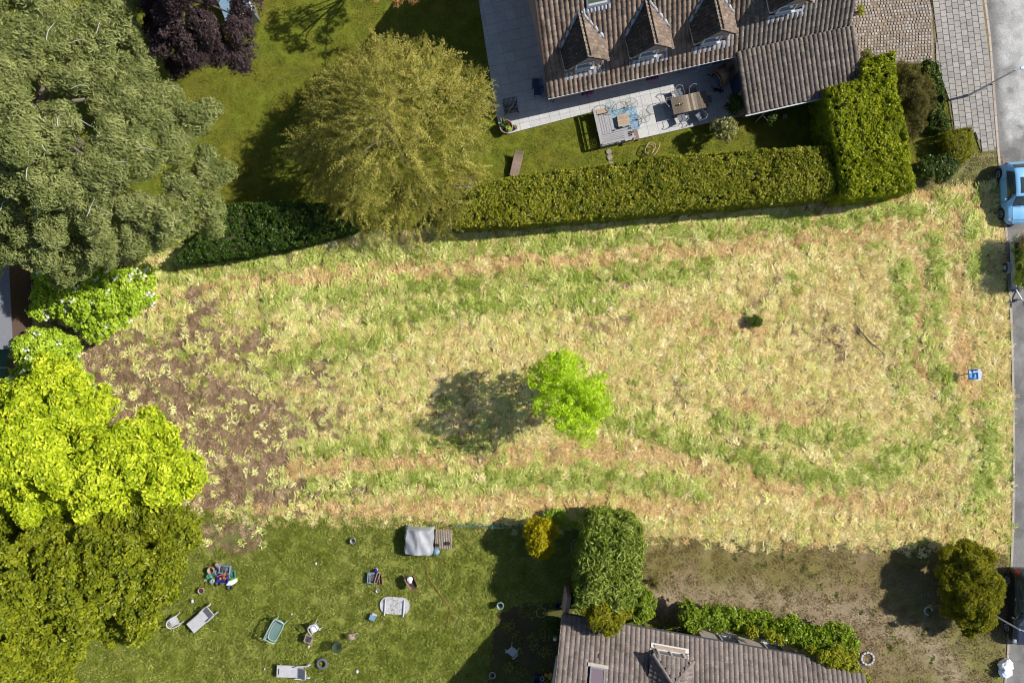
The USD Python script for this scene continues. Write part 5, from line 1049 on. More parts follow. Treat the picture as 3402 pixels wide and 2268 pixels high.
b = at(3221, 319); t = thing('marker_post', 'thin grey post with a red cap beside the street lamp', 'post', (b[0], b[1], 0)); part(t, 'post', rod((0, 0, -.05), (0, 0, 2.0), .02), 'pole_grey'); part(t, 'cap', cbox((0, 0, 2.08), (.14, .14, .16), .03), 'red_plastic')
b = at(3338, 2212); sk = thing('white_sack', 'crumpled white builder sack with blue print on the kerb', 'sack', (b[0], b[1], 0), 30)
for k, (x, y, r) in enumerate(((0, .18, .36), (-.22, -.15, .34))):
    m = trimesh.creation.icosphere(3, 1.0); v = np.array(m.vertices); v *= (1 + .9 * (meshkit.fbm(v * 2.6 + k * 5, 4, 3) - .5))[:, None]; v = np.sign(v) * np.abs(v) ** .75 * [r, r * .85, .26]; part(sk, ['bag', 'folded_bag'][k], (v + [x, y, .22], m.faces), ['sign_white', 'sign_pale'][k], True)

# ------------------------------------------------------------------ things on the patio and the north lawn
PZ = .12; HA = 12.75
def pxm(px, py, z=0): p = at(px, py, z); return p[0], p[1]
def put(name, label, category, px, py, z=0, rz=0, h=0, group=None): x, y = pxm(px, py, z + h); return thing(name, label, category, (x, y, z), rz, group)
# rug, coffee table, wire chairs
r = put('patterned_rug', 'pale rug with blue net pattern under the square wooden coffee table', 'rug', 2070, 400, PZ, 11)
part(r, 'carpet', cbox((0, 0, .006), (1.80, 1.30, .012), .004), 'rug'); part(r, 'border', cat(*[box((0, s * .655, .006), (1.82, .02, .014)) for s in (-1, 1)]), 'turquoise')
t = put('coffee_table', 'square pale wooden coffee table standing on the patterned rug', 'table', 2071, 399, PZ + .012, 8, .4)
for i in range(5): part(t, 'plank', cbox((0, -.28 + .14 * i, .40), (.68, .136, .035), .006), 'wood_tint', tint=np.array((.29, .225, .165)) * [1, .95, 1.05, .92, 1.0][i])
for x in (-.30, .30):
    for y in (-.30, .30): part(t, 'leg', box((x, y, .19), (.05, .05, .38)), 'wood_dark')
part(t, 'apron', cat(box((0, .30, .34), (.6, .03, .08)), box((0, -.30, .34), (.6, .03, .08)), box((.30, 0, .34), (.03, .6, .08)), box((-.30, 0, .34), (.03, .6, .08))), 'wood_dark')
def wire_chair(label, px, py, rz, m):
    t = put('wire_chair', label, 'chair', px, py, PZ, rz, .4, 'round cord chairs round the rug'); Rt = Ry(math.radians(-24)); th = np.arange(22) / 22 * 2 * np.pi
    c = np.array([0, 0, .52]); part(t, 'rim', ring(c, .38, .014, 30, 6, Rt), m, True)
    b = np.array([.04, 0, .30]); part(t, 'hub', mv(lathe([(0, -.02), (.05, -.015), (.05, .015), (0, .02)], 14), b), m, True)
    part(t, 'cords', cat(*[tube([c + Rt @ np.array([math.cos(a) * .38, math.sin(a) * .38, 0]), b + (c + Rt @ np.array([math.cos(a) * .38, math.sin(a) * .38, 0]) - b) * .5 - [0, 0, .07], b], .0045, 4) for a in th]), m, kind='stuff')
    for a in (.6, 2.5, 3.8, 5.6): part(t, 'leg', tube([c + Rt @ np.array([math.cos(a) * .36, math.sin(a) * .36, 0]), b * [.5, 1, 1] - [0, 0, .05] + [.1 * math.cos(a), .1 * math.sin(a), 0], [.28 * math.cos(a), .28 * math.sin(a), .01]], .011, 6), 'grey_metal', True)
wire_chair('turquoise round cord chair between sofa and coffee table', 2030, 357, 200, 'turquoise'); wire_chair('pale green round cord chair behind the rug, farther from the dining table', 2097, 345, 245, 'pale_green_cord'); wire_chair('pale green round cord chair beside the rug, nearer the dining table', 2140, 388, 160, 'pale_green_cord')
# slatted corner sofa
t = put('slatted_sofa', 'whitewashed slatted corner sofa at the corner of the patio', 'sofa', 1992, 490, PZ, HA)
for i in range(6): part(t, 'seat_slat', cbox((.20 + .145 * i * .98, 1.35, .36), (.125, 1.42, .03), .006), 'whitewash')
for i in range(6): part(t, 'seat_slat', cbox((1.02, .12 + .10 * i, .36), (1.86, .082, .03), .006), 'whitewash')
for i in range(2): part(t, 'back_slat', cbox((.06, 1.05, .50 + .16 * i), (.04, 2.06, .10), .01), 'whitewash')
for i in range(2): part(t, 'back_slat', cbox((1.05, .02, .50 + .16 * i), (1.9, .04, .10), .01), 'whitewash')
part(t, 'back_rail', cbox((.04, 1.05, .74), (.15, 2.12, .035), .008), 'whitewash'); part(t, 'back_rail', cbox((1.04, .0, .74), (1.95, .13, .035), .008), 'whitewash')
for x, y in ((.04, .03), (.04, 1.0), (.04, 2.05), (.95, .0), (1.95, .0), (1.0, 2.0), (1.95, .62), (1.02, .70)): part(t, 'post', box((x, y, .35 if x > .9 and y > .3 else .36), (.07, .07, .68 if not (x > .9 and y > .3) else .33)), 'whitewash')
part(t, 'frame', cat(box((.55, 2.05, .30), (1.0, .04, .10)), box((1.0, 1.38, .30), (.04, 1.34, .10)), box((1.45, .68, .30), (.9, .04, .10))), 'whitewash')
t = put('side_table', 'pale wooden box table at the end of the slatted sofa nearer the house', 'side table', 2000, 369, PZ, HA, .62)
part(t, 'top', cbox((0, 0, .60), (.66, .27, .035), .006), 'wood_pale'); part(t, 'side', box((-.30, 0, .29), (.03, .25, .58)), 'wood_pale'); part(t, 'side', box((.30, 0, .29), (.03, .25, .58)), 'wood_pale')
t = put('side_table', 'reddish-brown wooden box table at the patio edge end of the slatted sofa', 'side table', 2113, 446, PZ, HA + 90, .62)
part(t, 'top', cbox((0, 0, .60), (.60, .24, .035), .006), 'wood_brown'); part(t, 'side', box((-.27, 0, .29), (.03, .22, .58)), 'wood_brown'); part(t, 'side', box((.27, 0, .29), (.03, .22, .58)), 'wood_brown')
# dining table and chairs
t = put('dining_table', 'long dining table of weathered mixed planks on the patio', 'table', 2291, 341, PZ, 12.6, .75); rw_ = random.Random(3)
for i in range(14): part(t, 'plank', cbox((-.96 + .148 * i, 0, .75), (.145, .98 + rw_.uniform(-.01, .01), .035), .004), 'wood_tint', tint=np.array(rw_.choice([(.10, .078, .058), (.15, .118, .09), (.20, .165, .13), (.125, .098, .075), (.085, .066, .05), (.24, .19, .14)])))
for x in (-.95, .95):
    for y in (-.42, .42): part(t, 'leg', rod((x, y, .73), (x * 1.02, y * 1.05, 0), .03), 'black_metal')
part(t, 'frame', cat(box((0, .40, .70), (1.9, .03, .06)), box((0, -.40, .70), (1.9, .03, .06)), box((.94, 0, .70), (.03, .8, .06)), box((-.94, 0, .70), (.03, .8, .06))), 'black_metal')
def garden_chair(label, px, py, rz):
    t = put('metal_chair', label, 'chair', px, py, PZ, rz, .45, 'grey metal chairs round the dining table')
    v, f = sheet(np.array([[(x, y, .45 - .02 * math.cos(y * 5) + .015 * (x > .15)) for y in np.linspace(-.21, .21, 7)] for x in np.linspace(-.2, .22, 6)])); part(t, 'seat', (np.vstack([v, v - [0, 0, .02]]), np.vstack([f, f[:, ::-1] + len(v)])), 'chair_fabric', True)
    for s in (-1, 1):
        part(t, 'leg', tube([(.2, s * .20, .44), (.24, s * .24, 0)], .012, 6), 'grey_metal'); part(t, 'leg', tube([(-.2, s * .20, .44), (-.27, s * .24, 0)], .012, 6), 'grey_metal')
        part(t, 'arm', tube([(-.25, s * .24, .84), (-.1, s * .28, .66), (.2, s * .27, .64), (.22, s * .23, .45)], .012, 6), 'grey_metal', True)
    a = np.linspace(-1.15, 1.15, 11); part(t, 'back_frame', tube([(-.05 - .26 * math.cos(k), .27 * math.sin(k), .86 - .05 * abs(k)) for k in a], .014, 6), 'grey_metal', True)
    for k in a[2:-2]: part(t, 'back_bar', rod((-.05 - .26 * math.cos(k), .27 * math.sin(k), .85 - .05 * abs(k)), (-.20, .2 * math.sin(k), .46), .006, 5), 'grey_metal')
for lab, px, py, rz in (('grey metal chair at the sofa end of the dining table', 2226, 343, 12), ('grey metal chair at the side wing end of the dining table', 2352, 330, 192), ('grey metal chair turned askew on the house side of the dining table', 2254, 308, -70), ('grey metal chair pushed in square on the house side of the dining table', 2303, 304, -78), ('grey metal chair with a fabric seat on the lawn side of the dining table', 2327, 386, 128), ('grey metal chair pulled well out towards the lawn from the dining table', 2266, 393, 112)): garden_chair(lab, px, py, rz)
t = put('candle', 'short white candle in a dark holder on the dining table', 'candle', 2257, 347, PZ + .768, 0, .1); part(t, 'holder', lathe([(0, 0), (.05, 0), (.04, .02), (.035, .10), (0, .10)], 14), 'black_metal', True); part(t, 'wax', lathe([(.034, .10), (.034, .17), (0, .17)], 14), 'sign_white', True)
t = put('orange_bowl', 'small orange-yellow bowl of dried flowers beside the candle', 'bowl', 2268, 344, PZ + .768, 0, .1); part(t, 'bowl', lathe([(0, 0), (.05, 0), (.09, .05), (.08, .05), (0, .015)], 16), 'yellow_plastic', True); part(t, 'flowers', mv(leaf_clump(R0, 26, .07, .06, .04), (0, 0, .09)), 'leaf_autumn', kind='stuff')
# hanging egg chair
t = put('egg_chair', 'brown rattan hanging egg chair with grey cushions on a black stand', 'chair', 2392, 258, PZ, 215, .8)
th, ph_ = np.meshgrid(np.linspace(0, 2 * np.pi, 41), np.linspace(-1.35, 1.52, 22)); d_ = np.stack([np.cos(ph_) * np.cos(th), np.cos(ph_) * np.sin(th), np.sin(ph_)], -1)
V, F = sheet(d_ * [.52, .52, .62] + [0, 0, 1.02]); F = np.vstack([F[:, [0, 1, 2]], F[:, [0, 2, 3]]]); cc = V[F].mean(1) - [0, 0, 1.02]; kp = (cc @ np.array([.90, 0, .10])) < .27; F = F[kp]; part(t, 'shell', (np.vstack([V, V * [.96, .96, 1]]), np.vstack([F, F[:, ::-1] + len(V)])), 'rattan', True)
part(t, 'shell_rim', tube([(.27 / .9 * .98 + .05, .44 * math.cos(a), 1.02 + .53 * math.sin(a)) for a in np.linspace(0, 2 * np.pi, 25)], .028, 6, False), 'rattan', True)
part(t, 'seat_cushion', mv(trimesh.creation.icosphere(3, 1), (.05, 0, .62), np.diag([.42, .42, .13])), 'chair_fabric', True); part(t, 'back_cushion', mv(trimesh.creation.icosphere(3, 1), (-.30, .0, .98), np.diag([.12, .34, .32])), 'chair_fabric', True)
part(t, 'pole', tube([(-.62, 0, .04), (-.72, 0, 1.0), (-.60, 0, 1.75), (-.25, 0, 1.98), (0, 0, 1.90)], .03, 8), 'black_metal', True); part(t, 'chain', rod((0, 0, 1.9), (0, 0, 1.62), .012, 6), 'black_metal')
for a in (-.9, .9, 2.4, 3.9): part(t, 'foot', rod((-.35, 0, .03), (-.35 + .85 * math.cos(a), .85 * math.sin(a), .025), .03, 6), 'black_metal')
# black cat, one body
t = put('black_cat', 'black cat walking on the patio below the hanging egg chair', 'cat', 2384, 300, PZ, -12, .2)
J = lambda *p: np.array(p, float)
cb_ = bones([(J(-.16, 0, .24), J(.02, 0, .25), .075, .070), (J(.02, 0, .25), J(.16, 0, .25), .070, .068), (J(.16, 0, .25), J(.25, -.015, .30), .055, .045), (J(.27, -.02, .315), J(.31, -.03, .30), .052, .036), (J(.31, -.03, .30), J(.345, -.04, .285), .030, .016), (J(.265, .012, .35), J(.262, .018, .395), .020, .004), (J(.262, -.055, .35), J(.256, -.066, .395), .020, .004),
  (J(-.14, .05, .22), J(-.09, .055, .13), .045, .026), (J(-.09, .055, .13), J(-.15, .055, .07), .022, .016), (J(-.15, .055, .07), J(-.12, .055, .012), .014, .016), (J(-.14, -.05, .22), J(-.13, -.055, .13), .045, .026), (J(-.13, -.055, .13), J(-.20, -.055, .07), .022, .016), (J(-.20, -.055, .07), J(-.18, -.055, .012), .014, .016),
  (J(.15, .045, .21), J(.17, .05, .11), .035, .020), (J(.17, .05, .11), J(.19, .05, .012), .018, .015), (J(.15, -.045, .21), J(.13, -.05, .11), .035, .020), (J(.13, -.05, .11), J(.12, -.05, .012), .018, .015), (J(-.20, 0, .26), J(-.30, .03, .25), .024, .017), (J(-.30, .03, .25), J(-.40, .09, .20), .017, .012)], 12)
m_ = cb_.refine_to_length(.018).to_mesh(); tm = trimesh.Trimesh(m_.vert_properties[:, :3], m_.tri_verts, process=True); trimesh.smoothing.filter_taubin(tm, iterations=8); part(t, 'body', tm, 'cat_fur', True)
# log basket, stacked chairs, planter
t = put('log_basket', 'black strip-metal basket for logs on the corner of the patio', 'basket', 1697, 354, PZ, 100, .3)
for i in range(11):
    y = -.38 + .076 * i; part(t, 'hoop', tube([(-.42, y, .50), (-.30, y, .18), (-.12, y, .06), (.12, y, .06), (.30, y, .18), (.42, y, .50)], .015, 5), 'black_metal', True)
for x, z in ((-.42, .50), (.42, .50), (-.12, .06), (.12, .06)): part(t, 'rail', rod((x, -.41, z), (x, .41, z), .018, 6), 'black_metal')
for x in (-.3, .3):
    for y in (-.3, .3): part(t, 'leg', rod((x * .6, y, .12), (x * 1.25, y * 1.45, 0), .018, 6), 'black_metal')
for k, (x, y, a) in enumerate(((.02, -.05, .7), (-.08, .08, 1.0))): part(t, 'log', mv(lathe([(0, -.16), (.05, -.16), (.05, .16), (0, .16)], 10), (x, y, .16), Rz(a) @ Rx(math.pi / 2)), 'wood_pale')
def shell_chair(label, px, py):
    t = put('shell_chair', label, 'chair', px, py, PZ, 180, .45, 'dark blue-grey shell chairs against the house wall')
    v, f = sheet(np.array([[(x, y * (.26 - .04 * (k > 5)), .45 + .03 * math.cos(y * 3) - .0 + .03 * y * y if k < 6 else .45 + (k - 5) * .09) for y in np.linspace(-1, 1, 9)] for k, x in enumerate([.24, .20, .10, 0, -.10, -.18, -.23, -.26, -.28, -.30, -.31])])); part(t, 'shell', (np.vstack([v, v - [-.012, 0, .015]]), np.vstack([f, f[:, ::-1] + len(v)])), 'navy_plastic', True)
    for x in (-.2, .2):
        for y in (-.2, .2): part(t, 'leg', rod((x * .8, y * .8, .44), (x * 1.25, y * 1.2, 0), .013, 6), 'black_metal')
shell_chair('dark blue-grey shell chair against the wall, farther from the house corner', 1783, 276); shell_chair('dark blue-grey shell chair against the wall, nearer the house corner', 1789, 301)
t = put('flower_pot', 'large pink-rimmed pot with leafy plants at the lawn corner of the patio', 'planter', 1682, 421, PZ * .5, 0, .4)
part(t, 'pot', lathe([(0, 0), (.24, 0), (.36, .40), (.385, .40), (.385, .47), (.35, .47), (.33, .40), (0, .39)], 28), 'pink_enamel', 40); part(t, 'soil', mv(lathe([(.335, 0), (0, .03)], 20), (0, 0, .405)), 'compost')
part(t, 'tall_leaves', cat(*[mv(tuft(R0, 14, .06, .62, .09, (.6, 1.3), 2.2, .9), (-.08, .06, .42))]), 'leaf_dark', kind='stuff'); part(t, 'lettuce', mv(leaf_clump(R0, 60, .17, .12, .10, flat=.6), (.12, -.12, .50)), 'leaf_weed', kind='stuff'); part(t, 'red_lining', mv(tube([(.33 * math.cos(a), .33 * math.sin(a), .445) for a in np.linspace(.1, 1.2, 8)], .028, 6), (0, 0, 0)), 'red_plastic', True)
t = put('small_pot', 'small dark pot with a grey-green plant beside the large pink-rimmed pot', 'planter', 1711, 424, PZ, 0, .2); part(t, 'pot', lathe([(0, 0), (.09, 0), (.13, .2), (.11, .2), (0, .18)], 18), 'dark_grey_plastic', True); part(t, 'plant', mv(leaf_clump(R0, 50, .15, .09, .05), (0, 0, .27)), 'leaf_pale', kind='stuff')
# lawn: lounger, rattan frame, stones, bench
t = put('curved_lounger', 'curved brown slatted wooden lounger on the north lawn', 'lounger', 1716, 545, 0, 77, .3); cx = np.linspace(-.72, .72, 15); zc = lambda x: .26 + .30 * max(0, x / .72) ** 2 + .10 * math.sin((x + .72) * 2.2)
for i in range(14): a = math.atan2(zc(cx[i + 1]) - zc(cx[i]), cx[1] - cx[0]); part(t, 'slat', cbox(((cx[i] + cx[i + 1]) / 2, 0, (zc(cx[i]) + zc(cx[i + 1])) / 2), (.098, .50, .022), .004, Ry(-a)), 'wood_tint', tint=np.array((.19, .14, .11)) * rw_.uniform(.9, 1.1))
for y in (-.24, .24):
    part(t, 'side_rail', tube([(x, y, zc(x) - .035) for x in cx], .025, 6), 'wood_brown', True)
    for x in (-.55, .45): part(t, 'leg', rod((x, y, zc(x) - .05), (x, y, -.02), .025, 6), 'wood_brown')
t = put('rattan_stool', 'pale rattan chair frame without a cushion on the north lawn', 'chair', 2160, 493, 0, -28, .3)
oval = lambda sx, sy, z, n=21: [(sx * np.sign(math.cos(a)) * abs(math.cos(a)) ** .6, sy * np.sign(math.sin(a)) * abs(math.sin(a)) ** .6, z) for a in np.linspace(0, 2 * np.pi, n)]
part(t, 'seat_rim', tube(oval(.24, .33, .36), .022, 7, False), 'rattan_pale', True); part(t, 'crossbar', rod((-.22, 0, .35), (.22, .02, .35), .015, 6), 'rattan_pale'); part(t, 'base_ring', tube(oval(.22, .30, .03), .016, 6, False), 'rattan_pale', True)
part(t, 'backrest', tube([(.34 + .12 * math.cos(a) * 1.0 - .05, .42 * math.sin(a), .72) for a in np.linspace(-1.2, 1.2, 11)], .024, 7), 'rattan_pale', True)
for x, y in ((-.2, -.24), (-.2, .24), (.2, -.24), (.2, .24)): part(t, 'leg', rod((x, y, .36), (x, y, 0), .018, 6), 'rattan_pale')
for y in (-.3, .3): part(t, 'back_post', rod((.21, y * .8, .36), (.33, y, .72), .016, 6), 'rattan_pale')
for k, (px, py, s) in enumerate(((2023, 505, .34), (2026, 523, .36), (2030, 546, .38))):
    x, y = pxm(px, py); a = rw_.uniform(0, 3); pts = [(s * .5 * math.cos(q) * rw_.uniform(.85, 1.1), s * .5 * math.sin(q) * rw_.uniform(.85, 1.1)) for q in np.arange(7) * .897 + a]
    solo('stepping_stone', mv(prism(Polygon(pts).convex_hull, -.04, .045), (x, y, 0)), 'flat_stone', ['flat beige stepping stone touching the corner of the slatted sofa terrace', 'flat beige stepping stone in the middle of the row of three', 'flat beige stepping stone nearest the long hedge'][k], 'stone', 'stepping stones across the north lawn')
t = put('garden_bench', 'old brown plank bench with a white front rail under the golden tree', 'bench', 1542, 608, 0, 0, .45)
for i in range(5): part(t, 'plank', cbox((0, -.14 + .13 * i, .45), (1.15, .12, .04), .006), 'wood_dark')
part(t, 'front_rail', cbox((.05, -.25, .40), (1.10, .06, .12), .01), 'galvanised')
for x in (-.5, .5): part(t, 'leg', box((x, .1, .215), (.08, .5, .43)), 'wood_dark')
t = put('leaning_pole', 'grey metal pole with a short arm leaning under the side wing gutter', 'pole', 2509, 407, 0, 45, 0); part(t, 'pole', tube([(0, 0, 0), (.35, .05, 1.6), (.42, .05, 1.9)], .035, 8), 'galvanised', True); part(t, 'arm', tube([(.20, .02, .9), (.35, -.40, .55)], .022, 6), 'galvanised'); part(t, 'foot', cbox((.36, -.42, .52), (.10, .07, .06), .015), 'galvanised')
t = put('pink_pot', 'small pink flower pot on the shaded lawn below the side wing', 'flower pot', 2606, 388, 0, 0, .15); part(t, 'pot', lathe([(0, 0), (.10, 0), (.14, .26), (.12, .26), (0, .22)], 18), 'terracotta', True); part(t, 'soil', mv(lathe([(.12, 0), (0, .01)], 14), (0, 0, .225)), 'compost')
t = put('greenhouse', 'white-framed grey glass roof corner of a small greenhouse behind the copper beech', 'greenhouse', 822, 25, 0, 20, 1.6)
part(t, 'wall', box((-.6, .7, .8), (1.5, 1.8, 1.6)), 'grey_upvc'); part(t, 'roof', slab([(-1.4, -.25, 1.62), (.2, -.25, 1.62), (.2, 1.7, 2.0), (-1.4, 1.7, 2.0)], .05), 'pale_blue_plastic'); part(t, 'frame', box((.22, .72, 1.83), (.06, 2.0, .07), Rx(math.atan2(.38, 1.95))), 'white_upvc'); part(t, 'frame', box((-.6, -.27, 1.62), (1.7, .06, .07)), 'white_upvc')
# shed and fence behind the elder shrubs
t = put('garden_shed', 'dark garden shed with a blue-grey felt roof between willow and elder', 'shed', 4, 1010, 0, 3, 2.2); part(t, 'wall', box((-.6, 0, 1.0), (1.9, 4.6, 2.0)), 'wood_dark'); part(t, 'roof', slab([(-.55, -2.5, 2.25), (.42, -2.5, 2.05), (.42, 2.5, 2.05), (-.55, 2.5, 2.25)], .06), 'grey_upvc'); part(t, 'roof', slab([(-.55, -2.5, 2.25), (-1.7, -2.5, 2.0), (-1.7, 2.5, 2.0), (-.55, 2.5, 2.25)], .06), 'lead', label='back slope of the roof')
fa, fb_ = at(78, 890), at(8, 1330); L_ = np.linalg.norm(fb_ - fa); t = thing('garden_fence', 'grey panel fence running behind the elder shrubs', 'fence', fa, math.degrees(math.atan2(fb_[1] - fa[1], fb_[0] - fa[0])))
for i in range(5): part(t, 'post', box((L_ * i / 4, 0, .9), (.10, .10, 1.9)), 'galvanised')
for i in range(4):
    p = part(t, 'panel', box((L_ * (i + .5) / 4, 0, .95), (L_ / 4 - .12, .03, 1.6)), 'teal_plastic'); part(p, 'top_rail', box((L_ * (i + .5) / 4, 0, 1.78), (L_ / 4 - .12, .09, .05)), 'galvanised')

# ------------------------------------------------------------------ things on the south lawn
def lounger(label, px, py, rz, wheels):
    t = put('sun_lounger', label, 'sun lounger', px, py, .02, rz, .3, 'white plastic sun loungers on the south lawn')
    v = cbox((-.30, 0, .32), (1.24, .64, .05), .02); part(t, 'seat', v, 'white_plastic', 30)
    c_, s_ = math.cos(.62), math.sin(.62); part(t, 'backrest', cbox((.32 + .33 * c_, 0, .33 + .33 * s_), (.68, .60, .045), .02, Ry(-.62)), 'white_plastic', 30)
    for i in range(7): part(t, 'back_slat', cbox((.32 + (.10 + .085 * i) * c_ - .03 * s_, 0, .33 + (.10 + .085 * i) * s_ + .03 * c_), (.05, .50, .012), .004, Ry(-.62)), 'grey_plastic')
    for s in (-1, 1):
        part(t, 'armrest', cbox((.42, s * .34, .50), (.52, .07, .04), .015), 'white_plastic', 30); part(t, 'side_rail', cbox((.0, s * .325, .28), (1.86, .05, .09), .015), 'white_plastic', 30)
        part(t, 'arm_post', box((.24, s * .34, .40), (.05, .05, .18)), 'white_plastic')
        for x in (-.78, .72): part(t, 'leg', cbox((x, s * .29, .13), (.07, .07, .28), .01), 'white_plastic')
    if wheels:
        for s in (-1, 1): part(t, 'wheel', mv(lathe([(0, -.03), (.11, -.03), (.11, .03), (0, .03)], 18), (.88, s * .38, .12), Rx(math.pi / 2)), 'white_plastic', 40)
    part(t, 'hand_slot', box((-.80, 0, .347), (.07, .34, .004)), 'dark_grey_plastic') if wheels else None
lounger('white plastic sun lounger at the edge of the corner oak', 672, 2052, 41, False); lounger('white plastic sun lounger with wheels beside the car tyre', 972, 2230, -2, True)
t = put('green_bench', 'pale green plastic garden bench with patterned back on the rough lawn', 'bench', 915, 2095, .02, -118 + 180, .5)
# local x runs along the bench, +y is its back
v, f = sheet(np.array([[(x, y, .44 - .02 * math.cos(y * 6)) for y in np.linspace(-.24, .22, 6)] for x in np.linspace(-.58, .58, 9)])); part(t, 'seat', (np.vstack([v, v - [0, 0, .03]]), np.vstack([f, f[:, ::-1] + len(v)])), 'green_plastic_dark', True)
part(t, 'seat_rim', tube(oval(.62, .28, .44), .035, 7, False), 'green_plastic', True); part(t, 'back_rail', tube([(-.64, .30, .46), (-.66, .33, .70), (-.56, .36, .84), (0, .37, .88), (.56, .36, .84), (.66, .33, .70), (.64, .30, .46)], .035, 7), 'green_plastic', True)
for i in range(8):
    x = -.50 + .143 * i; part(t, 'back_scroll', tube([(x - .03, .29, .47), (x + .045, .305, .56), (x - .03, .325, .66), (x + .045, .34, .75), (x, .355, .84)], .018, 5), 'green_plastic', True)
for s in (-1, 1):
    part(t, 'arm', tube([(s * .64, .32, .64), (s * .66, 0, .65), (s * .64, -.26, .62), (s * .62, -.28, .44)], .035, 7), 'green_plastic', True)
    for y in (-.25, .26): part(t, 'leg', tube([(s * .58, y, .44), (s * .62, y * 1.15, 0)], .035, 7), 'green_plastic')
def plastic_chair(name, label, px, py, rz, m='white_plastic', group='white plastic chairs on the south side', tilt=None, zz=.02, sc=1.):
    t = put(name, label, 'chair', px, py, zz, rz, .4, group)
    q = lambda v: np.asarray(v, float) * sc
    v, f = sheet(np.array([[q((x, y * (.24 + .02 * (x > 0)), .42 - .015 * math.cos(y * 2.5))) for y in np.linspace(-1, 1, 7)] for x in np.linspace(-.22, .24, 6)])); part(t, 'seat', (np.vstack([v, v - [0, 0, .025]]), np.vstack([f, f[:, ::-1] + len(v)])), m, True)
    a = np.linspace(-1.25, 1.25, 13); part(t, 'back_rail', tube([q((-.04 - .25 * math.cos(k), .27 * math.sin(k), .80 - .06 * abs(k))) for k in a], .028 * sc, 6), m, True)
    for k in a[2:-2:2]: part(t, 'back_slat', tube([q((-.04 - .25 * math.cos(k), .27 * math.sin(k), .79 - .05 * abs(k))), q((-.20, .22 * math.sin(k), .44))], .02 * sc, 5), m)
    for s in (-1, 1):
        part(t, 'arm', tube([q((-.12, s * .26, .72)), q((.05, s * .29, .64)), q((.24, s * .28, .63)), q((.27, s * .27, .42))], .026 * sc, 6), m, True)
        part(t, 'leg', tube([q((.22, s * .23, .42)), q((.29, s * .29, 0))], .025 * sc, 6), m); part(t, 'leg', tube([q((-.20, s * .21, .42)), q((-.29, s * .26, 0))], .025 * sc, 6), m)
    return t
t = plastic_chair('plastic_chair', 'white plastic garden chair with a cushion next to the square brown stool', 1044, 2084, -60); part(t, 'cushion', mv(trimesh.creation.icosphere(3, 1), (.03, 0, .44), np.diag([.20, .20, .05])), 'sign_white', True)
plastic_chair('plastic_chair', 'white plastic chair alone on the bare brown yard', 1702, 2162, -130)
plastic_chair('plastic_chair', 'white plastic chair tipped half under the edge of the corner oak', 579, 2064, 25, zz=.03)
t = put('square_stool', 'square brown-framed stool with a dark top beside the white chair', 'stool', 1024, 2122, .02, -20, .45); part(t, 'top', box((0, 0, .445), (.36, .36, .02)), 'dark_grey_plastic')
for s in (-1, 1): part(t, 'rail', cbox((0, s * .20, .45), (.44, .05, .05), .01), 'wood_pale'); part(t, 'rail', cbox((s * .20, 0, .45), (.05, .35, .05), .01), 'wood_pale')
for x in (-.19, .19):
    for y in (-.19, .19): part(t, 'leg', box((x, y, .21), (.05, .05, .42)), 'wood_pale')
part(t, 'backrest', cat(rod((.21, -.2, .45), (.30, -.2, .80), .02, 6), rod((.21, .2, .45), (.30, .2, .80), .02, 6), rod((.30, -.2, .78), (.30, .2, .78), .02, 6)), 'wood_pale')
t = put('high_chair', 'small folding seat with an orange patterned cushion beside the dark mesh sack', 'chair', 1167, 2115, .02, 150, .5)
part(t, 'cushion', mv(trimesh.creation.icosphere(3, 1), (0, 0, .50), np.diag([.19, .17, .06])), 'terracotta', True)
for s in (-1, 1): part(t, 'frame', tube([(-.28, s * .17, 0), (.05, s * .16, .48), (-.10, s * .16, .62)], .018, 6), 'whitewash', True); part(t, 'frame', tube([(.20, s * .17, 0), (-.12, s * .16, .46)], .018, 6), 'whitewash')
part(t, 'foot_bar', rod((-.28, -.17, .02), (-.28, .17, .02), .016, 6), 'whitewash'); part(t, 'foot_bar', rod((.2, -.17, .02), (.2, .17, .02), .016, 6), 'whitewash')
# dark mesh sack: two rims with twisted net between
t = put('mesh_sack', 'dark green twisted mesh sack on hoops beside the tyre', 'mesh sack', 1114, 2150, .02, 40, .3); nv = []
MATS['mesh_green'] = usdkit.material(stage, '/World/Looks/mesh_green', {'g': ('geometry', {}), 'c': ('voronoi_texture', {'scale': 60., 'feature': 'distance_to_edge'}), 'r': ('rgb_ramp', {'ramp': [(.10, (1, 1, 1)), (.2, (.35, .35, .35))]}), 'p': ('principled_bsdf', {'base_color': (.025, .045, .018), 'roughness': .7}), 't': ('transparent_bsdf', {}), 'm': ('mix_closure', {})},
    [('g.position', 'c.vector'), ('c.distance', 'r.fac'), ('r.color', 'm.fac'), ('t.BSDF', 'm.closure1'), ('p.BSDF', 'm.closure2')], surface='m.closure')
G = np.array([[((.05 + .24 * abs(u) ** 1.3) * math.cos(a + u * 1.6), (.05 + .24 * abs(u) ** 1.3) * math.sin(a + u * 1.6), .42 + .36 * u) for a in np.linspace(0, 2 * np.pi, 25)] for u in np.linspace(-1, 1, 15)]); v, f = sheet(G @ Ry(.35).T); part(t, 'netting', (v, f), 'mesh_green', True)
for u in (-1, 1): part(t, 'hoop', mv(ring((0, 0, .42 + .36 * u), .29, .012, 26, 5), (0, 0, 0), Ry(.35)), 'black_metal', True)
t = put('car_tyre', 'old grey car tyre lying flat on the rough lawn', 'tyre', 1070, 2203, 0, 0, .1); part(t, 'tread', lathe([(.19, .03), (.24, .0), (.31, .02), (.335, .06), (.335, .14), (.31, .18), (.24, .20), (.19, .17), (.20, .10), (.19, .03)], 40), 'rubber_grey', 50)
for i in range(30): a = i / 30 * 2 * np.pi; part(t, 'lug', box((math.cos(a) * .336, math.sin(a) * .336, .10), (.012, .05, .10), Rz(a)), 'rubber')
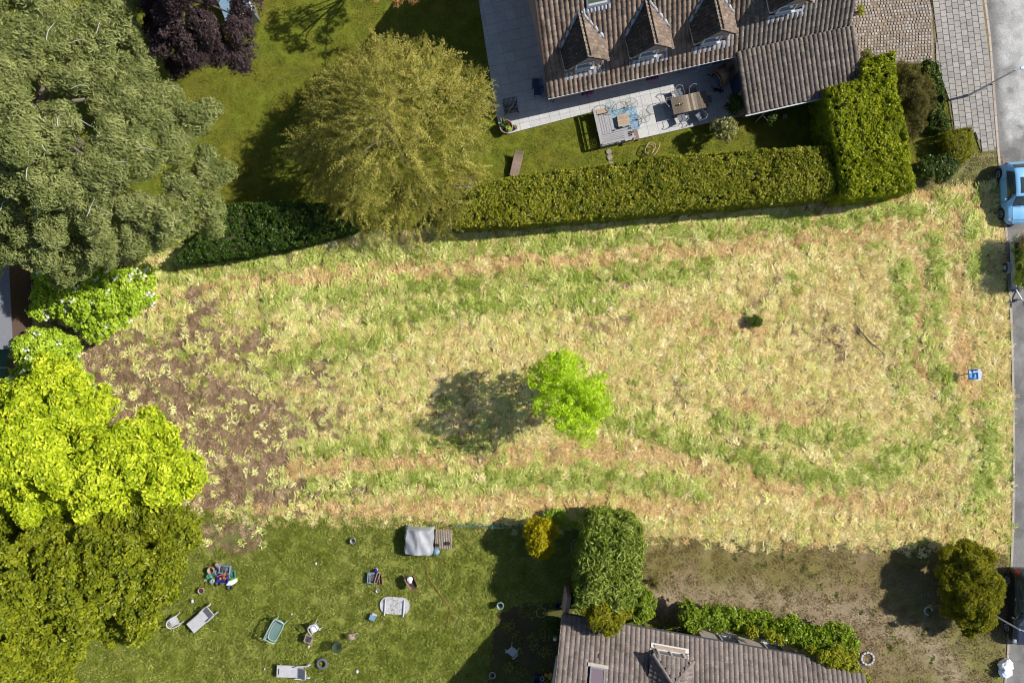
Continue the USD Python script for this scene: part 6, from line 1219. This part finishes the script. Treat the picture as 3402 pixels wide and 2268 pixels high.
# upturned oval table
t = put('oval_table', 'white oval plastic table lying upside down with its leg bars up', 'table', 1311, 2012, .03, -4, .1)
def stad(x0, x1, h): return Polygon([(x, y) for x, y in [(.42 * math.cos(a) * 1.05 + .42, h * math.sin(a)) for a in np.linspace(-1.57, 1.57, 13)] + [(.42 * math.cos(a) * 1.05 - .42, h * math.sin(a)) for a in np.linspace(1.57, 4.71, 13)]]).intersection(sbox(x0, -2, x1, 2))
for a, b in ((-1, -.186), (-.176, .156), (.166, 1)): part(t, 'panel', prism(stad(a, b, .48), 0, .05), 'white_plastic')
for x in (-.56, .54): part(t, 'leg_bar', cbox((x, -.12, .10), (.075, .98, .07), .02), 'white_plastic')
part(t, 'strut', rod((.52, .28, .09), (.05, .10, .07), .008, 5), 'grey_metal'); part(t, 'rim', tube([(x, y, .045) for x, y in stad(-2, 2, .49).exterior.coords], .016, 5, False), 'white_plastic', True)
t = put('step_stool', 'pale blue and white step stool near the oval table', 'step stool', 1236, 2052, .02, -22, .25); part(t, 'top', cbox((0, 0, .25), (.34, .30, .04), .015), 'pale_blue_plastic', 30); part(t, 'step', cbox((.05, .18, .13), (.30, .14, .03), .01), 'white_plastic')
for s in (-1, 1): part(t, 'side', box((s * .16, .02, .12), (.03, .30, .24)), 'pale_blue_plastic')
# wheelbarrow
t = put('wheelbarrow', 'rusty wheelbarrow with soil and a white bag on the rough lawn', 'wheelbarrow', 1366, 1932, .0, -65, .5)
P0 = [(-.34, -.28), (-.34, .28), (.30, .26), (.42, .15), (.42, -.15), (.30, -.26)]; B0 = [(-.22, -.16), (-.22, .16), (.16, .14), (.22, .08), (.22, -.08), (.16, -.14)]
V = np.array([(x, y, .62) for x, y in P0] + [(x, y, .36) for x, y in B0]); F = [[i, (i + 1) % 6, 6 + (i + 1) % 6] for i in range(6)] + [[i, 6 + (i + 1) % 6, 6 + i] for i in range(6)] + [[6, 6 + i, 7 + i] for i in range(1, 5)]
F = np.array(F); part(t, 'tray', (np.vstack([V, V * [.97, .97, 1] - [0, 0, .012]]), np.vstack([F, F[:, ::-1] + 12])), 'rust'); part(t, 'tray_rim', tube([(x, y, .62) for x, y in P0 + P0[:1]], .016, 6, False), 'rust')
part(t, 'soil', mv(prism(Polygon(B0).buffer(.06), 0, .04), (.02, 0, .42)), 'compost'); w = part(t, 'wheel', mv(lathe([(.08, -.04), (.16, -.045), (.18, 0), (.16, .045), (.08, .04), (.08, -.04)], 22), (.42, 0, .18), Rx(math.pi / 2)), 'rubber', 40); part(w, 'hub', mv(lathe([(0, -.03), (.08, -.03), (.08, .03), (0, .03)], 14), (.42, 0, .18), Rx(math.pi / 2)), 'rust')
for s in (-1, 1): part(t, 'handle', tube([(.42, s * .06, .18), (-.2, s * .22, .40), (-.70, s * .27, .62)], .018, 6), 'rust', True); part(t, 'leg', tube([(-.15, s * .22, .38), (-.22, s * .24, 0), (-.05, s * .23, .37)], .014, 6), 'rust', True)
x, y = pxm(1366, 1932, .5); q = Rz(math.radians(-65)) @ np.array([-.16, 0, 0]); m = trimesh.creation.icosphere(3, 1.0); v = np.array(m.vertices); v *= (1 + .6 * (meshkit.fbm(v * 2.1, 3, 8) - .5))[:, None]; solo('white_bag', (v * [.15, .19, .13] + [x + q[0], y + q[1], .56], m.faces), 'sign_white', 'crumpled white plastic bag lying in the rusty wheelbarrow', 'bag', smooth=True)
# crate of pots with troughs
def crate(name, label, px, py, rz, w, d, h, m, z=.0, category='crate', group=None):
    t = put(name, label, category, px, py, z, rz, h, group); part(t, 'base', box((0, 0, .015), (w, d, .03)), m)
    for s in (-1, 1): part(t, 'side', cbox((s * (w / 2 - .012), 0, h / 2), (.028, d, h), .008), m); part(t, 'side', cbox((0, s * (d / 2 - .012), h / 2), (w - .05, .028, h), .008), m)
    part(t, 'rim', cat(*[cbox((s * w / 2, 0, h), (.035, d + .035, .02), .006) for s in (-1, 1)] + [cbox((0, s * d / 2, h), (w - .03, .035, .02), .006) for s in (-1, 1)]), m); return t
def pot(name, label, px, py, r, h, m, z=.0, rz=0, tilt=None, soil='compost', category='flower pot', group=None):
    x, y = pxm(px, py, z + h); t = thing(name, label, category, (x, y, z), rz, group, tilt=tilt); part(t, 'pot', lathe([(0, 0), (r * .68, 0), (r * .95, h * .82), (r * 1.08, h * .82), (r * 1.08, h), (r * .90, h), (r * .84, h * .8), (r * .6, h * .1), (0, h * .1)], 22), m, 40)
    if soil: part(t, 'soil', mv(lathe([(r * .84, 0), (0, .015)], 16), (0, 0, h * .78)), soil)
    return t
crate('plastic_crate', 'pale blue plastic crate full of small white pots', 1233, 1920, -4, .42, .58, .26, 'pale_blue_plastic')
wh = ['beside the bottle', 'middle of its back edge', 'back corner by the trough', 'second row, far from trough', 'second row, beside the trough', 'third row, far from trough', 'third row, beside the trough', 'alone at its front']
for i, (dx, dy) in enumerate(((-8, -22), (3, -20), (11, -22), (-2, -10), (8, -8), (-3, 2), (8, 4), (-2, 13))):
    pot('plant_pot', f'small white plant pot in the pale blue crate, {wh[i]}', 1231 + dx * .8, 1920 + dy * .75, .055, .11, 'white_plastic', .16, soil='compost', group='white pots in the pale blue crate')
t = put('trough', 'long terracotta trough tilted on top of the pale blue crate', 'trough', 1252, 1920, .20, 72, .2); crate_m = 'terracotta'
for s in (-1, 1): part(t, 'side', cbox((0, s * .075, .09), (.66, .025, .18), .006), 'terracotta'); part(t, 'end', cbox((s * .32, 0, .09), (.025, .15, .18), .006), 'terracotta')
part(t, 'soil', box((0, 0, .06), (.62, .13, .02)), 'rust')
t = put('trough', 'long brown trough on the grass beside the pale blue crate', 'trough', 1264, 1925, .0, 96, .18)
for s in (-1, 1): part(t, 'side', cbox((0, s * .075, .09), (.58, .025, .18), .006), 'rust'); part(t, 'end', cbox((s * .28, 0, .09), (.025, .15, .18), .006), 'rust')
part(t, 'soil', box((0, 0, .06), (.54, .13, .02)), 'compost')
t = put('blue_bottle', 'dark blue bottle standing beside the crate of white pots', 'bottle', 1247, 1896, 0, 0, .3); part(t, 'bottle', lathe([(0, 0), (.10, 0), (.11, .03), (.11, .22), (.05, .30), (.035, .36), (0, .36)], 20), 'blue_plastic', 40); part(t, 'label', lathe([(.112, .08), (.112, .18)], 20), 'sign_white', True)
pot('grey_pot', 'small grey upturned pot on the grass below the troughs', 1254, 1962, .10, .12, 'white_plastic', soil=None)
# the covered heap and the pallet
t = put('covered_frame', 'light grey sheet draped over a low frame against the plot edge', 'cover', 1390, 1800, 0, -3, .6)
gx = np.linspace(-.84, .84, 25); gy = np.linspace(-.84, .84, 25); G = np.array([[(x * (1 + .03 * math.sin(y * 9)), y, max(.02, .92 - .28 * abs(x + .02) - .10 * max(0, -y) - (.9 * max(0, abs(x) - .70) * 4) - .9 * max(0, abs(y) - .74) * 5 + .04 * math.sin(x * 8 + y * 5) * (abs(x) > .1)) ) for y in gy] for x in gx]); v, f = sheet(G); part(t, 'sheet', (np.vstack([v, v - [0, 0, .01]]), np.vstack([f, f[:, ::-1] + len(v)])), 'tarpaulin', 40)
for x in (-.7, .7):
    for y in (-.68, .68): part(t, 'leg', rod((x * .98, y, .0), (x * .9, y * .96, .6), .02, 6), 'galvanised')
t = put('water_bag', 'pale turquoise plastic bag beside the light grey sheet', 'bag', 1450, 1832, 0, 0, .15); m = trimesh.creation.icosphere(3, 1.0); v = np.array(m.vertices); v *= (1 + .5 * (meshkit.fbm(v * 1.9, 3, 5) - .5))[:, None]; part(t, 'bag', (v * [.2, .2, .15] + [0, 0, .13], m.faces), 'pale_blue_plastic', True)
t = put('wooden_pallet', 'pale slatted wooden pallet beside the light grey sheet', 'pallet', 1474, 1791, 0, -3, .12)
for i in range(10): part(t, 'slat', cbox((-.45 + .10 * i, 0, .115), (.062, 1.10, .025), .004), 'wood_tint', tint=np.array((.27, .215, .185)) * rw_.uniform(.88, 1.08))
for y in (-.48, 0, .48): part(t, 'bearer', box((0, y, .05), (.98, .08, .10)), 'wood_brown')
pot('black_pot', 'black pot on the wooden pallet next to the light grey sheet', 1453, 1811, .10, .16, 'black_metal', .13); pot('black_pot', 'black pot on the wooden pallet at the lawn side', 1489, 1805, .10, .18, 'black_metal', .13)
# the pile of toys and pots
pot('terracotta_pot', 'terracotta pot with soil standing alone near the oak', 667, 1962, .17, .26, 'terracotta'); pot('terracotta_pot', 'larger empty terracotta pot at the edge of the toy pile', 699, 1895, .19, .34, 'terracotta', soil=None)
pot('terracotta_pot', 'pinkish pot lying on its side above the toy pile', 709, 1878, .15, .30, 'pink_enamel', .15, 60, tilt=(90, 0, 0), soil=None)
crate('toy_crate', 'pale blue crate of black netting at the back of the toy pile', 745, 1892, -8, .60, .44, .30, 'pale_blue_plastic'); crate('toy_crate', 'deep blue crate full of orange toys', 739, 1922, -6, .62, .42, .24, 'blue_plastic')
x, y = pxm(745, 1890, .25); solo('black_netting', (lambda m: (np.array(m.vertices) * (1 + .5 * (meshkit.fbm(np.array(m.vertices) * 2, 3, 2) - .5))[:, None] * [.26, .17, .12] + [x, y, .20], m.faces))(trimesh.creation.icosphere(3, 1)), 'dark_grey_plastic', 'crumpled black netting in the pale blue toy crate', 'netting', smooth=True)
toy = [('orange ball', 731, 1921), ('orange toy bucket', 752, 1905), ('orange bat', 742, 1912), ('orange toy truck', 745, 1920), ('orange spade', 736, 1908), ('orange cup', 752, 1918)]
for i, (n_, px, py) in enumerate(toy):
    x, y = pxm(px, py, .3); t = thing('toy', f'{n_} in the deep blue crate', 'toy', (x, y, .2), i * 50, 'orange toys in the blue crate')
    if 'ball' in n_: part(t, 'ball', mv(trimesh.creation.icosphere(2, .09), (0, 0, .08)), 'orange_plastic', True)
    elif 'bucket' in n_ or 'cup' in n_: s = 1 if 'bucket' in n_ else .6; part(t, 'shell', lathe([(0, 0), (.07 * s, 0), (.10 * s, .17 * s), (.09 * s, .17 * s), (.06 * s, .02), (0, .02)], 16), 'orange_plastic', 40); part(t, 'handle', tube([(.095 * s, 0, .16 * s), (.09 * s, .1 * s, .2 * s), (-.09 * s, .1 * s, .2 * s), (-.095 * s, 0, .16 * s)], .008, 5), 'wood_pale', True)
    elif 'truck' in n_: part(t, 'body', cbox((0, 0, .08), (.22, .10, .07), .015), 'orange_plastic'); part(t, 'cab', cbox((.06, 0, .14), (.08, .09, .07), .015), 'orange_plastic'); [part(t, 'wheel', mv(lathe([(0, -.015), (.035, -.015), (.035, .015), (0, .015)], 12), (a, b, .04), Rx(math.pi / 2)), 'rubber') for a in (-.07, .07) for b in (-.06, .06)]
    else: part(t, 'blade', cbox((0, 0, .10), (.14, .09, .02), .008), 'orange_plastic'); part(t, 'handle', rod((.05, 0, .10), (.28, 0, .16), .015, 7), 'wood_pale')
x, y = pxm(722, 1905, .3); solo('broom_handle', tube([(x - .28, y - .30, .06), (x + .18, y + .22, .42)], .018, 7), 'wood_pale', 'pale wooden stick lying across the toy crates', 'stick')
x, y = pxm(746, 1905, .4); solo('toy_stick', tube([(x - .05, y - .2, .33), (x + .05, y + .22, .40)], .014, 7), 'wood_weathered', 'thin brown stick sticking up from the orange toys', 'stick')
def can(label, px, py, rz, m, s=1.):
    t = put('watering_can', label, 'watering can', px, py, 0, rz, .2); part(t, 'body', lathe([(0, 0), (.13 * s, 0), (.14 * s, .05), (.12 * s, .25 * s), (.10 * s, .26 * s), (.0, .20 * s)], 20), m, 40); part(t, 'spout', tube([(.11 * s, 0, .06), (.26 * s, 0, .20 * s), (.30 * s, 0, .26 * s)], [.03 * s, .02 * s, .035 * s], 8), m, True); part(t, 'handle', tube([(-.12 * s, 0, .06), (-.22 * s, 0, .16 * s), (-.12 * s, 0, .30 * s), (.05 * s, 0, .30 * s), (.09 * s, 0, .25 * s)], .016, 6), m, True)
can('mint green watering can below the larger terracotta pot', 694, 1913, 20, 'mint_plastic', 1.1); can('grey-green watering can at the front of the toy pile', 704, 1930, 100, 'green_plastic', 1.0); can('pale blue watering can between pot and blue crates', 717, 1900, 70, 'pale_blue_plastic', .9)
t = crate('teal_basin', 'teal plastic basin at the side of the toy pile', 770, 1908, 5, .34, .42, .16, 'teal_plastic', category='basin')
pot('dark_bucket', 'dark grey bucket in front of the blue crates', 724, 1937, .14, .2, 'dark_grey_plastic', soil=None, category='bucket'); pot('dark_bucket', 'dark green bucket below the white and lime sheet', 763, 1951, .14, .18, 'dark_grey_plastic', soil=None, category='bucket')
x, y = pxm(770, 1933, .1); t = thing('crumpled_sheet', 'crumpled white and lime-green sheet beside the toy pile', 'sheet', (x, y, .02), 25); m = trimesh.creation.icosphere(3, 1.0); v = np.array(m.vertices); v *= (1 + .7 * (meshkit.fbm(v * 2.3, 3, 11) - .5))[:, None]; part(t, 'sheet', (v * [.34, .15, .10] + [0, 0, .09], m.faces), 'sign_white', True); part(t, 'lime_edge', (v * [.30, .14, .08] + [.08, .05, .08], m.faces), 'lime_fabric', True)
pot('white_cup', 'small white cup on the grass beside the green watering cans', 683, 1927, .07, .10, 'white_plastic', soil=None, category='cup')
# hose lying on the grass
hp_ = [(1428, 1866), (1420, 1878), (1418, 1895), (1424, 1915), (1432, 1930), (1445, 1948), (1458, 1966), (1468, 1982), (1484, 2000), (1496, 2020), (1498, 2035), (1490, 2050), (1486, 2080), (1482, 2100)]
hs = np.array([at(x, y, .06) for x, y in hp_]); hs = np.column_stack([PchipInterpolator(np.arange(len(hs)), hs[:, i])(np.linspace(0, len(hs) - 1, 70)) for i in range(3)]); solo('garden_hose', tube(hs, .016, 6), 'orange_hose', 'thin orange-brown hose winding over the rough lawn', 'hose', smooth=True)
x, y = pxm(1475, 1872); solo('bamboo_cane', rod((x - .35, y + .18, .07), (x + .35, y - .22, .06), .014, 6), 'orange_hose', 'thin orange-brown cane on the grass below the pallet', 'cane')
# yard and house end
pot('blue_drum', 'dark blue drum with a white cap by the wall corner', 1853, 2012, .16, .4, 'navy_plastic', soil=None, category='drum')
x, y = pxm(1798, 2030); solo('wire_hoop', ring((x, y, .16), .28, .018, 36, 6), 'rattan_pale', 'tan wire hoop standing on the yard edge', 'hoop', smooth=True)
x, y = pxm(1636, 2240); t = thing('pale_ring', 'pale round ring with weeds inside lying on the brown yard', 'ring', (x, y, 0.02), 0); part(t, 'ring', ring((0, 0, .06), .17, .04, 30, 7), 'whitewash', True)
t = put('grey_lantern', 'small grey glass lantern against the gable wall', 'lantern', 1844, 2122, 0, 0, .2); part(t, 'body', lathe([(0, 0), (.10, 0), (.12, .18), (.09, .26), (0, .27)], 16), 'galvanised', True); part(t, 'cap', lathe([(.06, .27), (.05, .31), (0, .32)], 12), 'sign_white', True)
t = put('yellow_toy', 'yellow toy heap by the gable wall at the lower edge of the yard', 'toy', 1823, 2243, 0, 20, .2)
for i, (dx, dy, s) in enumerate(((-.12, .05, .16), (.12, -.02, .18), (.02, -.14, .13))): part(t, ['body', 'lid', 'scoop'][i], cbox((dx, dy, .12 + .04 * i), (s * 1.4, s * 1.2, .18), .04, Rz(dx * 5)), 'yellow_plastic', 30)
crate('blue_box', 'dark blue box beside the yellow toy heap on the yard', 1786, 2258, -10, .42, .42, .3, 'navy_plastic', category='box'); pot('white_bucket', 'round white bucket lid by the dark blue box on the yard', 1801, 2254, .12, .3, 'white_plastic', soil=None, category='bucket')
t = put('grey_box', 'dark grey plastic box among weeds beside the yellow conifer', 'box', 1842, 1727, 0, -38, .5); part(t, 'body', cbox((0, 0, .24), (.42, .36, .48), .02), 'dark_grey_plastic'); part(t, 'lid', cbox((0, 0, .50), (.46, .40, .05), .015), 'dark_grey_plastic')
x, y = pxm(1914, 1820); t = thing('net_hoop', 'thin grey hoop half hidden beside the tall conifer hedge', 'hoop', (x, y, .3), 0); part(t, 'rim', ring((0, 0, 0), .62, .014, 36, 6, None, .45, 1.0), 'galvanised', True)
x, y = pxm(1663, 2010); pot('bin', 'pale green garden bin at the corner of the brown yard', 1662, 2012, .19, .5, 'green_plastic', soil=None, category='bin')
def stone_ring(label, px, py, R, n, s, gap=0):
    x, y = pxm(px, py); t = thing('stone_ring', label, 'stone ring', (x, y, 0)); 
    for i in range(n):
        a = i / n * (2 * np.pi - gap) + .4; part(t, 'stone', cbox((math.cos(a) * R, math.sin(a) * R, .04), (.11 * s, 2 * math.pi * R / n * .86 * (1 - gap / 7), .12), .02, Rz(a)), 'stone_white', 30)
stone_ring('ring of white edging blocks on the drive at the end of the laurel thicket', 2881, 2185, .35, 11, 1); stone_ring('broken ring of white blocks in the shade of the golden-olive conifer', 3083, 2027, .22, 7, .7, 1.6)
pot('clay_jar', 'pale clay jar under the gutter of the south house', 2256, 2100, .13, .3, 'terracotta', soil=None, category='jar')
x, y = pxm(2197, 2090); solo('slate_disc', lathe([(0, .05), (.24, .045), (.25, 0), (0, 0)], 22, (x, y, .01)), 'dark_grey_plastic', 'round dark grey slab beside the gutter of the south house', 'slab')
t = put('grey_bucket', 'battered galvanised bucket on the grass near the plot edge', 'bucket', 1172, 1796, 0, 0, .25); part(t, 'pail', lathe([(0, 0), (.13, 0), (.17, .28), (.155, .28), (.12, .02), (0, .02)], 20), 'galvanised', 40); part(t, 'handle', tube([(.16 * math.cos(a), .16 * math.sin(a), .28) for a in np.linspace(0, math.pi, 9)], .007, 5), 'galvanised', True)
x, y = pxm(2885, 1130); t = thing('dead_branch', 'dark dead branch lying in the mown plot', 'branch', (x, y, .06), -45); part(t, 'stem', tube([(-1.3, .1, .02), (-.6, 0, .07), (.1, -.05, .06), (.7, .04, .05), (1.3, .0, .02)], [.02, .035, .04, .028, .01], 7), 'bark_dark', True)
for a, b in (((-.5, 0, .07), (-.9, .35, .12)), ((.2, -.04, .06), (.6, -.3, .14)), ((.4, 0, .05), (.75, .35, .10))): part(t, 'twig', tube([a, b], [.022, .008], 5), 'bark_dark')
for k, (px, py) in enumerate(((970, 2038), (1026, 2146), (1187, 2228), (880, 2220), (1050, 1870), (640, 1995), (2900, 1660), (1232, 1944))):
    x, y = pxm(px, py); r = .05 + .02 * (k % 3); m = trimesh.creation.icosphere(2, 1.0); v = np.array(m.vertices); v *= (1 + .5 * (meshkit.fbm(v * 1.7 + k, 3, k) - .5))[:, None]
    if k < 6: solo('litter', (v * [r, r * 1.3, r * .8] + [x, y, .06], m.faces), 'white_plastic', 'small scrap of white litter in the rough south lawn', 'litter', 'white scraps on the south lawn', smooth=True)

# low wire fence along the edge of the plot
fa, fb2 = at(1520, 1738), at(1985, 1752); L_ = np.linalg.norm(fb2 - fa); t = thing('wire_fence', 'low green wire fence between the rough lawn and the mown plot', 'fence', fa, math.degrees(math.atan2(fb2[1] - fa[1], fb2[0] - fa[0])))
for i in range(5): part(t, 'post', rod((L_ * i / 4, 0, -.1), (L_ * i / 4, 0, 1.0), .025, 8), 'teal_plastic')
for z in (.15, .4, .65, .9): part(t, 'wire', rod((0, .03, z), (L_, .03, z), .006, 5), 'teal_plastic')
